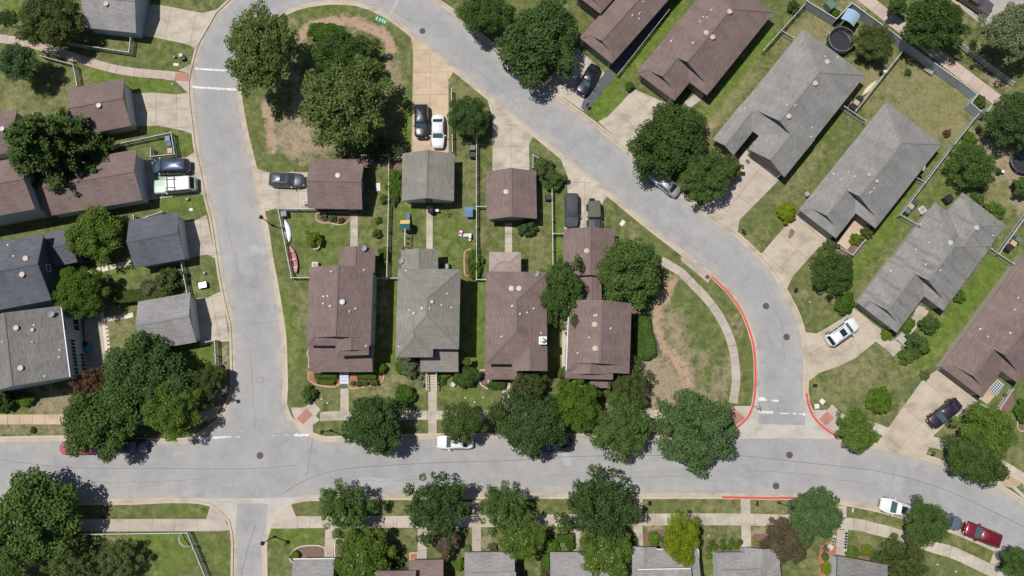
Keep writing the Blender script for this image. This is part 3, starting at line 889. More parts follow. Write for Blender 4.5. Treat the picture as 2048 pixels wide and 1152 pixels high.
# sidewalks and front walks
walk('sidewalk', [(376, 155), (333, 150), (283, 146), (235, 139), (195, 129), (150, 115), (100, 98), (50, 85), (-20, 74)], 1.2, M_pinkp, 1.25)
walk('sidewalk', [(-60, 839), (140, 839), (300, 840), (390, 836), (436, 822)], 1.25, M_tan, 1.6)
walk('sidewalk', [(640, 834), (665, 832), (800, 830.5), (1000, 830), (1330, 829)], 1.15, M_conc)
walk('sidewalk', [(1322, 520), (1338, 530), (1362, 545), (1387, 570), (1412, 596), (1434, 625), (1452, 657), (1464, 690), (1470, 724), (1472, 763), (1466, 806)], 1.12, M_path)
walk('sidewalk', [(-60, 1051), (200, 1050.5), (440, 1050)], 1.5, M_path, 3.0)
walk('sidewalk', [(546, 1044.5), (700, 1044), (830, 1043.5), (1020, 1042), (1200, 1040), (1480, 1039), (1690, 1047), (1750, 1058), (1800, 1071), (1870, 1095), (1910, 1107), (1988, 1144), (2040, 1170)], 1.46, M_conc, 1.55)
walk('sidewalk', [(1680, 838), (1735, 850), (1778, 866)], 1.2, M_conc)
walk('sidewalk', [(1858, 884), (1900, 893), (1950, 908), (2010, 934), (2060, 966)], 1.3, M_conc)
walk('sidewalk', [(1660, -60), (1722, -10), (1762, 22), (1800, 52), (1850, 90), (1900, 128), (1950, 166), (2000, 204), (2060, 250)], 1.75, M_pinkp, 1.6)
for pts, wd, m in [
    ([(689, 777), (689, 824)], 1.08, M_conc), ([(865, 781), (865, 822)], 1.08, M_conc), ([(865, 838), (865, 868)], 1.08, M_conc), ([(708, 428), (708, 497)], 1.0, M_conc), ([(859, 412), (859, 506)], .85, M_conc), ([(1017, 446), (1017, 508)], .95, M_conc),
    ([(1013, 764), (1011, 822)], 1.0, M_conc), ([(660, 1056), (657, 1119)], 1.15, M_path), ([(845, 1055), (844, 1121)], 1.15, M_path), ([(953, 1001), (953, 1033)], 1.15, M_path), ([(953, 1054), (953, 1106)], 1.15, M_path), ([(1152, 1053), (1152, 1106)], 1.15, M_path),
    ([(1276, 998), (1276, 1029)], 1.15, M_path), ([(1276, 1052), (1277, 1095)], 1.15, M_path), ([(1491, 999), (1491, 1028)], 1.2, M_conc), ([(1492, 1051), (1493, 1096)], 1.2, M_conc), ([(1684, 1012), (1684, 1036)], 1.15, M_path), ([(1683, 1060), (1681, 1112)], 1.15, M_path),
    ([(2000, 1098), (1988, 1130)], 1.1, M_path), ([(1757, 673), (1782, 692), (1795, 706)], 1.5, M_path), ([(1790, 690), (1806, 676), (1822, 655), (1836, 634), (1842, 612)], 1.2, M_path), ([(1945, 800), (1905, 838)], 1.2, M_conc), ([(1650, 480), (1680, 498)], 1.4, M_path),
]:
    walk('front_walk', pts, wd, m)
slab_set('porch_patio', [(1710, 432), (1734, 450), (1694, 500), (1676, 486)], M_tan, ((1684, 492), (1722, 442)), 1.6, 0)
slab_set('porch_patio', [(1995, 758), (2010, 770), (1975, 808), (1958, 797)], M_tan, ((1966, 803), (2002, 764)), 1.6, 0)
slab_set('porch_patio', [(1830, 608), (1858, 622), (1850, 634), (1836, 630)], M_tan, ((1836, 612), (1850, 630)), 1.6, 0)
slab_set('porch_patio', [(1368, 205), (1390, 188), (1402, 200), (1380, 216)], M_conc, ((1374, 210), (1398, 192)), 1.6, 0)
slab_set('rear_patio', [(168, 640), (205, 625), (217, 733), (172, 745)], M_gutter, ((170, 690), (212, 682)), 0, 4.4)
ribbon('patio_edge', [(204, 625), (217, 735)], .38, M_step, ZL + .05)
# corner ramps
def ramp(px, slabs, red):
    for q in slabs: sheet('ramp_slab', q, M_path, ZL + .03, z0=.02)
    sheet('ramp_brick_panel', red, M_ramp, ZL + .034, z0=.02)
ramp(None, [[(352, 146), (333, 141), (333, 160), (350, 161), (376, 186), (377, 146)], [(384, 127), (356, 141), (377, 146)]], [(351, 145), (378, 147), (377, 163), (349, 161)])
ramp(None, [[(581, 815), (608, 815), (626, 803), (641, 819), (632, 832), (640, 840), (626, 850), (626, 866), (610, 860), (592, 846)]], [(613, 817), (626, 830), (606, 848.5), (593, 837)])
ramp(None, [[(1472, 812), (1502, 812), (1490, 836), (1472, 851), (1462, 836), (1462, 816)]], [(1466, 814), (1490, 836), (1476, 848), (1462, 832)])
ramp(None, [[(1626, 820), (1654, 820), (1664, 809), (1682, 826), (1690, 832), (1690, 855), (1672, 866), (1650, 852), (1634, 836)]], [(1655, 822), (1669, 836), (1652, 851), (1638, 838)])
sheet('storm_inlet_slab', [(1362, 513), (1372, 513), (1424, 552), (1416, 566), (1362, 521)], M_path, ZL + .03, z0=.02)
sheet('corner_slab', [(420, 1012), (440, 1024), (461, 1060), (440, 1062), (412, 1040)], M_path, ZL + .03)
sheet('corner_slab', [(582, 1008), (592, 1033), (595, 1057), (541, 1057), (545, 1046), (562, 1026)], M_path, ZL + .03)
sheet('bus_pad', [(1868, 873), (1906, 885), (1906, 893), (1860, 888)], M_conc, ZL + .02)
sheet('corner_slab', [(2005, 958), (2018, 962), (2062, 1000), (2048, 998)], M_conc, ZL + .03)
sheet('oil_stain', [(1582, 456), (1591, 463), (1587, 470), (1580, 478), (1576, 477), (1578, 466)], mat('oil_stain', (.17, .115, .075), .6, .3, .3, 4), ZL + .0265)
# stepping stones: each stone lies on its own
def stones(name, label, pts, sx, sy, rz=0):
    w = [P2(*q, ZL + .03) for q in pts]
    root = thing(name, label, 'stepping stones', (w[0].x, w[0].y, 0))
    me = None
    for k, p in enumerate(w):
        q = w[min(k + 1, len(w) - 1)] - w[max(k - 1, 0)]
        a = math.atan2(q.y, q.x)
        if me is None:
            mb = MB(); mb.box((0, 0, 0), (sx, sy, .07)); o = mb.build('stone', M_step, root); me = o.data
            o.location = (p.x - w[0].x, p.y - w[0].y, ZL + .01); o.rotation_euler = (0, 0, a)
        else:
            share('stone', me, root, (p.x - w[0].x, p.y - w[0].y, ZL + .01), (0, 0, a + .04 * math.sin(k * 7)))
stones('stepping_stones', 'ladder of pale square stepping stones beside the rear patio', [(213 + .9 * k, 654 + 7.9 * k) for k in range(11)], .32, .38)
stones('stepping_stones', 'row of pale rectangular pavers leading to the grey garage', [(216, 638), (236, 635), (257, 631.5)], 1.2, .62)
stones('stepping_stones', 'line of cream pavers below the slate blue garage', [(180, 544), (195, 540), (210, 537), (226, 533), (242, 530), (256, 527)], .85, .72)
# planting beds
def bed(name, px, m, edge=None, z=ZL + .02):
    w = [tuple(P2(*q, z)) for q in px]
    w = [tuple(p) for p in catmull([Vector(q) for q in w], .5, True)]
    root = thing(name, None, None, (w[0][0], w[0][1], 0), kind='structure')
    mb = MB(); mb.prism(w, ZL - .02, z); mb.build('bed_soil', m, root, (w[0][0], w[0][1], 0))
    if edge is not None:
        c = [Vector(p) for p in w] ; c.append(c[0])
        mb = MB(); i0, o0 = offs(c, -.07, False), offs(c, .07, False)
        strip(mb, i0, o0, z + .06, z + .06, False); strip(mb, o0, o0, z + .06, ZL - .02, False); strip(mb, i0, i0, ZL - .02, z + .06, False)
        mb.build('bed_edging', edge, root, (w[0][0], w[0][1], 0))
bed('mulch_bed', [(617, 745), (617, 760), (628, 768), (650, 773), (668, 774), (680, 768), (680, 742)], M_mulchr, M_tan)
bed('mulch_bed', [(698, 742), (698, 774), (715, 776), (750, 769), (765, 762), (767, 745), (755, 742)], M_mulchr, M_tan)
bed('mulch_bed', [(619, 698), (614, 706), (618, 720), (617, 735), (630, 735), (630, 700)], M_mulchr, M_tan)
bed('mulch_bed', [(632, 427), (632, 440), (645, 446), (662, 446), (678, 450), (695, 444), (700, 426)], M_mulch, M_tan)
bed('mulch_bed', [(957, 744), (962, 740), (975, 740), (975, 778), (962, 770)], M_mulch, M_step)
bed('mulch_bed', [(585, 1125), (582, 1107), (598, 1094), (625, 1091), (648, 1095), (648, 1122)], M_mulch, M_step)
bed('mulch_bed', [(671, 1078), (682, 1077), (694, 1086), (700, 1100), (672, 1118)], M_mulch, M_step)
bed('mulch_bed', [(820, 1106), (835, 1106), (835, 1120), (820, 1120)], M_mulchr, M_step)
bed('mulch_bed', [(1288, 1066), (1340, 1060), (1340, 1095), (1288, 1098)], M_mulch)
bed('mulch_bed', [(1408, 1090), (1440, 1082), (1484, 1076), (1486, 1096), (1425, 1106), (1412, 1110)], M_mulch)
bed('mulch_bed', [(1506, 1070), (1530, 1070), (1530, 1096), (1506, 1096)], M_mulch)
bed('mulch_bed', [(1640, 1098), (1655, 1085), (1672, 1085), (1675, 1112), (1668, 1152), (1640, 1152)], M_mulchr)
bed('mulch_bed', [(1694, 1094), (1712, 1090), (1750, 1104), (1760, 1128), (1694, 1114)], M_mulch)
bed('mulch_bed', [(2035, 840), (2060, 800), (2070, 850), (2040, 862)], M_mulch, M_tan)
bed('gravel_bed', [(1975, 950), (1995, 945), (2040, 962), (2020, 974)], mat('tan_gravel', (.36, .25, .16), .95, .1, .4, 7, .5), M_tan)
bed('mulch_bed', [(1990, 822), (2012, 790), (2030, 800), (2010, 830)], M_mulch)
bed('mulch_bed', [(1285, 620), (1300, 640), (1305, 665), (1318, 690), (1310, 715), (1290, 722), (1264, 715), (1264, 625)], M_mulch, M_slate)
bed('mulch_bed', [(930, 503), (949, 503), (951, 540), (932, 552), (929, 545)], M_mulch, mat('orange_timber_edging', (.52, .27, .12), .8, .2, .15))
bed('mulch_bed', [(1640, 500), (1700, 470), (1730, 480), (1708, 510)], M_mulch)
bed('gravel_bed', [(1125, 640), (1133, 630), (1133, 740), (1124, 740)], mat('pale_gravel', (.42, .37, .31), .95, .1, .35, 8, .5))
bed('mulch_bed', [(724, 313), (777, 313), (800, 318), (805, 342), (760, 330), (724, 332)], M_mulch)

# ------------------------------------------------------------------ houses
OV = .38
class Vol:
    def __init__(s, A, B, C, h, pitch=.45, eA='gable', eB='gable', kind='gable', wall=True, inset=0., dz=0.):
        h = h + dz
        a, b, c = P(*A, h), P(*B, h), P(*C, h)
        s.o = a.to_2d(); d = (b - a).to_2d(); s.L = d.length; s.u = d.normalized()
        n = Vector((-s.u.y, s.u.x)); w = (c - a).to_2d().dot(n)
        if w < 0: n = -n; w = -w
        s.v, s.W, s.h, s.p, s.eA, s.eB, s.kind, s.wall, s.ov = n, w, h, pitch, eA, eB, kind, wall, OV + inset
    def T(s, u, v, z):
        q = s.o + s.u * u + s.v * v
        return Vector((q.x, q.y, s.h + z))
    def height(s, x, y):
        d = Vector((x, y)) - s.o
        u, v = d.dot(s.u), d.dot(s.v)
        if not (0 <= u <= s.L and 0 <= v <= s.W): return None
        if s.kind == 'lean': return s.h + s.p * v
        z = s.p * min(v, s.W - v)
        for e, t in ((s.eA, u), (s.eB, s.L - u)):
            if e == 'hip': z = min(z, s.p * t)
            elif isinstance(e, tuple) and t < e[1]: z = min(z, s.p * t)
        return s.h + z

def roof_mesh(vl):
    mb = MB(); tri = MB(); cap = []
    L, W, p, T = vl.L, vl.W, vl.p, vl.T
    k = math.sqrt(1 + p * p)
    def put(pts, uvs):
        w = [T(*q) for q in pts]
        nrm = Vector((0, 0, 0))
        for i in range(len(w)):
            a, b = w[i], w[(i + 1) % len(w)]
            nrm += Vector(((a.y - b.y) * (a.z + b.z), (a.z - b.z) * (a.x + b.x), (a.x - b.x) * (a.y + b.y)))
        if nrm.z < 0: w = w[::-1]; uvs = uvs[::-1]
        mb.poly(w, 0, uvs)
    if vl.kind == 'lean':
        put([(0, 0, 0), (L, 0, 0), (L, W, p * W), (0, W, p * W)], [(0, 0), (L, 0), (L, W * k), (0, W * k)])
        return mb, tri, cap
    hw = W / 2
    o = .28
    def endpts(e, uu):
        # points from eave up to the ridge (side v small), uu maps distance from the end to u
        if e == 'gable': return [(uu(0), hw, p * hw)]
        if e == 'hip':
            return [(uu(hw), hw, p * hw)]
        q = e[1]
        return [(uu(q), q, p * q), (uu(q - o), q, p * q), (uu(q - o), hw, p * hw)]
    fa, fb = (lambda d: d), (lambda d: L - d)
    side = [(0, 0, 0), (L, 0, 0)] + endpts(vl.eB, fb) + endpts(vl.eA, fa)[::-1]
    put(side, [(q[0], q[1] * k) for q in side])
    side2 = [(q[0], W - q[1], q[2]) for q in side]
    put(side2, [(q[0] + 3.3, (W - q[1]) * k) for q in side2])
    r0 = {'gable': 0, 'hip': hw}.get(vl.eA, vl.eA[1] - o if isinstance(vl.eA, tuple) else 0)
    r1 = L - {'gable': 0, 'hip': hw}.get(vl.eB, vl.eB[1] - o if isinstance(vl.eB, tuple) else 0)
    cap.append(MB().beam(T(r0, hw, p * hw + .012), T(r1, hw, p * hw + .012), .26, .035))
    for e, f in ((vl.eA, fa), (vl.eB, fb)):
        if e == 'hip':
            q = [(f(0), 0, 0), (f(0), W, 0), (f(hw), hw, p * hw)]
            put(q, [(x[1], abs(x[0] - f(0)) * k) for x in q])
            for v0 in (0, W): cap.append(MB().beam(T(f(.1), v0 + (.1 if v0 == 0 else -.1), p * .1 + .015), T(f(hw), hw, p * hw + .015), .24, .03))
        elif isinstance(e, tuple):
            s_ = e[1]
            q = [(f(0), 0, 0), (f(0), W, 0), (f(s_), W - s_, p * s_), (f(s_), s_, p * s_)]
            put(q, [(x[1], abs(x[0] - f(0)) * k) for x in q])
            tri.poly([T(f(s_ + .02), s_, p * s_ - .1), T(f(s_ + .02), W - s_, p * s_ - .1), T(f(s_ + .02), hw, p * hw - .12)])
            for v0, v1 in ((0, s_), (W, W - s_)): cap.append(MB().beam(T(f(.08), v0 + (.08 if v0 == 0 else -.08), p * .08 + .015), T(f(s_), v1, p * s_ + .015), .24, .03))
            # bargeboards along the little gable
            for v1 in (s_, W - s_): tri.beam(T(f(s_ - o + .01), v1, p * s_ - .1), T(f(s_ - o + .01), hw, p * hw - .1), .05, .18)
    return mb, tri, cap

def wall_mesh(vl, z0=.02):
    i, L, W, p = vl.ov, vl.L, vl.W, vl.p
    zt = p * i - .17
    T = vl.T
    zb = z0 - vl.h
    mb = MB()
    if vl.kind == 'lean':
        return mb
    cs = [(i, i), (L - i, i), (L - i, W - i), (i, W - i)]
    def face(a, b, apex=None):
        pts = [T(*a, zb), T(*b, zb), T(*b, zt)]
        if apex is not None: pts.append(T(*apex))
        pts.append(T(*a, zt))
        mb.poly(pts)
    face(cs[0], cs[1]); face(cs[2], cs[3])
    face(cs[1], cs[2], (L - i, W / 2, p * W / 2 - .17) if vl.eB == 'gable' else None)
    face(cs[3], cs[0], (i, W / 2, p * W / 2 - .17) if vl.eA == 'gable' else None)
    return mb

def wall_frame(vl, side, t):
    """point on a wall line, outward direction and along direction (world, 2d)"""
    i, L, W = vl.ov, vl.L, vl.W
    if side == 'A': return vl.o + vl.u * i + vl.v * (i + t * (W - 2 * i)), -vl.u, vl.v
    if side == 'B': return vl.o + vl.u * (L - i) + vl.v * (i + t * (W - 2 * i)), vl.u, vl.v
    if side == '0': return vl.o + vl.u * (i + t * (L - 2 * i)) + vl.v * i, -vl.v, vl.u
    return vl.o + vl.u * (i + t * (L - 2 * i)) + vl.v * (W - i), vl.v, vl.u

def wbox(mb, p, out, al, zc, w, h, th, proud):
    c = p + out * (proud + th / 2)
    mb.box((c.x, c.y, zc), (w, th, h), math.atan2(al.y, al.x))

def add_window(root, org, vl, side, t, zc, w, h, trim=None):
    p, out, al = wall_frame(vl, side, t)
    fr = MB()
    for dx, dz, ww, hh in ((0, h / 2 + .05, w + .2, .1), (0, -h / 2 - .05, w + .2, .1), (-w / 2 - .05, 0, .1, h), (w / 2 + .05, 0, .1, h), (0, 0, .05, h)):
        wbox(fr, p + al * dx, out, al, zc + dz, ww, hh, .06, .004)
    f = fr.build('window', trim or M_trim, root, org)
    pn = MB(); wbox(pn, p, out, al, zc, w, h, .02, .006)
    pn.build('pane', M_glass, f, (0, 0, 0) if False else org)
    return f

def add_gdoor(root, org, vl, side, t, w, m, h=2.15, trim=None):
    p, out, al = wall_frame(vl, side, t)
    fr = MB()
    for dx, zc, ww, hh in ((0, h + .16 + ZL, w + .3, .14), (-w / 2 - .08, h / 2 + ZL, .14, h), (w / 2 + .08, h / 2 + ZL, .14, h)):
        wbox(fr, p + al * dx, out, al, zc, ww, hh, .06, .004)
    f = fr.build('garage_door', trim or M_trim, root, org)
    for k in range(4):
        pn = MB(); wbox(pn, p, out, al, ZL + .03 + h / 4 * (k + .5), w - .02, h / 4 - .03, .04, .008)
        pn.build('door_panel', m, f, org)
    return f

def add_door(root, org, vl, side, t, m, zb=.3):
    p, out, al = wall_frame(vl, side, t)
    mb = MB(); wbox(mb, p, out, al, zb + 1.03, .92, 2.05, .05, .005)
    d = mb.build('door', m, root, org)
    hb = MB(); q = p + al * .36 + out * .1; hb.lathe((q.x, q.y, zb + 1.0), [(.035, -.03), (.04, 0), (.035, .03)], 8)
    hb.build('door_handle', M_metal, d, org)

def house(name, label, cat, roof, wall, vols, vents=(), doors=(), windows=(), trim=None, gutters=(), group=None, steps=None, sideoff=None, gable=None):
    V = []
    for i, q in enumerate(vols):
        q = dict(q)
        V.append(Vol(inset=.035 * i, dz=-.035 * i, **q))
    v0 = V[0]
    c = v0.o + v0.u * v0.L / 2 + v0.v * v0.W / 2
    org = (c.x, c.y, 0)
    root = thing(name, label, cat, org, group=group)
    trim = trim or M_gtrim
    for i, vl in enumerate(V):
        rf, tri, cap = roof_mesh(vl)
        o = rf.build('porch_roof' if vl.kind == 'lean' else 'roof', [roof, trim], root, org)
        so = o.modifiers.new('thick', 'SOLIDIFY'); so.thickness = .15; so.offset = -1; so.material_offset_rim = 1
        for cp in cap: cp.build('ridge_cap', CAPM[roof.name], o, org)
        if tri.f: tri.build('gable_panel', gable or M_door_g, root, org)
        if vl.kind == 'lean':
            for t in (.04, .5, .96):
                q = vl.T(vl.L * t, .35, 0)
                pm = MB(); pm.box((q.x, q.y, (vl.h - .1 + ZL) / 2), (.16, .16, vl.h - .15 - ZL)); pm.build('porch_post', M_trim, root, org)
            fm = MB(); fm.prism([vl.T(.3, .3, 0).to_2d(), vl.T(vl.L - .3, .3, 0).to_2d(), vl.T(vl.L - .3, vl.W, 0).to_2d(), vl.T(.3, vl.W, 0).to_2d()], .05, .5)
            fm.build('porch_floor', M_wood, root, org)
        elif vl.wall:
            wm = wall_mesh(vl); wm.build('wall', wall, root, org)
    for gi, sd_ in gutters:
        vl = V[gi]
        e = {'0': [(0, -.06), (vl.L, -.06)], '1': [(0, vl.W + .06), (vl.L, vl.W + .06)], 'A': [(-.06, 0), (-.06, vl.W)], 'B': [(vl.L + .06, 0), (vl.L + .06, vl.W)]}[sd_]
        gm = MB(); gm.beam(vl.T(*e[0], -.06), vl.T(*e[1], -.06), .12, .11); gm.build('gutter', M_trim, root, org)
    def top(px, py):
        z = 4.
        for _ in range(8):
            w = P(px, py, z)
            hs = [q.height(w.x, w.y) for q in V]
            hs = [q for q in hs if q is not None]
            if hs: z = max(hs)
        return P(px, py, z)
    for kind, px, py in vents:
        w = top(px, py)
        if kind in ('rg', 'rt'):
            m = M_ventg if kind == 'rg' else M_ventt
            mb = MB(); mb.lathe(w, [(.2, -.15), (.2, .1), (.335, .1), (.345, .14), (.32, .17), (.1, .185)], 18)
            mb.build('roof_vent', m, root, org)
        elif kind == 'box':
            mb = MB(); mb.box((w.x, w.y, w.z + .08), (.42, .42, .26), 0, 0, .85); mb.build('box_vent', M_ventt, root, org)
        elif kind == 'pipe':
            mb = MB(); mb.lathe(w, [(.05, -.1), (.05, .42)], 8); pp = mb.build('vent_pipe', M_pvc, root, org)
            mb = MB(); mb.box((w.x - .1, w.y, w.z + .03), (.3, .24, .07), .3); mb.build('pipe_flashing', M_pvc, pp, org)
        elif kind == 'small':
            mb = MB(); mb.box((w.x, w.y, w.z + .03), (.22, .17, .12), .5); mb.build('vent_flashing', M_pvc, root, org)
        elif kind == 'dish':
            d = MB(); ang = R(40)
            rot = Matrix.Rotation(R(-35), 4, 'Z') @ Matrix.Rotation(ang, 4, 'Y')
            prof = [(.02, 0), (.2, .015), (.36, .05), (.44, .085)]
            vs_ = []; fs_ = []; n = 18
            for r, z in prof:
                for k in range(n):
                    a = 2 * math.pi * k / n
                    vs_.append(Vector(w) + Vector((0, 0, .55)) + (rot @ Vector((r * math.cos(a), r * math.sin(a) * .9, z))))
            for j in range(len(prof) - 1):
                for k in range(n): fs_.append((j * n + k, j * n + (k + 1) % n, (j + 1) * n + (k + 1) % n, (j + 1) * n + k))
            fs_.append(tuple(range(n)))
            d.faces(vs_, fs_); dd = d.build('satellite_dish', M_ventg, root, org, True)
            am = MB(); am.tube((w.x, w.y, w.z - .1), (w.x, w.y, w.z + .55), .03); am.tube((w.x, w.y, w.z + .5), Vector(w) + Vector((0, 0, .55)) + (rot @ Vector((.1, 0, .5))), .02)
            am.build('dish_arm', M_gtrim, dd, org)
        elif kind == 'chimney':
            mb = MB(); mb.box((w.x, w.y, w.z - .2), (.85, .85, 2.0)); ch = mb.build('chimney', M_ventg, root, org)
            mb = MB(); mb.box((w.x, w.y, w.z + .85), (.95, .95, .1)); mb.lathe((w.x, w.y, w.z + .9), [(.22, 0), (.22, .35), (.34, .4), (.2, .55), (.02, .6)], 14); mb.build('chimney_cap', M_metal, ch, org)
    for dspec in doors:
        if dspec[0] == 'g': add_gdoor(root, org, V[dspec[1]], *dspec[2:])
        else: add_door(root, org, V[dspec[1]], *dspec[2:])
    for wsp in windows: add_window(root, org, V[wsp[0]], *wsp[1:])
    return root, V, org

def v(A, B, C, h, p=.45, eA='gable', eB='gable', kind='gable', wall=True):
    return dict(A=A, B=B, C=C, h=h, pitch=p, eA=eA, eB=eB, kind=kind, wall=wall)
DU = ('dutch', 1.3)

CAPM = {n: mat(n + '_ridge', c, .92, .18, .15, 3) for n, c in (('brown_shingles', (.15, .112, .104)), ('grey_shingles', (.172, .162, .144)), ('stained_grey_shingles', (.195, .186, .172)), ('pale_grey_shingles', (.19, .182, .168)), ('slate_blue_shingles', (.08, .087, .10)), ('pinkish_tan_shingles', (.25, .205, .19)), ('weathered_charcoal_shingles', (.14, .135, .128)), ('neutral_grey_shingles', (.19, .186, .182)))}
# --- left block
house('garage', 'grey shingled pale blue garage at the very top left beside a wide driveway', 'garage', M_neut, M_wall_b, [v((166, 55), (272, 66), (285, -38), 2.7)], [('rt', 213, 8)], [('g', 0, 'B', .5, 4.9, M_door_b)], gutters=())
house('garage', 'brown roofed garage with one white vent below the pinkish path', 'garage', M_brown, M_wall_t, [v((140, 177), (249, 156), (264, 251), 2.7)], [('rg', 198, 211)], [('g', 0, 'B', .5, 4.9, M_door_w)])
house('garage', 'brown roofed building cut off by the left edge above the dark conifer', 'garage', M_brown, M_wall_t, [v((-70, 234), (35, 217), (52, 300), 2.7)], [('rg', 5, 258)])
house('house', 'tall brown roofed white house at the left edge behind the dark conifer', 'house', M_brown, M_wall_w,
      [v((-100, 450), (70, 418), (50, 312), 5.3, .5), v((92, 433), (285, 400), (266, 300), 3.0, .45)], [], [('g', 1, 'B', .5, 5.2, M_door_w)], [(0, 'B', .5, 4.6, .7, .7), (0, 'A', .5, 3, .9, .9)])
house('garage', 'slate blue shingled garage with a pale door facing the left street', 'garage', M_slater, M_wall_b, [v((269, 536), (370, 518), (354, 424), 2.7)], [], [('g', 0, 'B', .5, 4.9, M_door_w)])
house('house', 'dark slate blue roofed house at the left edge with a rear wing', 'house', M_slater, M_wall_n,
      [v((-90, 637), (103, 600), (70, 470), 5.0, .5), v((60, 545), (155, 524), (131, 458), 3.1, .45)], [('rt', 52, 517), ('rt', 45, 549), ('small', 16, 490), ('small', 27, 512)], windows=[(0, 'B', .5, 4.2, .7, .8)])
house('house', 'two storey pale sided house with weathered charcoal roof at the left edge', 'house', M_old, M_wall_b,
      [v((139, 754), (120.7, 611.5), (-45, 775), 5.3, .42)], [('rt', 33, 656), ('rt', 42, 736), ('box', 66, 660), ('pipe', 66, 684), ('small', 60, 626), ('small', 120, 700), ('dish', 105, 628), ('pipe', 7, 683), ('small', 68, 650), ('small', 119, 714), ('small', 90, 752)],
      windows=[(0, '0', .51, 2.9, .8, 1.0), (0, '0', .40, 2.9, .8, 1.0), (0, '0', .29, 2.9, .8, 1.0), (0, '0', .18, 2.9, .8, 1.0), (0, '0', .07, 2.9, .8, 1.0), (0, '0', .76, 4.4, 1.0, .8), (0, '0', .80, 1.5, 1.5, 1.3), (0, '0', .30, 1.0, .8, 1.0), (0, '0', .19, 1.0, .8, 1.0), (0, '0', .08, 1.0, .8, 1.0),
               (0, 'A', .3, 3.6, 1.0, .8), (0, 'A', .12, 3.6, 1.0, .8)], trim=M_trim, gutters=[(0, '0')])
house('garage', 'lone grey shingled garage with white door beside the lower left street', 'garage', M_neut, M_wall_b, [v((276, 603), (381, 585), (400, 683), 2.7)], [], [('g', 0, 'B', .5, 4.9, M_door_w)])

# --- inner block
house('house', 'brown roofed two storey house nearest the left street with front porch', 'house', M_brown, M_wall_b,
      [v((612, 691), (619, 534), (741, 691), 5.5, .46, DU, 'gable'), v((671, 712), (671, 655), (738, 712), 5.5, .46, ('dutch', .9), 'gable'), v((676, 545), (678, 495), (751, 497), 3.2, .42), v((620, 744), (745, 744), (620, 690), 3.0, .35, kind='lean'), ],
      [('rg', 685, 604), ('small', 647, 593), ('pipe', 662, 612), ('pipe', 700, 623), ('small', 662, 543), ('small', 728, 540), ('small', 732, 692), ('dish', 728, 497), ('small', 646, 607), ('small', 655, 592), ('small', 711, 617)],
      windows=[(0, '1', .9, 4.2, .9, 1.2), (0, '1', .3, 4.2, .9, 1.2), (0, '1', .55, 1.6, .9, 1.2)])
house('house', 'grey roofed two storey house between two brown ones with white stair rails', 'house', M_grey, M_wall_g,
      [v((791, 697), (796, 537), (918, 697), 5.5, .46, 'hip', 'hip'), v((791, 715), (792, 630), (866, 715), 5.5, .46, 'hip', 'gable'), v((802, 548), (802, 500), (876, 500), 3.2, .42), v((841, 744), (917, 744), (841, 690), 3.0, .32, kind='lean')],
      [('box', 864, 604), ('box', 844, 617), ('pipe', 829, 627), ('pipe', 860, 617), ('small', 894, 587), ('small', 903, 615), ('small', 818, 620), ('small', 883, 610), ('small', 797, 693), ('dish', 802, 522), ('small', 812, 541), ('small', 878, 541)])
house('house', 'brown roofed house with twin round vents and pinkish rear porch roof', 'house', M_brown, M_wall_g,
      [v((970, 728), (972, 543), (1094, 728), 5.4, .46, 'hip', 'hip'), v((1024, 742), (1024, 655), (1095, 742), 5.4, .46, 'gable', 'gable'), v((971, 759), (1034, 759), (971, 724), 3.0, .32, kind='lean')],
      [('rg', 1023, 577), ('rg', 1038, 577), ('chimney', 1085, 682), ('pipe', 1026, 612), ('pipe', 1041, 628), ('small', 1054, 625), ('small', 1067, 617), ('small', 1003, 673), ('small', 1082, 666), ('dish', 1072, 548)])
house('rear_porch', 'small square pinkish tan porch roof behind a brown roofed house', 'porch', M_pink, M_wall_w, [v((978, 545), (1042, 545), (979, 504), 3.0, .3, 'hip', 'hip', wall=False)], trim=M_gtrim)
house('house', 'brown roofed house beside the dirt path at the right end of the row', 'house', M_brown, M_wall_t,
      [v((1133, 741), (1139, 600), (1259, 741), 5.4, .46, DU, 'gable'), v((1130, 757), (1131, 690), (1226, 757), 5.0, .4, ('dutch', .9), 'gable'), v((1160, 610), (1160, 545), (1203, 545), 2.9, .4), v((1180, 776), (1221, 776), (1180, 752), 3.0, .32, kind='lean')],
      [('rt', 1189, 649), ('rt', 1190, 697), ('pipe', 1194, 631), ('pipe', 1222, 657), ('small', 1155, 706), ('small', 1188, 631), ('small', 1178, 675)], windows=[(0, '0', .3, 4.2, .9, 1.2), (0, '0', .7, 4.2, .9, 1.2)], gutters=[(0, '0')])
house('garage', 'brown roofed garage beside the parked silver roofed off roader and covered car', 'garage', M_brown, M_wall_t, [v((1127, 553), (1127, 458), (1229, 458), 2.7)], [('rt', 1173, 502)], [('g', 0, 'B', .5, 4.9, M_door_w)])
house('garage', 'brown roofed garage with navy walls beside a dark SUV', 'garage', M_brown, M_wall_n, [v((616, 417), (724.5, 419), (726, 319), 2.7)], [('rg', 676, 351)], [('g', 0, 'A', .5, 4.9, M_door_w), ('d', 0, '0', .8, M_door_d)], [(0, 'B', .5, 1.6, .8, .9)])
house('garage', 'grey roofed garage below the black and white cars on the tan driveway', 'garage', M_grey, M_wall_w, [v((803, 402), (805, 307), (908, 403), 2.7)], [], [('g', 0, 'B', .5, 4.9, M_door_w), ('d', 0, 'A', .5, M_door_d)])
house('garage', 'brown roofed garage with round grey vent below an empty driveway', 'garage', M_brown, M_wall_g, [v((973, 439), (972, 343), (1074, 441), 2.7)], [('rg', 1012, 384)], [('g', 0, 'B', .5, 4.9, M_door_w), ('d', 0, 'A', .4, M_door_d)])

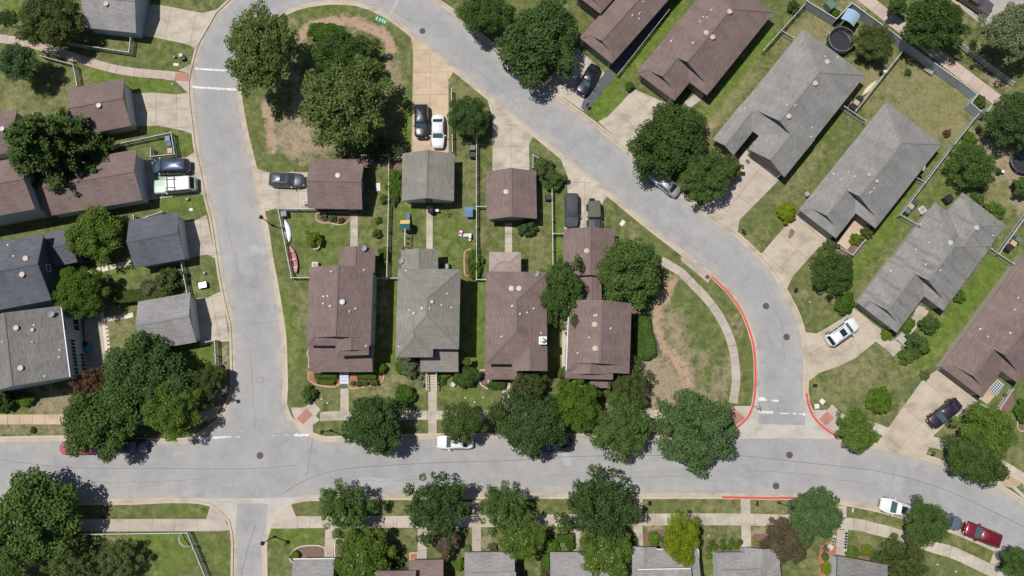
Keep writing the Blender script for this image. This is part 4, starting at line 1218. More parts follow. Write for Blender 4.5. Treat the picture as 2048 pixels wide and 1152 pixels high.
# --- right block
house('house', 'brown roofed house at the top edge behind the black sedan', 'house', M_brown, M_wall_d,
      [v((1224, 127.5), (1390, -60), (1161, 73), 2.8, .5, DU, 'gable'), v((1201, 28), (1246, -24), (1150, -15), 3.4, .5, ('dutch', .9), 'gable')],
      [('pipe', 1266, 31), ('pipe', 1280, 27), ('small', 1278, 38), ('small', 1286, 4)], [('g', 0, 'A', .52, 4.6, M_door_g)])
house('house', 'brown roofed house with two tan round vents near the top centre', 'house', M_brown, M_wall_d,
      [v((1414, 191), (1548, 24), (1264, 156), 2.8, .5, DU, 'hip'), v((1349, 202), (1424, 110), (1264, 156), 2.8, .5, DU, 'gable')],
      [('rt', 1412, 66), ('rt', 1425, 75), ('rt', 1459, 24), ('pipe', 1344, 82), ('pipe', 1387, 86), ('small', 1399, 43), ('small', 1406, 34), ('small', 1422, 20), ('small', 1414, 35)], [('g', 1, 'A', .5, 4.8, M_door_d)])
house('house', 'long grey roofed house with gabled garage front and cream round vents', 'house', M_greyl, M_wall_d,
      [v((1590, 327), (1731, 150), (1449, 251), 2.8, .5, ('dutch', 2.4), 'hip'), v((1569, 354.5), (1630, 279), (1496, 299), 2.8, .5, 'gable', 'gable'), v((1467, 311), (1524, 240), (1423, 281), 2.8, .5, 'gable', 'gable')],
      [('rt', 1577, 233), ('rt', 1630, 167), ('rt', 1654, 124), ('pipe', 1576, 210), ('pipe', 1591, 211), ('small', 1489, 217), ('small', 1623, 256), ('small', 1622, 274), ('small', 1675, 115), ('small', 1650, 113)], [('g', 1, 'A', .5, 4.7, M_door_d)])
house('house', 'grey roofed house with slate garage door beside the yellow round bush', 'house', M_greyl, M_wall_d,
      [v((1751, 457), (1884, 288), (1595, 423), 2.8, .5, DU, 'hip'), v((1672, 477), (1730, 403), (1595, 423), 2.8, .5, DU, 'gable')],
      [('pipe', 1669, 348), ('small', 1696, 344), ('small', 1709, 353), ('box', 1737, 350), ('box', 1753, 363), ('pipe', 1742, 385), ('small', 1680, 359), ('dish', 1842, 338), ('small', 1748, 377)], [('g', 1, 'A', .5, 5.0, M_door_g), ('d', 0, 'A', .75, M_door_d)])
house('house', 'grey roofed house with dark streaks and two white vents at the right', 'house', M_grey2, M_wall_t,
      [v((1887, 622), (1985, 490), (1716, 607), 2.8, .5, DU, 'hip'), v((1793.5, 666), (1860, 577), (1711, 607), 2.8, .5, DU, 'gable'), v((1945, 540), (2012, 450), (1925, 384), 2.8, .5, 'gable', 'hip')],
      [('rg', 1900, 486), ('rg', 1952, 456), ('pipe', 1853, 529), ('pipe', 1783, 542), ('small', 1831, 499), ('small', 1857, 485), ('small', 1985, 471), ('small', 1880, 541), ('small', 1840, 448)], [('g', 1, 'A', .5, 5.0, M_door_g), ('d', 0, 'A', .75, M_door_d)])
house('house', 'brown roofed house cut off by the right edge above the dark purple sedan', 'house', M_brown, M_wall_t,
      [v((2037, 768), (2170, 583), (1882, 735), 2.8, .5, DU, 'gable'), v((1964, 796), (2030, 704), (1882, 735), 2.8, .5, DU, 'gable')],
      [('pipe', 1962, 658), ('pipe', 2022, 666), ('small', 1975, 673), ('small', 2029, 619), ('small', 2036, 596)], [('g', 1, 'A', .46, 4.9, M_door_d), ('d', 0, 'A', .75, M_door_d)])

# --- lower row, mostly below the frame
house('house', 'grey roofed house corner at the bottom beside the side street', 'house', M_neut, M_wall_t, [v((586, 1119), (669, 1118), (600, 1260), 3.0, .3, 'gable', 'gable')], gutters=[(0, '0')])
house('house', 'brown roofed house at the bottom edge with a dark pane gable', 'house', M_brown, M_wall_d, [v((752, 1142), (832, 1141), (752, 1290), 4.4, .4), v((818, 1120), (887, 1119), (818, 1250), 3.2, .25)], windows=[(0, '0', .35, 3.4, 1.6, .9)])
house('house', 'grey roofed house at the bottom with a wide low front dormer', 'house', M_neut, M_wall_d, [v((929, 1105), (1029, 1103), (929, 1290), 3.0, .3), v((940, 1145), (1032, 1144), (940, 1260), 4.2, .3)])
house('house', 'grey roofed house at the bottom half hidden by a pale tree', 'house', M_neut, M_wall_d, [v((1100, 1104), (1196, 1104), (1100, 1290), 3.0, .25), v((1163, 1140), (1233, 1142), (1163, 1290), 4.2, .3)])
house('house', 'grey roofed house with white trimmed porch under the yellow tree', 'house', M_neut, M_wall_w, [v((1264, 1100), (1396, 1099), (1264, 1290), 3.0, .3), v((1264, 1093), (1264, 1200), (1313, 1093), 3.1, .3), v((1276, 1140), (1382, 1138), (1276, 1290), 4.6, .4)], trim=M_trim, gutters=[(0, '0'), (2, '0'), (0, 'B')])
house('house', 'grey roofed house with white side railing at the bottom right', 'house', M_neut, M_wall_w, [v((1430, 1105), (1556, 1104), (1430, 1290), 3.0, .3), v((1488, 1095), (1488, 1200), (1560, 1095), 3.2, .3), v((1443, 1140), (1522, 1138), (1443, 1290), 4.2, .3)], trim=M_gtrim)
house('house', 'weathered grey roof rotated at the bottom beside the cottage garden', 'house', M_old, M_wall_w, [v((1675, 1111), (1775, 1130), (1660, 1230), 3.2, .25)], trim=M_dark)

# steps in front of the inner houses
def steps(label, x0, x1, y0, y1, n, m, rail, z1=.55):
    a, b = P2(x0, y0, .3), P2(x1, y1, .3)
    w, d = b.x - a.x, a.y - b.y
    cx = (a.x + b.x) / 2
    root = thing('porch_steps', label, 'steps', (cx, a.y - d / 2, 0))
    for k in range(n):
        zz = z1 - (z1 - .18) * k / max(1, n - 1)
        mb = MB(); mb.box((0, d / 2 - d / n * (k + .5), zz / 2 + .03), (w, d / n - .03, zz)); mb.build('tread', m, root)
    for sx in (-1, 1):
        if not rail: break
        mb = MB()
        mb.beam((sx * (w / 2 + .08), d / 2, z1 + .95), (sx * (w / 2 + .08), -d / 2, 1.1), .12, .07)
        for k in range(7):
            y = d / 2 - d * k / 6
            mb.beam((sx * (w / 2 + .08), y, .1), (sx * (w / 2 + .08), y, z1 + .93 - (z1 - .15) * k / 6), .05, .05)
        mb.build('handrail', M_fence_w, root)
    return root
M_bluestep = mat('pale_blue_painted_concrete', (.42, .46, .54), .6, .3, .08)
steps('pale blue painted steps at the porch of the left brown house', 680, 697, 741, 768, 4, M_bluestep, False)
steps('wooden steps with white rails at the grey house porch', 856, 873, 742, 781, 7, M_wood, True, .9)

# ------------------------------------------------------------------ trees
def leaf_quads(pos, nrm, size, rs, asp=.7, fold=0):
    n = len(pos)
    nrm = nrm / np.linalg.norm(nrm, axis=1, keepdims=True)
    t = rs.normal(size=(n, 3)); t -= (t * nrm).sum(1, keepdims=True) * nrm
    t /= np.linalg.norm(t, axis=1, keepdims=True)
    b = np.cross(nrm, t)
    sz = np.asarray(size).reshape(-1, 1) * rs.uniform(.7, 1.3, (n, 1))
    p = np.stack([pos - t * sz, pos - b * sz * asp + nrm * sz * .12, pos + t * sz, pos + b * sz * asp + nrm * sz * .12], 1)
    return p.reshape(-1, 3)

def quad_mesh(name, verts, m):
    n = len(verts) // 4
    me = bpy.data.meshes.new(name)
    me.vertices.add(n * 4); me.vertices.foreach_set('co', verts.astype(np.float32).ravel())
    me.loops.add(n * 4); me.loops.foreach_set('vertex_index', np.arange(n * 4, dtype=np.int32))
    me.polygons.add(n); me.polygons.foreach_set('loop_start', np.arange(0, n * 4, 4, dtype=np.int32)); me.polygons.foreach_set('loop_total', np.full(n, 4, dtype=np.int32))
    me.materials.append(m)
    me.update(calc_edges=True)
    return me

def sph(n, rs):
    q = rs.normal(size=(n, 3)); return q / np.linalg.norm(q, axis=1, keepdims=True)

def broad_crown(name, seed, nl=46, leaf=.040, per=230, lob=(.17, .30), flat=.80, spread=.86, fill=900, jag=.0):
    """unit crown (radius 1) of leaf clumps around limb tips"""
    rs = np.random.RandomState(seed)
    P_, N_ = [], []
    ax = rs.uniform(.86, 1.06, 2)
    hr = [(k, rs.uniform(-1, 1) * .17 / k ** .5, rs.uniform(0, 6.28)) for k in range(2, 8)]
    for k in range(nl):
        d = sph(1, rs)[0]; d[2] = abs(d[2]) * .9 - .25
        r = spread * (rs.uniform(.30, 1.0) ** .45) * (1 + jag * rs.uniform(-1, 1))
        th = math.atan2(d[1], d[0]); r *= 1 + sum(a * math.cos(k_ * th + p_) for k_, a, p_ in hr)
        c = d * r * np.array([ax[0], ax[1], flat])
        lr = rs.uniform(*lob)
        n = int(per * (lr / .23) ** 2)
        q = sph(n, rs)
        q[:, 2] = np.where(q[:, 2] < -.3, -q[:, 2], q[:, 2])
        rad = lr * rs.uniform(.55, 1.08, (n, 1))
        P_.append(c + q * rad * np.array([1, 1, .75]))
        N_.append(q * .8 + rs.normal(size=(n, 3)) * .5 + np.array([0, 0, .55]))
    q = sph(fill, rs) * rs.uniform(.1, .7, (fill, 1)) * np.array([1, 1, flat])
    P_.append(q); N_.append(rs.normal(size=(fill, 3)) + np.array([0, 0, .5]))
    p = np.concatenate(P_); nn = np.concatenate(N_)
    return quad_mesh(name, leaf_quads(p, nn, np.full(len(p), leaf), rs), M_leaves['maple'])

def conifer_crown(name, seed, nb=175):
    rs = np.random.RandomState(seed)
    P_, N_ = [], []
    for k in range(nb):
        a = rs.uniform(0, 2 * math.pi); z = rs.uniform(-.6, .75)
        rr = (1 - (z + .6) / 1.5) * rs.uniform(.72, 1.0) + .06
        n = int(230 * rr + 25)
        t = rs.uniform(.12, 1, n) ** .7
        x = t * rr
        side = rs.normal(size=n) * .075 * (1.2 - t * .85)
        P_.append(np.c_[x * math.cos(a) - side * math.sin(a), x * math.sin(a) + side * math.cos(a), z + .22 * t - .12 * t * t + rs.normal(size=n) * .03])
        N_.append(np.c_[rs.normal(size=n) * .5, rs.normal(size=n) * .5, np.full(n, .9)])
    p = np.concatenate(P_)
    return quad_mesh(name, leaf_quads(p, np.concatenate(N_), np.full(len(p), .034), rs, .3), M_leaves['conifer'])

def blossom(name, seed, n=150, s=.016):
    rs = np.random.RandomState(seed)
    q = sph(n, rs); q[:, 2] = np.abs(q[:, 2])
    keep = np.sin(q[:, 0] * 5 + seed) + np.cos(q[:, 1] * 6) > .1
    q = q[keep]
    p = q * rs.uniform(.82, 1.0, (len(q), 1)) * np.array([1, 1, .82])
    return quad_mesh(name, leaf_quads(p, q + rs.normal(size=q.shape) * .4, np.full(len(q), s), rs), M_pinkf)

CROWN = {
    'a': broad_crown('crown_maple', 11, 95, .028, 250, (.12, .21)), 'b': broad_crown('crown_maple', 12, 105, .027, 240, (.11, .20)), 'c': broad_crown('crown_maple', 13, 85, .029, 250, (.13, .24)),
    'd': broad_crown('crown_maple', 14, 95, .028, 240, (.11, .21), .8, .90, 1800, .10), 'e': broad_crown('crown_ragged', 15, 115, .028, 220, (.09, .18), .8, .92, 2200, .16),
    's': broad_crown('crown_sycamore', 21, 130, .024, 330, (.09, .18), .85, .9, 2600, .12), 't': broad_crown('crown_sycamore', 22, 130, .025, 320, (.09, .18), .85, .92, 2600, .15),
    'f': broad_crown('crown_fine', 31, 110, .024, 330, (.11, .19), .8, .88, 2400, .08), 'g': broad_crown('crown_fine', 32, 110, .025, 260, (.09, .17), .8, .93, 2000, .16),
    'a1': broad_crown('crown_maple', 61, 90, .029, 250, (.12, .22)), 'b1': broad_crown('crown_maple', 62, 110, .027, 240, (.10, .19)), 'c1': broad_crown('crown_maple', 63, 80, .029, 260, (.13, .25)),
    'd1': broad_crown('crown_maple', 64, 100, .028, 240, (.10, .20), .8, .90, 1800, .12), 'e1': broad_crown('crown_ragged', 65, 120, .028, 215, (.08, .17), .8, .93, 2200, .18),
    'f1': broad_crown('crown_fine', 66, 115, .024, 320, (.10, .18), .8, .88, 2400, .10), 'g1': broad_crown('crown_fine', 67, 115, .025, 250, (.08, .16), .8, .94, 2000, .18), 'y1': broad_crown('crown_shrub', 68, 42, .060, 135, (.14, .26), .85, .86, 600, .2),
    'k': conifer_crown('crown_conifer', 41),
    'x': broad_crown('crown_shrub', 51, 40, .060, 170, (.2, .32), .8, .74, 700), 'y': broad_crown('crown_shrub', 52, 40, .062, 140, (.16, .28), .85, .84, 600, .15), 'z': broad_crown('crown_ball', 53, 60, .050, 220, (.18, .25), .85, .76, 1200),
}
BLOSS = blossom('blossoms', 3)

def trunk_mesh(seed):
    rs = random.Random(seed)
    mb = MB()
    pts = [Vector((0, 0, 0)), Vector((.02, .01, .3)), Vector((.0, .03, .6)), Vector((.02, 0, 1.0))]
    rad = [.036, .027, .022, .012]
    for i in range(3): mb.tube(pts[i], pts[i + 1], rad[i], rad[i + 1], 8)
    for k in range(7):
        a = 2 * math.pi * k / 7 + rs.uniform(-.3, .3)
        z = rs.uniform(.45, .8)
        p0 = Vector((.01, .015, z)); p1 = p0 + Vector((math.cos(a) * .22, math.sin(a) * .22, .16)); p2 = p1 + Vector((math.cos(a) * .24, math.sin(a) * .24, .14 + rs.uniform(-.05, .1)))
        mb.tube(p0, p1, .014, .010, 6); mb.tube(p1, p2, .010, .004, 6)
    me = bpy.data.meshes.new('trunk')
    me.from_pydata(mb.v, [], mb.f); me.materials.append(M_bark); me.update()
    return me
TRUNK = [trunk_mesh(s) for s in (1, 2, 3)]
TN = [0]

def tree(name, label, cat, form, px, py, r, h, leaf, ry=None, group=None, flower=None, base=ZL, sz=None):
    TN[0] += 1
    rs = random.Random(TN[0] * 17)
    if form + '1' in CROWN and TN[0] % 2: form = form + '1'
    big = 1.045
    rm = r * .0655 * big
    zc = max(h - .78 * rm, rm * .55)
    q = P(px, py, zc)
    rot = rs.uniform(0, 6.28) if ry is None else rs.choice([0, math.pi])
    root = thing(name, label, cat, (q.x, q.y, base), 0, group)
    kx = (HC - zc) / HC
    sx = rm * kx; sy = (ry or r) * .0655 * big * kx
    vz = (sz or 1.0) * min(sx, sy)
    share('crown', CROWN[form], root, (0, 0, zc - base), (0, 0, rot), (sx, sy, vz), M_leaves[leaf])
    if flower: share('blossoms', BLOSS, root, (0, 0, zc - base), (0, 0, rot), (sx, sy, vz), flower)
    share('trunk', TRUNK[TN[0] % 3], root, (0, 0, -.05), (0, 0, rs.uniform(0, 6)), (sx * 1.3, sx * 1.3, max(.4, (zc - base) * 1.1 + .05)))
    return root

T = lambda *a, **k: tree('shade_tree', a[0], 'tree', *a[1:], **k)
# upper left
T('olive green tree at the top left shading the pinkish path', 'f', 100, 40, 76, 8, 'olive')
T('bluish green tree at the left edge below the olive tree', 'a', 36, 122, 50, 7, 'blue')
T('small dark tree in the very top left corner', 'b', 16, 36, 24, 4.5, 'dark')
tree('conifer_tree', 'dark spiky conifer over the brown roofs at the left edge', 'tree', 'k', 102, 303, 128, 11, 'conifer')
T('mid green tree between the brown and slate blue roofs', 'a', 190, 468, 64, 7, 'light')
T('bright green tree above the charcoal roofed house', 'f', 160, 582, 58, 7, 'bright')
T('largest dark tree of the lower left clump beside the lone garage', 'c', 288, 745, 84, 9, 'deep')
T('dark green tree overhanging the road and the hidden red car', 'c', 208, 842, 84, 8.5, 'maple')
T('yellow green tree at the right of the lower left clump', 'f', 342, 815, 66, 8, 'light')
T('rust red leaved tree beside the two storey pale house', 'g', 178, 775, 40, 5, 'rust')
T('olive brown tree on the right fringe of the lower left clump', 'g', 398, 775, 40, 5.5, 'olive')
T('small dark tree by the picket fence at the street bend', 'y', 428, 752, 26, 3.5, 'dark')
# lower left corner
T('large dark tree at the left below the main road', 'a', 72, 1035, 104, 9.5, 'maple')
T('green tree cut off by the bottom left corner', 'c', 25, 1120, 55, 7, 'maple')
tree('crape_myrtle', 'dusty crape myrtle with pink flowers at the bottom left', 'tree', 'g', 150, 1140, 62, 5, 'crape', flower=M_dpinkf)
tree('crape_myrtle', 'smaller dusty crape myrtle right of the pink one at the bottom left', 'tree', 'g', 238, 1120, 44, 4.5, 'crape', flower=M_dpinkf)
# inner block, upper loop
tree('sycamore_tree', 'yellow green sycamore beside the left street crosswalk', 'tree', 's', 519, 97, 84, 12, 'syc', ry=108)
tree('sycamore_tree', 'broad yellow green sycamore left of the black car on tan driveway', 'tree', 't', 692, 205, 104, 12, 'syc')
T('dark green tree behind the two sycamores in the loop lawn', 'f', 690, 112, 82, 6.5, 'dark', ry=62)
T('dark fine leaved tree between the white car and an empty driveway', 'f', 934, 233, 48, 6, 'deep')
T('dark ragged tree squeezed between the two rightmost brown houses', 'e', 1124, 582, 50, 8, 'dark', ry=80)
T('big dark tree over the brown garage beside the curved sidewalk', 'a', 1263, 540, 80, 9, 'maple')
# trees along the inner block front
T('dark maple before the leftmost brown house on the main road', 'a', 747, 850, 68, 8, 'deep')
T('round maple over the parked white sedan', 'b', 923, 844, 47, 7, 'maple')
T('big dark maple over the black car on the main road', 'c', 1060, 845, 72, 8.5, 'deep')
T('bright green tree between two darker maples before the rightmost house', 'f', 1150, 808, 56, 7.5, 'bright')
T('green maple left of the largest round street tree', 'd', 1243, 858, 64, 7.5, 'maple')
T('largest round street tree beside the red kerb corner', 'd', 1392, 862, 82, 8, 'blue')
T('feathery olive tree in front of the rightmost brown house', 'g', 1262, 776, 50, 5.5, 'olive')
T('brownish flowering tree above the big dark maple', 'g', 1056, 770, 40, 5, 'olive', flower=M_dpinkf)
# right block
T('dark tree at the top edge between the street and a brown roof', 'c', 968, 25, 56, 7, 'dark')
T('big round dark tree above the black sedan driveway', 'c', 1083, 88, 94, 9, 'deep')
T('big round green tree over the silver sedan', 'c', 1340, 280, 84, 8.5, 'dark')
T('smaller green tree right of the one over the silver sedan', 'd', 1412, 348, 58, 7, 'maple')
T('small brown tipped tree at the entry of the gabled grey house', 'y', 1458, 332, 30, 4, 'olive')
T('round dark tree beside the oil stained driveway', 'd', 1664, 540, 47, 5.5, 'dark')
T('green street tree at the red kerb on the right', 'b', 1714, 862, 47, 6, 'light')
T('pale green tree in front of the rightmost brown house', 'f', 1968, 868, 64, 7, 'light')
T('dark green street tree overhanging the road bend at right', 'c', 1950, 915, 58, 7, 'maple')
tree('crape_myrtle', 'dusty pink crape myrtle beside the trampoline', 'tree', 'f', 1746, 85, 46, 5, 'crape', flower=M_dpinkf)
T('dark fine leaved tree over the path near the upper right corner', 'f', 1868, 45, 74, 9, 'dark')
tree('sycamore_tree', 'pale leaved sycamore at the upper right corner', 'tree', 't', 2020, 62, 66, 10, 'sycpale')
T('dark tree at the right edge above the black trampoline', 'f', 2030, 238, 66, 8, 'deep')
T('round green tree in the backyard behind the streaked grey roof', 'd', 1944, 332, 50, 5.5, 'maple')
T('small tree at the right edge below the black trampoline', 'y', 2048, 372, 24, 3.5, 'maple')
T('small dark tree beside the white ranch fence at the top', 'y', 1795, 10, 24, 4, 'dark')
# lower row of street trees
T('leftmost street tree of the lower row by the side street', 'e', 690, 1014, 56, 7, 'maple')
T('pale flowering tree over the bottom left grey house', 'f', 728, 1108, 62, 6.5, 'light', flower=M_whitef)
T('second street tree of the lower row with ragged crown', 'e', 872, 1012, 68, 8, 'deep')
tree('crape_myrtle', 'small pink crape myrtle below the second lower street tree', 'tree', 'y', 893, 1085, 30, 3.5, 'purple', flower=M_pinkf)
T('third street tree of the lower row', 'e', 1010, 1018, 54, 7, 'maple')
T('pale flowering tree below the third lower street tree', 'f', 1045, 1075, 50, 6, 'light', flower=M_whitef)
T('fourth and widest street tree of the lower row', 'e', 1202, 1015, 80, 8, 'deep')
T('pale flowering tree over the half hidden grey house', 'f', 1212, 1108, 58, 6.5, 'light', flower=M_whitef)
T('bright yellow tree in front of the white trimmed grey house', 'd', 1364, 1076, 40, 6, 'yellow', ry=52)
tree('crape_myrtle', 'purple brown crape myrtle beside the white railed house', 'tree', 'f', 1572, 1080, 50, 5.5, 'purple', flower=M_dpinkf)
T('street tree beside the purple brown crape myrtle', 'd', 1630, 1030, 56, 7, 'blue')
T('street tree hiding the tail of the parked white SUV', 'b', 1853, 1047, 49, 6.5, 'maple')
T('olive tree at the bottom beside the rotated grey roof', 'g', 1805, 1122, 50, 5, 'olive')
T('tree cut off by the bottom right corner', 'a', 2040, 1128, 38, 6, 'maple')

# shrubs: label, form, px, py, r, height, leaf
B = lambda *a, **k: tree('shrub', a[0], 'shrub', *a[1:], **k)
B('brownish shrub beside the green grass square near the slate garage', 'y', 340, 560, 32, 2, 'olive')
B('grey green shrub left of the brownish one by the slate garage', 'y', 300, 578, 26, 1.8, 'grey')
B('dark shrub below the two storey pale house at the left edge', 'y', 12, 800, 26, 2.2, 'dark')
B('bright shrub below the two storey pale house', 'x', 55, 800, 17, 1.5, 'bright')
B('tiny round shrub in the strip by the bottom left sidewalk', 'x', 66, 860, 7, .7, 'maple')
B('bright shrub on the left flank of the grey garage', 'g', 797, 366, 26, 2.6, 'bright', ry=38)
B('grey green bush above the left flank shrub of the grey garage', 'g', 796, 302, 22, 2.2, 'grey')
B('dark bush under the broad sycamore beside the tan driveway', 'y', 748, 296, 30, 2.4, 'dark')
B('yellow green bush edge at the top of the loop lawn', 'x', 652, 62, 40, 1.8, 'hedge', ry=24)
B('bright small tree in a pot ring between the brown garage and house', 'y', 626, 478, 18, 2.2, 'lime')
B('white flowering bush right of the brown garage in the middle', 'y', 1086, 338, 26, 2.6, 'crape', flower=M_whitef)
B('green bush below the white flowering bush beside the covered car', 'y', 1108, 360, 24, 2.4, 'maple')
B('dark bush at the lower right corner of the middle brown garage', 'y', 1055, 456, 22, 1.8, 'deep')
B('vine covered bush along the fence by the orange edged bed', 'g', 948, 528, 18, 1.8, 'bright', ry=38)
B('tall thin shrub at the right of the grey house front', 'x', 934, 722, 9, 3, 'bright')
B('round clipped ball shrub on the lawn of the grey house', 'z', 810, 790, 25, 1.7, 'hedge')
B('dark bush right of the grey house porch', 'x', 934, 752, 28, 2.2, 'dark')
B('grey green bush left of the grey house porch', 'y', 822, 732, 27, 2, 'grey')
B('bright low bush tucked left of the grey green bush', 'x', 804, 738, 15, 1.4, 'bright')
B('small bushy sapling on the corner lawn by the left street', 'y', 618, 788, 17, 1.8, 'maple')
B('dark shrub at the corner of the left brown house porch', 'x', 762, 738, 11, 1.6, 'bright')
B('small ball shrub nearest the pale blue steps', 'z', 705, 766, 6, .8, 'lime')
B('second ball shrub right of the pale blue steps', 'z', 718, 767, 8, .9, 'maple')
B('third ball shrub right of the pale blue steps', 'z', 731, 766, 7, .9, 'maple')
B('dark bush pair in front of the house with twin vents', 'x', 992, 770, 20, 1.4, 'dark', ry=12)
B('leafy bush at the corner of the rightmost inner house', 'y', 1130, 748, 18, 2, 'maple')
B('bright bush by the steps of the rightmost inner house', 'x', 1214, 786, 12, 1.4, 'bright')
B('round green bush at the corner of the garage near the slate strip', 'z', 1258, 172, 12, 1.4, 'bright')
B('yellow round bush beside the slate garage door', 'z', 1573, 425, 24, 1.6, 'yellow')
B('green bush beside the entry walk of the slate door house', 'y', 1662, 489, 16, 1.5, 'olive')
B('reddish bush at the entry path of the slate door house', 'y', 1735, 463, 14, 1.6, 'olive')
B('bright leafy bush beside the entry path of the slate door house', 'y', 1712, 478, 14, 1.2, 'lime')
B('low round bush on the lawn above the white SUV', 'x', 1690, 606, 24, .8, 'hedge')
B('double lobed clipped bush on the lower right lawn', 'z', 1758, 802, 30, 1.7, 'bright')
B('bush beside the entry walk of the streaked grey house', 'y', 1832, 690, 28, 1.9, 'maple')
B('pale bush below the entry bush of the streaked grey house', 'y', 1812, 712, 18, 1.2, 'light')
B('low bush along the curved walk of the streaked grey house', 'x', 1814, 648, 15, 1, 'hedge', ry=22)
B('flowering bush upper end of the curved walk', 'y', 1858, 650, 22, 1.6, 'maple')
B('white flowering bush on the right flank of the streaked grey house', 'y', 1918, 592, 16, 1.6, 'bright', flower=M_whitef)
B('small bush near the driveway of the rightmost brown house', 'y', 1772, 670, 13, 1, 'lime')
B('grey green grassy clump left of the rightmost driveway', 'y', 1850, 750, 12, .8, 'grey')
B('dark clipped bush at the right edge in the kerbed bed', 'z', 2052, 824, 26, 1.5, 'hedge')
B('bush behind the streaked grey house with pale tips', 'y', 1988, 422, 24, 1.6, 'light')
B('dark bush at the back corner of the streaked grey house', 'y', 1955, 400, 16, 1.4, 'maple')
B('vine bush on the picket fence behind the dry lawn', 'y', 1938, 280, 18, 1.4, 'bright', ry=22)
B('bushes behind the fence corner near the pinkish path', 'y', 1958, 204, 16, 1.2, 'maple')
B('little bright bush beside the green utility cabinet', 'z', 1671, 26, 11, 1, 'bright')
B('dark bush in the dry lawn by the right picket fence', 'y', 1894, 266, 9, 1, 'rust')
B('small plant in the dry lawn below the crape myrtle', 'y', 1816, 144, 9, .7, 'maple')
B('dark shrub at the top between two backyards', 'y', 1586, 12, 15, 1.8, 'dark')
B('bush near the corner of the bottom left grey house', 'z', 590, 1112, 12, 1.2, 'lime')
B('tiny ball shrub beside the bottom left front walk', 'z', 676, 1083, 6, .7, 'bright')
B('dark green shrub beside the pale flowering tree at the bottom', 'y', 790, 1122, 20, 1.6, 'maple')
B('pale leafy shrub left of the dormer house', 'y', 918, 1130, 14, 1.6, 'light')
B('round clipped shrub right of the third lower walk', 'z', 1104, 1090, 16, 1.4, 'bright')
B('clipped shrub at the left of the front walk under the widest street tree', 'z', 1268, 1080, 9, 1, 'hedge')
B('purple leaved shrub at the flank of the half hidden grey house', 'y', 1095, 1146, 15, 1.4, 'purple')
B('rounded clipped hedge ball left of the yellow tree', 'z', 1308, 1078, 14, 1.1, 'bright', ry=18)
B('green hedge ball half under the yellow tree', 'z', 1332, 1082, 12, 1, 'hedge', ry=14)
B('bright bush in the cottage garden bed', 'x', 1656, 1138, 15, 1.3, 'lime')
B('flowering bush right of the cottage garden walk', 'y', 1706, 1104, 15, 1.3, 'light', flower=M_pinkf)
B('small bush next to the flowering bush in the cottage garden', 'y', 1733, 1102, 13, 1.1, 'lime')
B('dark bush near the rotated grey roof', 'y', 1752, 1116, 15, 1.4, 'maple')
B('small shrub in the cottage garden bed', 'x', 1650, 1112, 9, .8, 'maple')
for k, (x, y) in enumerate([(1424, 1086), (1445, 1084), (1464, 1083), (1480, 1084)]):
    B('clipped ball behind the box shrubs at the white railed house, %s' % ('leftmost', 'second from left', 'third from left', 'rightmost')[k], 'z', x, y, 7, .8, 'hedge', group='clipped balls at the white railed house')
for k, (x, y) in enumerate([(1417, 1098), (1418, 1112), (1430, 1094), (1446, 1094), (1459, 1094), (1473, 1092)]):
    B('clipped box shrub in front of the white railed house, %s' % ('leftmost upper', 'leftmost lower', 'third', 'fourth', 'fifth', 'by the walk')[k], 'z', x, y, 8, .7, 'bright', group='clipped box shrubs at the white railed house')
B('small plant against the fence right of the white board', 'y', 768, 398, 11, 1.2, 'maple')
B('low plant in the grass below the white board', 'y', 757, 441, 8, .8, 'bright')
B('dark little bush in the grass right of the backyard walk', 'y', 754, 468, 11, 1.1, 'maple')
B('leafy vine at the house corner beside the long picket fence', 'y', 768, 512, 12, 1.2, 'bright', ry=22)
B('grey green plant in the mulch bed below the navy garage', 'y', 648, 434, 9, .7, 'grey')
B('green plant in the middle of the bed below the navy garage', 'y', 665, 437, 9, .8, 'maple')
B('dark plant at the right of the bed below the navy garage', 'y', 683, 441, 8, .7, 'dark')
B('dark low bush beside the grey garage left wall', 'y', 788, 400, 12, 1.2, 'grey')
B('flower clump in the cottage garden bed upper end', 'y', 1653, 1096, 8, .6, 'grey', flower=M_pinkf)
B('small plant in the tan bed beside the bottom left walk', 'y', 690, 1095, 9, .7, 'maple')
B('grey plant left of the third lower walk', 'y', 985, 1095, 11, .9, 'grey')
B('small green plant right of the white stair rails', 'y', 884, 762, 10, .7, 'maple')
B('low green ground cover at the right of the grey house steps', 'x', 890, 750, 13, .8, 'bright', ry=9)
B('weedy clump at the foot of the dormer house', 'y', 936, 1096, 8, .6, 'grey')
B('small bright clipped box right of the white concrete walk', 'z', 1514, 1086, 7, .6, 'lime')

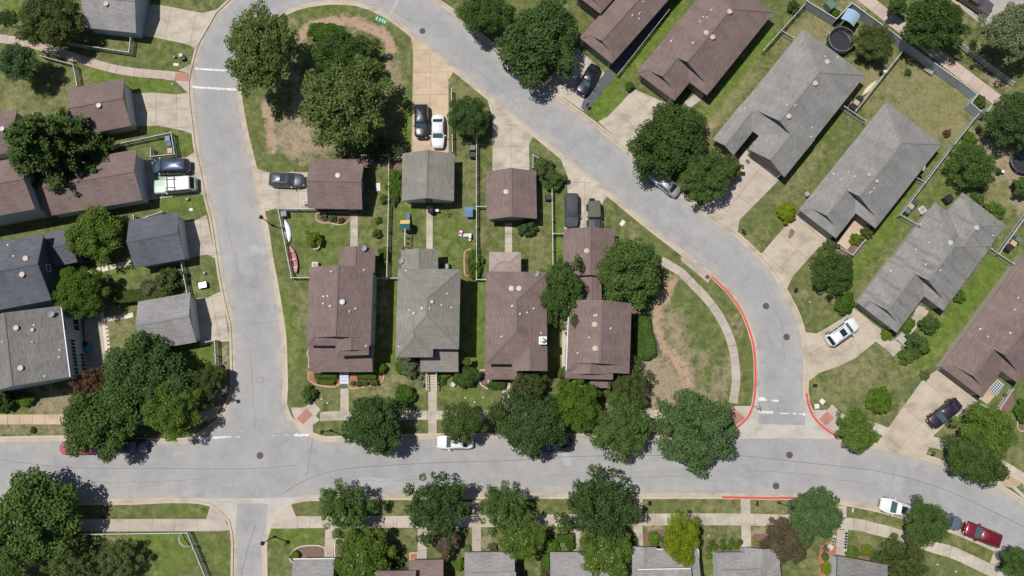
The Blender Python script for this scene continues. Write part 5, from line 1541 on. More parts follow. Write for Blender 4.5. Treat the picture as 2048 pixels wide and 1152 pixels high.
def hedge(label, px, h, leaf, dens=90, s=.085):
    """clipped hedge: leaves over a solid outline"""
    w = [np.array(P2(*q, h)) for q in px]
    a = np.array(w); c = a.mean(0)
    rs = np.random.RandomState(len(label) * 7)
    poly = [tuple(q) for q in w]
    n = int(area(poly) * dens)
    lo, hi = a.min(0), a.max(0)
    q = rs.uniform(lo, hi, (n * 3, 2)); q = q[inside(q, poly)][:n]
    top = np.c_[q - c, h - rs.uniform(0, .12, len(q))]
    P_, N_ = [top], [np.c_[rs.normal(size=(len(q), 2)) * .55, np.full(len(q), .8)]]
    for i in range(len(w)):
        p0, p1 = w[i], w[(i + 1) % len(w)]
        L = np.hypot(*(p1 - p0)); m = int(L * h * dens * .7)
        t = rs.rand(m, 1); zz = rs.uniform(ZL, h, m)
        nr = np.array([(p1 - p0)[1], -(p1 - p0)[0]]) / L
        pp = p0 + (p1 - p0) * t - c
        P_.append(np.c_[pp + rs.normal(size=(m, 2)) * .04, zz]); N_.append(np.c_[np.tile(nr, (m, 1)) + rs.normal(size=(m, 2)) * .4, rs.normal(size=m) * .4 + .3])
    p = np.concatenate(P_); nn = np.concatenate(N_)
    root = thing('hedge', label, 'hedge', (c[0], c[1], ZL))
    p[:, 2] -= ZL
    share('foliage', quad_mesh('foliage', leaf_quads(p, nn, np.full(len(p), s), rs), M_leaves[leaf]), root)
    mb = MB(); mb.prism([((x - c[0]) * .9, (y - c[1]) * .9) for x, y in w], 0, max(.1, h - ZL - .12)); mb.build('inner_growth', M_leaves['dark'], root)
hedge('olive hedge row above the lone grey garage', [(215, 585), (300, 575), (335, 572), (338, 590), (300, 600), (240, 606), (216, 604)], 1.6, 'olive')
hedge('big kidney shaped clipped hedge beside the dirt path', [(1266, 634), (1292, 622), (1302, 640), (1304, 660), (1312, 688), (1312, 710), (1296, 720), (1270, 716)], 1.1, 'hedge')
hedge('small clipped hedge left of the pale blue steps', [(628, 746), (673, 746), (673, 757), (628, 757)], .9, 'bright')
hedge('lower clipped hedge strip left of the pale blue steps', [(630, 760), (670, 760), (668, 769), (634, 767)], .8, 'lime')
hedge('clipped hedge right of the pale blue steps', [(714, 748), (752, 748), (752, 758), (714, 758)], .9, 'bright')
hedge('short hedge block below the right clipped hedge', [(740, 760), (754, 760), (754, 770), (740, 770)], .9, 'hedge')
hedge('rectangular hedge right of the third lower walk', [(1115, 1070), (1147, 1068), (1148, 1098), (1138, 1103), (1130, 1086), (1116, 1084)], 1.2, 'hedge')
hedge('long hedge on the left flank of the half hidden grey house', [(1082, 1108), (1099, 1108), (1098, 1140), (1082, 1142)], 1.2, 'bright')

# ------------------------------------------------------------------ fences
def fence(label, px, h=1.15, kind='picket', m=None, cap=None, closed=False, spacing=2.3):
    w = [P2(*q, h + ZL) for q in px]
    o = (w[0].x, w[0].y, ZL)
    root = thing({'picket': 'picket_fence', 'privacy': 'privacy_fence', 'rail': 'rail_fence'}[kind], label, 'fence', o)
    m = m or M_fence_g; cap = cap or M_fence_w
    pk = MB()
    for a, b in zip(w[:-1], w[1:]):
        d = (b - a); L = d.length; u = d.normalized(); ang = math.atan2(u.y, u.x)
        n = max(1, round(L / spacing))
        for k in range(n + 1):
            if k == n and b is not w[-1]: continue
            q = a + u * (L * k / n)
            pm = MB(); pm.box((q.x, q.y, ZL + (h + .08) / 2), (.1, .1, h + .08), ang); pm.box((q.x, q.y, ZL + h + .1), (.14, .14, .04), ang)
            pm.build('post', cap, root, o)
        if kind == 'rail':
            for zz in (.35, .75, 1.12):
                rm = MB(); rm.beam((*a, ZL + zz), (*b, ZL + zz), .05, .14); rm.build('rail', cap, root, o)
            continue
        if kind == 'privacy':
            for k in range(n):
                p0, p1 = a + u * (L * k / n + .05), a + u * (L * (k + 1) / n - .05)
                bm_ = MB(); bm_.beam((*p0, ZL + .05 + h / 2), (*p1, ZL + .05 + h / 2), .05, h - .1)
                nv = Vector((-u.y, u.x)) * .027
                pn = bm_.build('panel', m, root, o)
                seg = max(2, int((p1 - p0).length / .15))
                gm = MB()
                for s in range(1, seg):
                    q = p0 + (p1 - p0) * s / seg
                    for sg in (-1, 1): gm.beam((*(q + nv * sg), ZL + .08), (*(q + nv * sg), ZL + h - .02), .012, .012)
                tag(gm.build('board_joints', M_fence_g, pn, o), kind='stuff')
            rm = MB(); rm.beam((*a, ZL + h + .03), (*b, ZL + h + .03), .1, .05); rm.build('top_rail', cap, root, o)
            continue
        for zz in (.25, h - .14):
            rm = MB(); rm.beam((*a, ZL + zz), (*b, ZL + zz), .04, .08); rm.build('rail', m, root, o)
        rm = MB(); rm.beam((*a, ZL + h + .02), (*b, ZL + h + .02), .07, .05); rm.build('top_rail', cap, root, o)
        n2 = int(L / .2)
        nrm = Vector((-u.y, u.x)) * .03
        for k in range(n2):
            q = a + u * (.1 + .2 * k) + nrm
            pk.box((q.x, q.y, ZL + .05 + (h - .05) / 2), (.1, .02, h - .06), ang)
    if pk.f: tag(pk.build('pickets', m, root, o), kind='stuff')
    return root
fence('picket fence below the pale blue garage at the top left', [(136, 86), (257.5, 104.5), (261, 75)])
fence('picket fence along the pinkish path above the left lawn', [(82, 112), (146, 129), (154, 171)])
fence('short picket fence in the very top left corner', [(15, 45), (50, 61)])
fence('picket enclosure around three bins beside the minivan', [(200, 298), (252, 284), (342, 265), (349, 308), (301, 313), (301, 297)])
fence('short picket fence below the brown roofed garage wing', [(267, 431), (267, 443), (324, 423)], .9)
fence('picket fence running down from the slate blue garage', [(362, 525), (375, 592)])
fence('picket fence at the street bend below the lone garage', [(412, 684), (429, 680), (432, 742)])
fence('picket fence along the bottom left corner lawn', [(160, 1069), (374, 1066), (411, 1156)])
fence('picket fence around the yard with the canoe', [(632, 418), (556, 418), (583, 555.5), (617, 555)])
fence('long picket fence between the brown and grey backyards', [(724, 310.5), (777.5, 310), (777, 400), (773, 555.5)])
fence('short picket fence behind the grey garage', [(779, 315), (804, 315)])
fence('picket fence linking the first two inner houses', [(752, 556), (794, 556)])
fence('picket fence beside the white car on the tan driveway', [(903, 178), (905, 303)])
fence('picket fence between the playset yard and the middle brown garage', [(953, 250), (953, 559), (971, 559)])
fence('short picket fence at the left of the middle brown garage', [(955, 413), (972, 413)])
fence('picket fence beside the covered car', [(1066, 335), (1066, 310), (1082, 318)])
fence('picket fence left of the covered car garage', [(1104, 372), (1105, 440), (1106, 530)])
fence('short picket fence joined to the covered car garage', [(1107, 467), (1126, 467)])
fence('picket fence at the top between two right backyards', [(1613, 5), (1563.5, 60), (1527, 101)])
fence('short picket fence at the rear of the gabled grey house', [(1563, 61), (1587, 75)])
fence('grey board fence around the canopy at the top right', [(1614, 2), (1673, 38), (1704, 6), (1752, 41), (1786, 65), (1816, 89)], 1.8, 'privacy', M_fence_b, spacing=1.9)
fence('grey board fence along the dry lawn and pinkish path', [(1817, 90), (1846, 109), (1873, 129), (1901, 149), (1928.5, 168), (1955, 189), (1942.6, 206.4), (1962, 223), (1970, 229), (1983, 211)], 1.8, 'privacy', M_fence_b, spacing=1.9)
fence('picket fence with canoe leaning beside the dry lawn', [(1814, 92), (1711, 222)], 1.3)
fence('picket gate between the gabled grey house and the next one', [(1688, 212), (1731, 241)], 1.3)
fence('white picket fence right of the dry lawn', [(1959, 226), (1911, 286), (1801, 430), (1833, 448)], 1.3)
fence('short picket gate at the satellite dish corner', [(1828, 352), (1851, 365)], 1.2)
fence('white picket fence by three bins at the right edge', [(2070, 408), (2048, 438), (1998, 508)], 1.3)
fence('picket gate beside the streaked grey house at the right', [(1983, 498), (2028, 528)], 1.3)
fence('white three rail ranch fence in the upper right corner', [(1904, 72), (2028, 164)], 1.2, 'rail', spacing=2.2)
fence('piece of white ranch fence at the top beside the dark tree', [(1780, -14), (1811, 10)], 1.2, 'rail', spacing=2.2)
fence('low white picket fence at the slate door house entry', [(1676, 493), (1706, 510), (1731, 480)], .8, m=M_fence_w)
fence('low white picket fence beside the patterned porch rug', [(2026, 779), (2000, 818)], .9, m=M_fence_w)
fence('low white picket fence before the rightmost porch', [(1950, 803), (1974, 815)], .8, m=M_fence_w)
fence('short white gate at the curved walk of the streaked house', [(1797, 680), (1811, 692)], .8, m=M_fence_w)
fence('white porch railing at the side of the bottom right house', [(1429, 1106), (1434, 1150)], .9, m=M_fence_w)
fence('thin dark fence beside the painted house shadow strip', [(1236, 149), (1338, 20)], .9, m=M_dark, cap=M_gtrim)

# ------------------------------------------------------------------ vehicles
def paint(name, c, metal=.35, rough=.35):
    return mat('car_paint_' + name, c, rough, .5, .04, 1, metal=metal, coat=.8)
M_cglass = mat('car_glass', (.015, .022, .026), .04, .8, .02)
M_cglass2 = mat('tinted_car_glass', (.05, .085, .095), .05, .8, .02)
M_lamp = mat('headlamp', (.6, .62, .63), .1, .7, .02)
M_tail = mat('tail_lamp', (.30, .015, .012), .2, .6, .02)
M_hub = mat('alloy', (.42, .43, .44), .3, .5, .05, metal=.7)
SPEC = {  # L, W, H, profile (x from front .. rear, z), cabin: ws base, roof front, roof rear, rear base, belt
    'sedan': (4.75, 1.82, 1.45, [(0, .62), (.06, .74), (.3, .93), (1.2, 1.0), (3.9, 1.02), (4.4, .99), (4.66, .9), (4.75, .62)], (1.35, 2.05, 3.35, 4.02), .96),
    'suv': (4.8, 1.92, 1.72, [(0, .7), (.06, .85), (.3, 1.02), (1.3, 1.1), (4.2, 1.1), (4.6, 1.08), (4.74, .95), (4.8, .7)], (1.3, 1.95, 4.25, 4.66), 1.06),
    'van': (5.15, 2.0, 1.76, [(0, .68), (.08, .82), (.4, 1.0), (1.0, 1.1), (4.5, 1.1), (4.95, 1.08), (5.1, .95), (5.15, .7)], (.95, 1.75, 4.75, 5.05), 1.06),
    'wagon': (5.6, 2.0, 1.85, [(0, .8), (.03, 1.02), (.15, 1.1), (1.5, 1.14), (5.1, 1.14), (5.5, 1.12), (5.57, 1.0), (5.6, .7)], (1.52, 1.85, 4.95, 5.45), 1.1),
    'pickup': (5.6, 1.98, 1.82, [(0, .85), (.06, 1.0), (.3, 1.12), (1.5, 1.2), (3.3, 1.2), (5.3, 1.18), (5.55, 1.1), (5.6, .75)], (1.55, 2.1, 3.35, 3.55), 1.15),
    'jeep': (3.95, 1.7, 1.82, [(0, .8), (.03, 1.0), (.15, 1.06), (1.3, 1.1), (3.6, 1.1), (3.85, 1.08), (3.93, 1.0), (3.95, .7)], (1.45, 1.62, 3.72, 3.86), 1.06),
}
def car(label, cx, cy, fx, fy, typ, pm, roofm=None, rails=False, rack=False, cat='car', scale=1.0, cover=None, name='parked_car', group=None):
    """cx,cy photo centre; fx,fy photo direction towards the front"""
    L, W, H, prof, cab, belt = SPEC[typ]
    c = P(cx, cy, .75 if cover is None else .8)
    d = (P(cx + fx, cy + fy, .75) - P(cx, cy, .75)).to_2d().normalized()
    zb = ZL + .024 if rack is not None and cat != 'street' else 0
    zb = 0.012 if group == 'cars parked along the kerb' else ZL + .026
    root = thing(name, label, cat if cat != 'street' else 'car', (c.x, c.y, zb), math.atan2(d.y, d.x), group)
    root.scale = (scale, scale, scale)
    hl = L / 2
    def topz(x):
        for (x0, z0), (x1, z1) in zip(prof[:-1], prof[1:]):
            if x0 <= x <= x1: return z0 + (z1 - z0) * (x - x0) / max(1e-6, x1 - x0)
        return prof[-1][1]
    boxy = typ in ('wagon', 'jeep', 'pickup')
    sts = sorted(set([0, .04, .12, .25, .5, .9, 1.3, 1.8, 2.4, 3.0, 3.5, L - .9, L - .5, L - .25, L - .12, L - .04, L]))
    rings = []
    for x in sts:
        e = abs(x - hl) / hl
        w = W / 2 * (1 - (.05 if boxy else .24) * e ** 7 - (.03 if boxy else .08) * e ** 3)
        if e > .985: w *= .93 if boxy else .74
        t = topz(x)
        rings.append([(hl - x, y, z) for y, z in ((0, .26), (w * .9, .26), (w * .985, .42), (w, .62), (w * .985, t - .16), (w * .93, t - .05), (w * .8, t), (0, t + .025),
                                                     (-w * .8, t), (-w * .93, t - .05), (-w * .985, t - .16), (-w, .62), (-w * .985, .42), (-w * .9, .26))])
    mb = MB(); n = len(rings[0]); vs_ = [q for r in rings for q in r]; fs_ = []
    for j in range(len(rings) - 1):
        for k in range(n): fs_.append((j * n + k, (j + 1) * n + k, (j + 1) * n + (k + 1) % n, j * n + (k + 1) % n))
    fs_ += [tuple(range(n)), tuple(reversed(range((len(rings) - 1) * n, len(rings) * n)))]
    mb.faces(vs_, fs_)
    body = mb.build('body', pm if cover is None else cover, root, smooth=not boxy)
    # cabin shell
    wb, fr, rr, rb = cab
    tw = W / 2 * (.9 if boxy else .78); bw = W / 2 * (.95 if boxy else .93)
    def loop(x0, x1, hw, z, rnd):
        X0, X1 = hl - x0, hl - x1
        return [(X0, hw - rnd, z), (X0 - rnd, hw, z), ((X0 + X1) / 2, hw * 1.015, z), (X1 + rnd, hw, z), (X1, hw - rnd, z), (X1, 0, z), (X1, -hw + rnd, z), (X1 + rnd, -hw, z), ((X0 + X1) / 2, -hw * 1.015, z), (X0 - rnd, -hw, z), (X0, -hw + rnd, z), (X0 + (.1 if not boxy else .03), 0, z)]
    l0 = loop(wb, rb, bw, belt - .05, .12); l1 = loop(fr - .06, rr + .05, tw + .02, H - .1, .14); l2 = loop(fr + .1, rr - .1, tw - .12, H, .2)
    mb = MB(); N = 12
    vs_ = l0 + l1 + l2 + [((l2[0][0] + l2[4][0]) / 2, 0, H + .03)]
    fs_ = [(a, (a + 1) % N, N + (a + 1) % N, N + a) for a in range(N)] + [(N + a, N + (a + 1) % N, 2 * N + (a + 1) % N, 2 * N + a) for a in range(N)] + [(2 * N + a, 2 * N + (a + 1) % N, 3 * N) for a in range(N)]
    mb.faces(vs_, [f[::-1] for f in fs_])
    if cover is not None:
        mb.build('cover_cloth', cover, root, smooth=True)
        sk = MB()
        for sx in (-1, 1): sk.beam((hl - .3, sx * W / 2 * .9, .35), (-hl + .3, sx * W / 2 * .92, .35), .1, .6)
        sk.build('cover_hem', cover, root)
        for x in (.8, L - .85):
            for sy in (-1, 1):
                wm = MB(); wm.tube((hl - x, sy * (W / 2 - .24), .33), (hl - x, sy * (W / 2 - .02), .33), .33, n=14); wm.build('wheel', M_rubber, root)
        for k in (-1, 1):
            mm = MB(); mm.box((hl - wb - .25, k * (W / 2 + .06), belt), (.16, .2, .16)); mm.build('covered_mirror', cover, root)
        return root
    mb.build('roof', roofm or pm, root, smooth=not boxy)
    # glass
    def lerp(a, b, t): return Vector(a) + (Vector(b) - Vector(a)) * t
    def pane(nm, a, b, c_, d_, off):
        g = MB(); g.poly([Vector(q) + Vector(off) for q in (a, b, c_, d_)]); return g.build(nm, M_cglass2 if nm == 'windshield' else M_cglass, root)
    zt = H - .1
    x0b, x0t, x1t, x1b = hl - wb, hl - fr + .06, hl - rr - .05, hl - rb
    up = .02
    pane('windshield', lerp((x0b, bw - .16, belt), (x0t, tw - .1, zt), .1), lerp((x0b, bw - .16, belt), (x0t, tw - .1, zt), .97), lerp((x0b, -bw + .16, belt), (x0t, -tw + .1, zt), .97), lerp((x0b, -bw + .16, belt), (x0t, -tw + .1, zt), .1), (.03 + (.08 if not boxy else .02), 0, .035))
    pane('rear_window', lerp((x1b, -bw + .18, belt), (x1t, -tw + .12, zt), .12), lerp((x1b, -bw + .18, belt), (x1t, -tw + .12, zt), .95), lerp((x1b, bw - .18, belt), (x1t, tw - .12, zt), .95), lerp((x1b, bw - .18, belt), (x1t, tw - .12, zt), .12), (-.03, 0, .03))
    segs = {'sedan': [(.0, .48), (.52, 1.)], 'suv': [(0, .36), (.39, .68), (.71, 1.)], 'van': [(0, .3), (.33, .63), (.66, 1.)], 'wagon': [(0, .24), (.27, .5), (.53, 1.)], 'pickup': [(0, .5), (.54, 1.)], 'jeep': [(0, .45), (.5, 1.)]}[typ]
    for sy in (1, -1):
        A0, A1, B0, B1 = (x0b - .15, sy * bw, belt), (x1b + .2, sy * bw, belt), (x0t - .1, sy * (tw + .02), zt), (x1t + .1, sy * (tw + .02), zt)
        for s0, s1 in segs:
            q = [lerp(lerp(A0, A1, s0), lerp(B0, B1, s0), .08), lerp(lerp(A0, A1, s1), lerp(B0, B1, s1), .08), lerp(lerp(A0, A1, s1), lerp(B0, B1, s1), .92), lerp(lerp(A0, A1, s0), lerp(B0, B1, s0), .92)]
            if sy < 0: q = q[::-1]
            pane('side_window', *q, (0, sy * .022, .004))
    for x in (.85, L - .95):
        for sy in (-1, 1):
            wm = MB(); wm.tube((hl - x, sy * (W / 2 - .22), .34), (hl - x, sy * (W / 2 + .012), .34), .34, n=16); wo = wm.build('wheel', M_rubber, root)
            hm = MB(); hm.tube((hl - x, sy * (W / 2 + .01), .34), (hl - x, sy * (W / 2 + .025), .34), .2, n=12); hm.build('rim', M_hub, wo)
    for sy in (-1, 1):
        mm = MB(); mm.box((hl - wb - .28, sy * (W / 2 + .09), belt + .05), (.12, .22, .15)); mm.build('mirror', pm, root)
        zt_ = topz(.1)
        mm = MB(); mm.box((hl - .16, sy * W / 2 * .56, zt_ - .09), (.22, .3, .12), -sy * .35); mm.build('headlight', M_lamp, root)
        mm = MB(); mm.box((-hl + .12, sy * W / 2 * .56, topz(L - .1) - .13), (.14, .26, .15), sy * .3); mm.build('tail_light', M_tail, root)
        mm = MB(); mm.tube((hl - 2.1, sy * W / 2 * .99, belt - .14), (hl - 2.3, sy * W / 2 * .99, belt - .14), .02, n=6); mm.build('door_handle', M_hub, root)
        if rails:
            mm = MB(); mm.beam((hl - fr - .25, sy * (tw - .1), H + .05), (hl - rr + .25, sy * (tw - .1), H + .05), .05, .06); mm.build('roof_rail', M_dark, root)
    gm = MB(); gm.box((hl - .02, 0, .62), (.06, W * .5, .2)); gm.build('grille', M_dark, root)
    if rails:
        sm = MB(); sm.box((hl - fr - .75, 0, H + .028), (.75, tw * 1.25, .012)); sm.build('sunroof', M_cglass, root)
    if rack:
        rk = MB()
        for x in (fr + .3, fr + 1.25): rk.beam((hl - x, -tw - .05, H + .13), (hl - x, tw + .05, H + .13), .07, .05)
        for sy in (-1, 1): rk.beam((hl - fr - .1, sy * tw * .62, H + .16), (hl - fr - 1.6, sy * tw * .62, H + .16), .06, .05)
        rk.build('roof_rack', M_dark, root)
    if typ == 'pickup':
        bm_ = MB(); bm_.box((hl - 4.5, 0, 1.2), (1.85, W * .78, .1)); bm_.build('bed_liner', M_dark, root)
        for sy in (-1, 1):
            mm = MB(); mm.beam((hl - 3.6, sy * W * .45, 1.24), (-hl + .1, sy * W * .45, 1.24), .14, .1); mm.build('bed_rail', pm, root)
    if typ == 'jeep':
        sp = MB(); sp.tube((-hl - .26, -.25, .95), (-hl - .02, -.25, .95), .38, n=18); sp.build('spare_wheel', M_rubber, root)
        for x in (.85, L - .9):
            for sy in (-1, 1):
                fm = MB(); fm.box((hl - x, sy * (W / 2 + .06), .78), (.95, .28, .1)); fm.build('fender', M_dark, root)
    return root

PK = 'cars parked along the kerb'
car('black crossover on the tan driveway beside the white sedan', 843.5, 243, 0, 1, 'suv', paint('black', (.018, .02, .026)), cat='car', scale=1.0)
car('white sedan on the tan driveway beside the black crossover', 876, 263, 0, 1, 'sedan', paint('white', (.60, .61, .62), 0))
car('dark grey SUV with roof rails before the navy walled garage', 574, 361, 1, .03, 'suv', paint('dark_grey', (.065, .072, .085)), rails=True, cat='car')
car('dark blue minivan beside the bin enclosure', 343, 334, -1, .03, 'van', paint('navy', (.035, .05, .085)), cat='van', name='minivan')
car('mint green vintage wagon with white roof and black rack', 352, 372, -1, .09, 'wagon', paint('mint', (.22, .37, .28), 0, .4), paint('cream', (.58, .60, .57), 0, .4), rack=True, cat='car')
car('black sedan beside the dark slate driveway strip', 1176, 160, -.5, .87, 'sedan', paint('blueblack', (.012, .014, .024)))
car('car under a dark grey fitted cover before the brown garage', 1143.5, 421, 0, 1, 'suv', None, cover=mat('grey_car_cover', (.055, .062, .07), .8, .2, .25, 3, .6, bscale=5), scale=.98)
car('dark off roader with olive soft top beside the covered car', 1188, 432, .03, 1, 'jeep', paint('charcoal', (.04, .045, .055)), mat('olive_soft_top', (.10, .105, .085), .9, .1, .15, 4), scale=1.0)
car('white SUV angled on the curved tan driveway', 1683.5, 664, .82, -.58, 'suv', paint('white', (.60, .61, .62), 0), rails=True)
car('dark purple sedan on the rightmost driveway', 1888, 826.5, -.78, .64, 'sedan', paint('plum', (.038, .022, .042)), scale=1.04)
car('silver sedan parked under the round green tree', 1329.5, 366, -.8, -.62, 'sedan', paint('silver', (.42, .44, .46), .6, .3), group=PK)
car('white SUV parked at the bend with its tail under a tree', 1797, 1017, -.96, -.27, 'suv', paint('white', (.60, .61, .62), 0), rails=True, group=PK)
car('blue grey sedan parked between the white and red SUVs', 1887, 1038, .94, .34, 'sedan', paint('steel_blue', (.12, .16, .20)), group=PK)
car('dark red SUV parked near the bottom right corner', 1965, 1069, -.93, -.37, 'suv', paint('red', (.16, .010, .022)), group=PK)
car('white sedan parked under the round maple on the main road', 910, 884, -1, 0, 'sedan', paint('white', (.60, .61, .62), 0), group=PK)
car('black car parked under the big dark maple', 1109, 890, -1, .02, 'sedan', paint('black', (.018, .02, .026)), group=PK)
car('coral red car parked under the lower left clump', 157, 895, -1, .02, 'sedan', paint('coral', (.42, .09, .10), .2), group=PK)
car('dark blue car parked under the lower left clump behind the red one', 257, 893, 1, .02, 'sedan', paint('navy', (.035, .05, .085)), group=PK)
car('black car parked under the big round tree on the upper street', 1036, 142, -.78, -.62, 'sedan', paint('black', (.018, .02, .026)), group=PK)
car('brown grey pickup truck in the upper right corner', 1945, 0, .83, .56, 'pickup', paint('taupe', (.12, .10, .10)), cat='truck', name='pickup_truck')

# ------------------------------------------------------------------ small things
def bin_(label, px, py, m, lidm, rz=0, group=None):
    c = P(px, py, .9)
    root = thing('wheelie_bin', label, 'bin', (c.x, c.y, ZL), rz, group)
    mb = MB(); mb.box((0, 0, .47), (.6, .68, .9), 0, 0, 1.08); mb.build('body', m, root)
    mb = MB(); mb.box((0, 0, .98), (.7, .8, .08), 0, 0, .9); mb.build('lid', lidm, root)
    mb = MB(); mb.tube((-.3, .42, .95), (.3, .42, .95), .03); mb.build('handle', M_dark, root)
    for sx in (-1, 1):
        mb = MB(); mb.tube((sx * .28, .36, .12), (sx * .36, .36, .12), .12, n=12); mb.build('wheel', M_rubber, root)
M_binb = mat('blue_bin', (.10, .16, .24), .5, .3, .08); M_binn = mat('navy_bin', (.04, .06, .10), .5, .3, .08); M_bint = mat('tan_bin', (.40, .29, .18), .6, .3, .08); M_bing = mat('green_grey_bin', (.09, .14, .14), .5, .3, .08)
bin_('blue grey bin nearest the fence corner by the minivan', 336, 278, M_bing, M_binb, .15); bin_('dark blue bin in the middle of the enclosure by the minivan', 339, 289, M_binn, M_binn, .15); bin_('tan bin at the bottom of the enclosure by the minivan', 341, 302, M_bint, M_bint, .15)
bin_('teal grey bin against the fence above a black one', 945, 296, M_bing, M_bing, 1.57); bin_('black bin below the teal grey one at the fence', 946, 310, M_dark, M_dark, 1.57)
bin_('dark bin beside the covered car fence', 1097, 395, M_binn, M_dark, 1.57)
bin_('black bin at the gate end of the three by the canoe', 1705, 215, M_dark, M_dark, .9); bin_('tan bin in the middle of the three by the canoe', 1712, 206, M_bint, M_bint, .9); bin_('dark bin upper one of the three by the canoe', 1719, 198, M_binn, M_dark, .9)
bin_('green grey bin at the picket corner behind the streaked house', 1814, 422, M_bing, M_bing, .9); bin_('tan bin in the middle at the picket corner behind the streaked house', 1821, 413, M_bint, M_bint, .9); bin_('dark bin upper one at the picket corner behind the streaked house', 1828, 405, M_binn, M_binn, .9)
bin_('dark bin lowest of three at the right edge fence', 2016, 497, M_binn, M_dark, .9); bin_('tan bin in the middle of three at the right edge fence', 2026, 487, M_bint, M_bint, .9); bin_('blue grey bin upper of three at the right edge fence', 2035, 479, M_bing, M_bing, .9)

def mailbox(label, px, py, rz=0, m=M_dark):
    c = P(px, py, 1.0)
    root = thing('mailbox', label, 'mailbox', (c.x, c.y, ZL), rz)
    mb = MB(); mb.box((0, 0, .5), (.1, .1, 1.0)); mb.build('post', M_fence_w, root)
    mb = MB(); n = 8
    pr = [(-.12, 1.0), (.12, 1.0)] + [(.12 * math.cos(math.pi * k / n), 1.14 + .12 * math.sin(math.pi * k / n)) for k in range(n + 1)]
    vs_ = [(-.27, y, z) for y, z in pr] + [(.27, y, z) for y, z in pr]; q = len(pr)
    mb.faces(vs_, [tuple(range(q)), tuple(reversed(range(q, 2 * q)))] + [(k, q + k, q + (k + 1) % q, (k + 1) % q) for k in range(q)]); bx = mb.build('box', m, root)
    mb = MB(); mb.box((.1, .14, 1.2), (.12, .02, .1)); mb.build('flag', M_paintr, bx)
mailbox('mailbox beside the tan driveway near the silver sedan', 1486, 462, -.7); mailbox('mailbox at the kerb on the lower right lawn', 1629, 770, 0); mailbox('mailbox on the end of the dark slate strip', 1175, 210, .8)
mailbox('mailbox at the kerb below the main road beside a front walk', 1297, 1006, 1.57); mailbox('mailbox left of the red kerb lamp post', 1513, 1007, 1.57); mailbox('white mailbox on the strip near the parked white SUV', 1704, 1020, 1.4, M_pvc); mailbox('mailbox on the strip before the dark tree at the right bend', 1866, 907, 1.3)
mailbox('mailbox at the kerb below the oil stained driveway', 1591, 579, .6)

def lamp(label, px, py, head, h=4.4):
    """px,py = base on the ground"""
    c = P(px, py, ZL)
    root = thing('street_lamp', label, 'street lamp', (c.x, c.y, ZL))
    mb = MB(); mb.lathe((0, 0, 0), [(.16, 0), (.16, .25), (.08, .35), (.055, h - .2), (.05, h)], 10); mb.build('post', M_dark, root)
    mb = MB(); mb.lathe((0, 0, h), [(.06, 0), (.2, .1), (.24, .45), (.2, .55), (.05, .68)], 10); hd = mb.build('lantern', mat('lamp_glass_grey', (.22, .26, .30), .3, .4, .05), root, smooth=True)
    mb = MB(); mb.lathe((0, 0, h), [(.27, .52), (.2, .62), (.04, .74)], 10); mb.build('lantern_cap', M_dark, hd)
lamp('street lamp on the left kerb below the navy walled garage', 545, 451, None); lamp('street lamp at the side street corner on the lower lawn', 549, 1073, None); lamp('street lamp by the clump at the left street bend', 449, 792, None); lamp('street lamp beside the red kerb below the main road', 1557, 1005, None); lamp('street lamp near the corner ramp at the left junction', 662, 861, None)

def manhole(label, px, py, r=.38, z=0.0, m=None):
    c = P(px, py, z)
    root = thing('manhole_cover', label, 'manhole', (c.x, c.y, z))
    mb = MB(); mb.lathe((0, 0, 0), [(r * 1.18, -.02), (r * 1.18, .012)], 24); mb.build('ring', M_tar if z < .05 else M_path, root)
    mb = MB(); mb.lathe((0, 0, 0), [(r, -.01), (r, .018)], 24); cv = mb.build('cover', m or M_iron, root)
    mb = MB()
    for k in range(5): mb.box((0, (k - 2) * r * .34, .02), (r * 1.2 * (1 - .12 * abs(k - 2)), r * .1, .012))
    tag(mb.build('cover_ribs', M_iron, cv), kind='stuff')
manhole('manhole in the upper street beside the tan driveway', 845, 62); manhole('storm inlet manhole on the slab at the start of the red kerb', 1415, 554, .3, ZL + .03); manhole('upper manhole in the right street curve', 1532, 612); manhole('lower manhole in the right street curve', 1573, 674)
manhole('manhole in the main road right of the concrete apron', 1579, 910); manhole('manhole by the red kerb on the main road', 1552, 972); manhole('manhole at the left junction of the main road', 520, 911); manhole('pale manhole in the lower left street', 521, 760, m=M_gtrim)
manhole('round cover in the gravel bed at the right bend', 2003, 955, .5, ZL + .03, M_dark); manhole('round cover on the strip at the left street bend', 451, 726, .3, ZL + .01)

def pad(name, label, cat, px, py, sx, sy, h, m, rz=0, top=None):
    c = P(px, py, ZL + h)
    root = thing(name, label, cat, (c.x, c.y, ZL), rz)
    mb = MB(); mb.box((0, 0, h / 2 - .01), (sx, sy, h), 0, 0, .96); mb.build('housing', m, root)
    mb = MB(); mb.box((0, 0, h + .005), (sx * .86, sy * .86, .03)); mb.build('lid', top or m, root)
    return root
M_greenbox = mat('utility_green', (.09, .15, .11), .6, .3, .08); M_pale = mat('pale_composite', (.55, .54, .50), .7, .2, .1); M_teal = mat('teal_lid', (.16, .48, .38), .5, .3, .06)
for k, (x, y) in enumerate([(754, 37), (760, 39.5), (765.5, 41), (770, 43.5)]):
    pad('teal_utility_lid', 'teal valve lid in the loop lawn, %s of four' % ('leftmost', 'second from left', 'third from left', 'rightmost')[k], 'utility lid', x, y, .3, .55, .08, M_teal, -.35)
pad('utility_cabinet', 'green transformer cabinet outside the board fence at the top right', 'utility box', 1663, 8, 1.1, 1.3, 1.1, M_greenbox, .6)
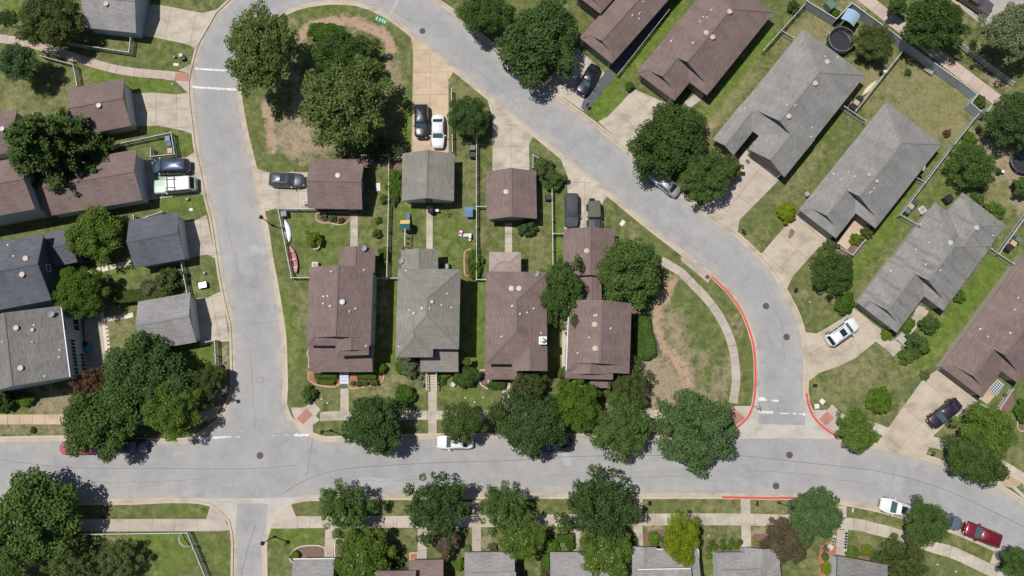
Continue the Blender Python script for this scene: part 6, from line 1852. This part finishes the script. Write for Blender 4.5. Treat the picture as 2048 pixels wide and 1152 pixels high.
pad('utility_pedestal', 'white utility pedestal on the lawn by the top left path', 'utility box', 361, 110, .5, .5, .7, M_pvc, .3); pad('utility_pedestal', 'dark utility drum beside the white pedestal by the top left path', 'utility box', 366, 116, .55, .5, .5, M_dark, .3); pad('valve_lid', 'pale ground lid above the brick ramp at the top left', 'utility lid', 352, 129, .75, .4, .06, M_pale, -.1); pad('utility_pedestal', 'small green pedestal beside the white one by the top left path', 'utility box', 348, 113, .3, .3, .4, M_green)
pad('utility_pedestal', 'green pedestal on the lawn below the vintage wagon', 'utility box', 374, 398, .35, .35, .45, M_green); pad('utility_pedestal', 'green pedestal on the lawn above the silver tarp', 'utility box', 408, 546, .3, .3, .4, M_green); pad('valve_lid', 'tan ground lid below the vintage wagon', 'utility lid', 382, 419, .5, .4, .05, M_pale, .1)
pad('valve_lid', 'pale ground lid on the lawn right of the dark off roader', 'utility lid', 1245, 446, .55, .8, .06, M_pale, -.6); pad('valve_lid', 'diamond pale lid near the right brick ramp', 'utility lid', 1645, 803, .62, .62, .06, M_pale, .8); pad('valve_lid', 'square pale lid near the right brick ramp', 'utility lid', 1634, 812.5, .62, .62, .06, M_pale, .05)
for k, (x, y, w) in enumerate([(643, 798, 'left pair before the brown house'), (654, 806, 'right of the pair before the brown house'), (931, 796, 'left of three before the house with twin vents'), (949, 804, 'lowest of three before the house with twin vents'), (966, 795, 'right of three before the house with twin vents'), (1417, 1072, 'lawn left of the white railed house'), (1875, 1129, 'lower right lawn'), (1912, 1143, 'lower right corner lawn'), (1620, 604, 'lawn below the oil stained driveway'), (344, 168, 'lawn beside the top left brick ramp')]):
    pad('sprinkler_cap', 'small white round cap, %s' % w, 'cap', x, y, .2, .2, .08, M_pvc)
# air conditioners
def ac(label, px, py, m=M_metal, s=.85, rz=0):
    c = P(px, py, .8)
    root = thing('air_conditioner', label, 'air conditioner', (c.x, c.y, ZL), rz)
    mb = MB(); mb.box((0, 0, .4), (s, s, .8)); mb.build('case', m, root)
    mb = MB(); mb.lathe((0, 0, .8), [(s * .42, .0), (s * .42, .03), (s * .1, .05)], 18); g_ = mb.build('fan_grille', M_gtrim, root)
    mb = MB(); mb.lathe((0, 0, .85), [(s * .1, 0), (s * .1, .03)], 10); mb.build('fan_hub', M_dark, g_)
ac('air conditioner beside the streaked grey house wall', 1844, 420, M_pvc, .9, .6); ac('air conditioner on the wall of the slate door house', 1614, 388, M_ventg, .5, .6); ac('air conditioner behind the first inner house', 630, 530, M_pvc, .8)
ac('white cabinet at the corner of the navy walled garage', 611, 405, M_pvc, .55); ac('air conditioner in the shade at the rear of the second inner house', 892, 533, M_dark, .8)
pad('covered_grill', 'covered grey grill at the fence corner above the white kayak', 'grill', 567, 427, .75, .75, 1.0, mat('grey_grill_cover', (.20, .22, .25), .7, .2, .2), .2)
pad('tarp_bundle', 'silver and black bundle on the pad by the left street', 'bundle', 405, 570, 1.1, .8, .6, M_dark, .2, M_metal)
pad('loose_board', 'white board lying on the grass right of the navy walled garage', 'board', 756, 374, .65, 1.15, .12, M_pale, .08)
pad('covered_grill', 'black covered grill behind the streaked grey house', 'grill', 1899, 397, 1.1, .9, .9, M_dark, .6)

def hull(label, cat, name, px0, px1, wid, h, m, inner=None, seatm=None, flip=False):
    a, b = P2(*px0, .4), P2(*px1, .4)
    c = (a + b) / 2; d = b - a; L = d.length
    root = thing(name, label, cat, (c.x, c.y, ZL), math.atan2(d.y, d.x))
    mb = MB(); ns, nr = 15, 9
    vs_ = []
    for i in range(ns):
        x = -1 + 2 * i / (ns - 1)
        w = wid / 2 * (1 - abs(x) ** 2.4) + .015; z = .08 * abs(x) ** 3
        for k in range(nr):
            t = math.pi * k / (nr - 1)
            zz = h * math.sin(t) if flip else h * (1 - math.sin(t))
            vs_.append((x * L / 2, w * math.cos(t), zz * (1 if flip else 1) + z + .05))
    fs_ = [(i * nr + k, (i + 1) * nr + k, (i + 1) * nr + k + 1, i * nr + k + 1) for i in range(ns - 1) for k in range(nr - 1)]
    mb.faces(vs_, fs_); mb.build('hull', m, root, smooth=True)
    if not flip:
        dk = MB()
        n = 13
        ps = [(-1 + 2 * i / (n - 1)) for i in range(n)]
        top = [(x * L / 2, wid / 2 * (1 - abs(x) ** 2.4) * .96, h * .93 + .08 * abs(x) ** 3) for x in ps]
        bot = [(x, -y, z) for x, y, z in top][::-1]
        for nm_, rg in (('bow_deck', range(0, 2)), ('stern_deck', range(n - 3, n - 1))):
            dk = MB()
            for i in rg: dk.poly([top[i], top[i + 1], (top[i + 1][0], -top[i + 1][1], top[i + 1][2]), (top[i][0], -top[i][1], top[i][2])])
            dk.build(nm_, m, root)
        if inner is not None:
            for x in (-.3, .0, .28):
                sm = MB(); sm.box((x * L, 0, h * .7), (.3, wid * .8, .05)); sm.build('seat', seatm or inner, root)
            fm = MB(); fm.box((0, 0, h * .3), (L * .6, wid * .5, .04)); fm.build('floor', inner, root)
            for sy in (-1, 1):
                gm = MB()
                for i in range(n - 1): gm.tube(Vector((top[i][0], sy * top[i][1], top[i][2])), Vector((top[i + 1][0], sy * top[i + 1][1], top[i + 1][2])), .03, n=6)
                gm.build('gunwale', m, root)
    return root
hull('white kayak lying along the fence above the red canoe', 'kayak', 'kayak', (570, 439), (579, 485), .92, .34, mat('white_gelcoat', (.70, .72, .74), .3, .5, .05), flip=True)
hull('red canoe lying along the fence below the white kayak', 'canoe', 'canoe', (580, 491), (593, 547), 1.0, .38, mat('faded_red_gelcoat', (.36, .13, .12), .5, .35, .15), mat('canoe_inside', (.30, .15, .13), .6, .3, .2), mat('canoe_seat', (.42, .25, .22), .6, .3, .2))
hull('cream canoe leaning by the fence of the dry lawn', 'canoe', 'canoe', (1755, 160), (1724, 192), .7, .3, mat('cream_gelcoat', (.52, .44, .31), .5, .3, .1), flip=True)

def trampoline(label, px, py, r, net=True):
    c = P(px, py, .9)
    root = thing('trampoline', label, 'trampoline', (c.x, c.y, ZL))
    mb = MB(); mb.lathe((0, 0, .8), [(.02, 0), (r * .85, .01), (r * .86, 0)], 32, cap=False); mb.build('mat', mat('trampoline_mat', (.022, .024, .03), .6, .3, .1), root)
    mb = MB(); mb.lathe((0, 0, .82), [(r * .84, 0), (r * .92, .05), (r, 0)], 32, cap=False); mb.build('pad_ring', mat('trampoline_pad', (.03, .035, .05), .5, .4, .1), root)
    for k in range(6):
        a = math.pi * k / 3
        x, y = r * .98 * math.cos(a), r * .98 * math.sin(a)
        mb = MB(); mb.tube((x, y, 0), (x, y, 1.75 if net else .82), .035); mb.build('leg', M_metal, root)
    if net:
        mb = MB()
        for k in range(32):
            a0, a1 = 2 * math.pi * k / 32, 2 * math.pi * (k + 1) / 32
            mb.tube((r * math.cos(a0), r * math.sin(a0), 1.75), (r * math.cos(a1), r * math.sin(a1), 1.75), .022, n=5)
        mb.build('net_ring', M_ventg, root)
        m, n, l, b = nodes_of('safety_net') if 'safety_net' not in MATS else (MATS['safety_net'], None, None, None)
        if n is not None:
            b.inputs['Base Color'].default_value = (.012, .014, .02, 1); b.inputs['Roughness'].default_value = .9
            tr = n.new('ShaderNodeBsdfTransparent'); mx = n.new('ShaderNodeMixShader'); mx.inputs[0].default_value = .62
            l.new(tr.outputs[0], mx.inputs[1]); l.new(b.outputs[0], mx.inputs[2]); l.new(mx.outputs[0], n['Material Output'].inputs[0])
        nm = MB(); nm.lathe((0, 0, 0), [(r * .99, .85), (r * .98, 1.3), (r * .99, 1.75)], 32, cap=False); nm.build('safety_net', m, root, smooth=True)
trampoline('black netted trampoline behind the gabled grey house', 1678, 84, 1.75)
trampoline('black trampoline cut off by the right edge', 2047, 322, 1.75, False)

def canopy(label, px, py, rz):
    c = P(px, py, 2.1)
    root = thing('swing_canopy', label, 'canopy', (c.x, c.y, ZL), rz)
    mb = MB()
    for k in range(6):
        x0, x1 = -1.0 + k / 3, -1.0 + (k + 1) / 3
        z0, z1 = 2.25 - .35 * x0 * x0, 2.25 - .35 * x1 * x1
        mb.poly([(x0, -.95, z0), (x1, -.95, z1), (x1, .95, z1), (x0, .95, z0)])
    o = mb.build('canopy_cloth', mat('pale_blue_cloth', (.23, .33, .43), .8, .2, .1), root); so = o.modifiers.new('t', 'SOLIDIFY'); so.thickness = .03
    for sx in (-1, 1):
        for sy in (-1, 1):
            mb = MB(); mb.tube((sx * .95, sy * .9, 0), (sx * .92, sy * .9, 1.95), .035); mb.build('post', M_dark, root)
    mb = MB(); mb.box((0, -1.5, .55), (1.9, 1.2, .12)); mb.build('seat', mat('dark_seat_cloth', (.035, .03, .03), .8, .2, .15), root)
    mb = MB(); mb.tube((-.95, -2.1, 0), (-.95, -2.1, 1.3), .035); mb.tube((.95, -2.1, 0), (.95, -2.1, 1.3), .035); mb.tube((-.95, -2.1, 1.3), (.95, -2.1, 1.3), .035); tag(mb.build('seat_frame', M_dark, root), kind='stuff')
canopy('pale blue canopy with dark seat in the fence alcove at the top', 1702, 34, -.6)

def playset(px, py):
    c = P(px, py, 1.2)
    root = thing('playset', 'green playset with yellow striped roof, ladder slide and swing beam', 'playset', (c.x, c.y, ZL))
    gr = mat('playset_green', (.03, .13, .12), .5, .3, .08); ye = mat('playset_yellow', (.62, .42, .16), .6, .3, .08)
    for sx in (-1, 1):
        for sy in (-1, 1):
            mb = MB(); mb.box((sx * .5, sy * .5, .9), (.09, .09, 1.8)); mb.build('post', M_wood, root)
    mb = MB(); mb.box((0, 0, .95), (1.1, 1.1, .08)); mb.build('platform', M_wood, root)
    mb = MB(); mb.poly([(-.62, .02, 2.35), (.62, .02, 2.35), (.62, .62, 1.85), (-.62, .62, 1.85)]); o = mb.build('roof_panel', ye, root); o.modifiers.new('t', 'SOLIDIFY').thickness = .04
    mb = MB(); mb.poly([(-.62, -.66, 1.85), (.62, -.66, 1.85), (.62, .02, 2.35), (-.62, .02, 2.35)]); o = mb.build('roof_panel', gr, root); o.modifiers.new('t', 'SOLIDIFY').thickness = .04
    mb = MB()
    for sx in (-1, 1): mb.beam((.15 + sx * .22, .5, .95), (.15 + sx * .22, 2.0, .15), .06, .14)
    mb.beam((.15, .5, .93), (.15, 2.0, .12), .44, .04); sl = mb.build('slide', mat('slide_teal', (.12, .22, .28), .35, .4, .06), root)
    for k in range(5):
        t = k / 4.5
        mb = MB(); mb.beam((-.02, .65 + 1.3 * t, .93 - .68 * t), (.32, .65 + 1.3 * t, .93 - .68 * t), .06, .05); mb.build('slide_rung', gr, sl)
    mb = MB(); mb.beam((0, -.55, 1.95), (0, -2.9, 1.95), .1, .12); mb.build('swing_beam', M_fence_w, root)
    for sx in (-1, 1):
        mb = MB(); mb.beam((0, -2.85, 1.9), (sx * .6, -2.9, 0), .07, .07); mb.build('swing_leg', M_dark, root)
    for y in (-1.4, -2.1):
        mb = MB()
        for sx in (-1, 1): mb.tube((sx * .2, y, 1.9), (sx * .2, y, .5), .012, n=5)
        mb.box((0, y, .48), (.46, .2, .04)); tag(mb.build('swing', M_dark, root), kind='stuff')
playset(812, 452)

def playhouse(px, py):
    c = P(px, py, .9)
    root = thing('playhouse', 'blue roofed toy playhouse beside the picket fence', 'playhouse', (c.x, c.y, ZL))
    bl = mat('playhouse_blue', (.12, .22, .36), .5, .3, .08)
    mb = MB(); mb.box((0, 0, .45), (.85, 1.0, .9)); mb.build('wall', mat('playhouse_cream', (.48, .40, .26), .7, .2, .08), root)
    for sy, nm in ((1, 1), (-1, 1)):
        mb = MB(); mb.poly([(-.52, 0, 1.3), (.52, 0, 1.3), (.52, sy * .68, .86), (-.52, sy * .68, .86)]); o = mb.build('roof_panel', bl, root); o.modifiers.new('t', 'SOLIDIFY').thickness = .04
    mb = MB(); mb.box((0, -.505, .4), (.4, .02, .65)); mb.build('door', bl, root)
playhouse(938, 424)

def toy_car(label, px, py, m1, m2, rz):
    c = P(px, py, .4)
    root = thing('ride_on_toy', label, 'toy', (c.x, c.y, ZL), rz)
    mb = MB(); mb.box((0, 0, .25), (.5, .85, .3), 0, 0, .85); mb.build('body', m1, root)
    mb = MB(); mb.box((0, -.05, .52), (.38, .35, .1)); mb.build('seat', m2, root)
    for sx in (-1, 1):
        for sy in (-1, 1):
            mb = MB(); mb.tube((sx * .2, sy * .28, .12), (sx * .3, sy * .28, .12), .12, n=10); mb.build('wheel', M_dark, root)
toy_car('pink and white ride on toy car on the grass', 921.5, 467, mat('toy_white', (.62, .58, .60), .5, .3, .08), mat('toy_pink', (.45, .10, .22), .5, .3, .08), -.15)
def toy_slide(px, py):
    c = P(px, py, .5)
    root = thing('toy_slide', 'pale blue toddler slide beside the pink toy car', 'toy', (c.x, c.y, ZL), -.1)
    mt = mat('toy_pale_blue', (.42, .50, .54), .5, .3, .08)
    mb = MB(); mb.beam((-.55, .1, .12), (.25, .1, .65), .42, .06); mb.build('slide', mt, root)
    mb = MB(); mb.box((.42, 0, .4), (.36, .75, .7), 0, 0, .85); mb.build('tower', mat('toy_cream', (.60, .60, .55), .5, .3, .08), root)
    mb = MB(); mb.box((.42, -.45, .3), (.3, .3, .06)); mb.build('step', mt, root)
toy_slide(934, 472)
def mower(px, py):
    c = P(px, py, .3)
    root = thing('lawn_mower', 'push lawn mower left on the grass below the grey garage', 'mower', (c.x, c.y, ZL), -.6)
    mb = MB(); mb.box((0, 0, .2), (.6, .45, .2), 0, 0, .85); mb.build('deck', mat('mower_red', (.22, .05, .06), .5, .3, .1), root)
    mb = MB(); mb.lathe((0, 0, .3), [(.14, 0), (.14, .14), (.08, .18)], 12); mb.build('engine', M_dark, root)
    mb = MB()
    for sy in (-1, 1): mb.tube((-.25, sy * .18, .25), (-1.0, sy * .18, .95), .018, n=6)
    mb.tube((-1.0, -.18, .95), (-1.0, .18, .95), .018, n=6); tag(mb.build('handle', M_dark, root), kind='stuff')
    for sx in (-1, 1):
        for sy in (-1, 1):
            mb = MB(); mb.tube((sx * .25, sy * .22, .1), (sx * .25, sy * .28, .1), .1, n=10); mb.build('wheel', M_rubber, root)
mower(896, 428)
def kettle(label, px, py, r=.42):
    c = P(px, py, .8)
    root = thing('kettle_grill', label, 'grill', (c.x, c.y, ZL))
    mb = MB(); mb.lathe((0, 0, .75), [(.1, -.25), (r, -.02), (r * 1.02, .02), (r * .7, .22), (.05, .3)], 18); mb.build('bowl', M_dark, root, smooth=True)
    for k in range(3):
        a = 2.1 * k
        mb = MB(); mb.tube((.2 * math.cos(a), .2 * math.sin(a), .6), (.4 * math.cos(a), .4 * math.sin(a), 0), .02, n=6); mb.build('leg', M_metal, root)
    mb = MB(); mb.box((r + .25, 0, .72), (.4, .35, .03)); mb.build('side_shelf', M_pale, root)
kettle('black kettle grill at the back door of the grey garage', 863, 421, .5); kettle('round fire pit in the yard with the black trampoline', 1997, 343, .35); kettle('kettle grill at the right edge below the black trampoline', 2030, 367, .4); kettle('small round fire bowl by the dry lawn fence', 1762, 143, .3)
def sign(label, px, py):
    c = P(px, py, ZL)
    root = thing('street_sign', label, 'sign', (c.x, c.y, ZL))
    mb = MB(); mb.tube((0, 0, 0), (0, 0, 3.0), .035); mb.build('post', M_metal, root)
    for k, (a, z) in enumerate(((0, 2.75), (1.57, 2.95))):
        mb = MB(); mb.box((0, 0, z), (.75, .025, .18), a); mb.build('name_blade', M_green, root)
    mb = MB(); mb.lathe((0, 0, 0), [(.001, 0), (.36, 0), (.36, .02), (.001, .02)], 8); q = mb.build('stop_plate', M_paintr, root); q.location = (0, -.05, 2.3); q.rotation_euler = (R(90), 0, 0)
sign('street name sign at the red kerb corner on the right', 1504, 812)
# patterned rug, door mats, tables
def rug(label, px, m, z=ZL + .034):
    w = [P2(*q, z) for q in px]; c = sum(w, Vector((0, 0))) / len(w)
    mb = MB(); mb.prism([(p.x - c.x, p.y - c.y) for p in w], 0, .012)
    o = mb.build('door_mat', m); o.location = (c.x, c.y, z); tag(o, label, 'mat')
M_rug, n_, l_, b_ = nodes_of('zigzag_rug')
ch = n_.new('ShaderNodeTexChecker'); ch.inputs['Scale'].default_value = 5
ch.inputs['Color1'].default_value = (.04, .055, .09, 1); ch.inputs['Color2'].default_value = (.42, .44, .46, 1)
gp = n_.new('ShaderNodeNewGeometry'); l_.new(gp.outputs['Position'], ch.inputs[0]); l_.new(ch.outputs[0], b_.inputs[0])
rug('dark and white patterned rug on the rightmost porch', [(1995, 761), (2009, 771), (1993, 792), (1979, 781)], M_rug, ZL + .032)
rug('dark door mat at the foot of the pale blue steps', [(682, 769), (696, 769), (696, 776), (682, 776)], M_slate, ZL + .03); rug('dark door mat at the gabled garage of the grey house', [(1490, 321), (1495, 318), (1501, 324), (1496, 329)], M_slate, ZL + .03)
def arch(px0, px1):
    a, b = P2(*px0, .6), P2(*px1, .6)
    c = (a + b) / 2; d = b - a
    root = thing('garden_hoop', 'white curved pipe at the corner of the bottom left picket fence', 'pipe', (c.x, c.y, ZL), math.atan2(d.y, d.x))
    mb = MB(); pts = [(d.length / 2 * math.cos(math.pi - math.pi * k / 14), -.55 * math.sin(math.pi * k / 14), .35 + .9 * math.sin(math.pi * k / 14)) for k in range(15)]
    for p, q in zip(pts[:-1], pts[1:]): mb.tube(p, q, .06, n=8)
    mb.build('pipe', M_fence_w, root)
arch((362, 1068), (385, 1090))
def planter(label, px, py, r, m, leaf=None):
    c = P(px, py, .4)
    root = thing('planter', label, 'planter', (c.x, c.y, ZL))
    mb = MB(); mb.lathe((0, 0, 0), [(r * .7, 0), (r, .45), (r * .85, .45), (r * .8, .38)], 16); mb.build('pot', m, root)
    mb = MB(); mb.lathe((0, 0, .36), [(.02, 0), (r * .82, .01)], 16, cap=False); mb.build('soil', M_mulch, root)
planter('dark potted ring planter at the cottage garden walk', 1660, 1094, .38, M_pvc); planter('left stone planter on the lawn of the grey house', 840, 756, .3, M_iron); planter('lower stone planter on the lawn of the grey house', 844, 770, .3, M_iron); planter('pale blue planter right of the grey house steps', 906, 769, .32, M_ventg); planter('tan stone ring under the bright small tree', 632, 491, .62, M_tan)
planter('planter by the rightmost porch railing', 2010, 790, .25, M_iron); planter('teal toy table on the rear patio by the pale house', 177, 697, .5, mat('teal_plastic', (.06, .28, .36), .5, .3, .1)); planter('dark pot on the rear patio by the pale house', 170, 688, .35, M_dark)
def blocks(label, px, nn):
    w = [P2(*q, ZL + .2) for q in px]
    root = thing('block_edging', label, 'edging blocks', (w[0].x, w[0].y, ZL))
    for k in range(nn):
        p = w[0] + (w[-1] - w[0]) * (k / max(1, nn - 1))
        d = w[-1] - w[0]
        mb = MB(); mb.box((p.x - w[0].x, p.y - w[0].y, .1), (.5, .34, .2), math.atan2(d.y, d.x)); b = mb.build('block', M_fence_w, root)
        mb = MB(); mb.box((p.x - w[0].x, p.y - w[0].y, .205), (.2, .18, .02), math.atan2(d.y, d.x)); mb.build('block_hollow', M_mulch, b)
blocks('white hollow blocks on the right of the cottage garden walk', [(1693, 1064), (1691, 1098)], 7); blocks('white hollow blocks on the left of the cottage garden walk', [(1669, 1075), (1664, 1092)], 4)
def bench(label, px, py, rz):
    c = P(px, py, .5)
    root = thing('patio_bench', label, 'bench', (c.x, c.y, ZL), rz)
    for k in range(4):
        mb = MB(); mb.box((0, -.2 + k * .14, .45), (1.3, .11, .04)); mb.build('seat_slat', M_gtrim, root)
    for k in range(3):
        mb = MB(); mb.box((0, .33, .55 + k * .14), (1.3, .04, .1)); mb.build('back_slat', M_gtrim, root)
    for sx in (-1, 1):
        for y in (-.2, .3):
            mb = MB(); mb.box((sx * .6, y, .22), (.07, .07, .45)); mb.build('leg', M_gtrim, root)
bench('dark garden bench against the board fence on the dry lawn', 1857, 142, -.62)
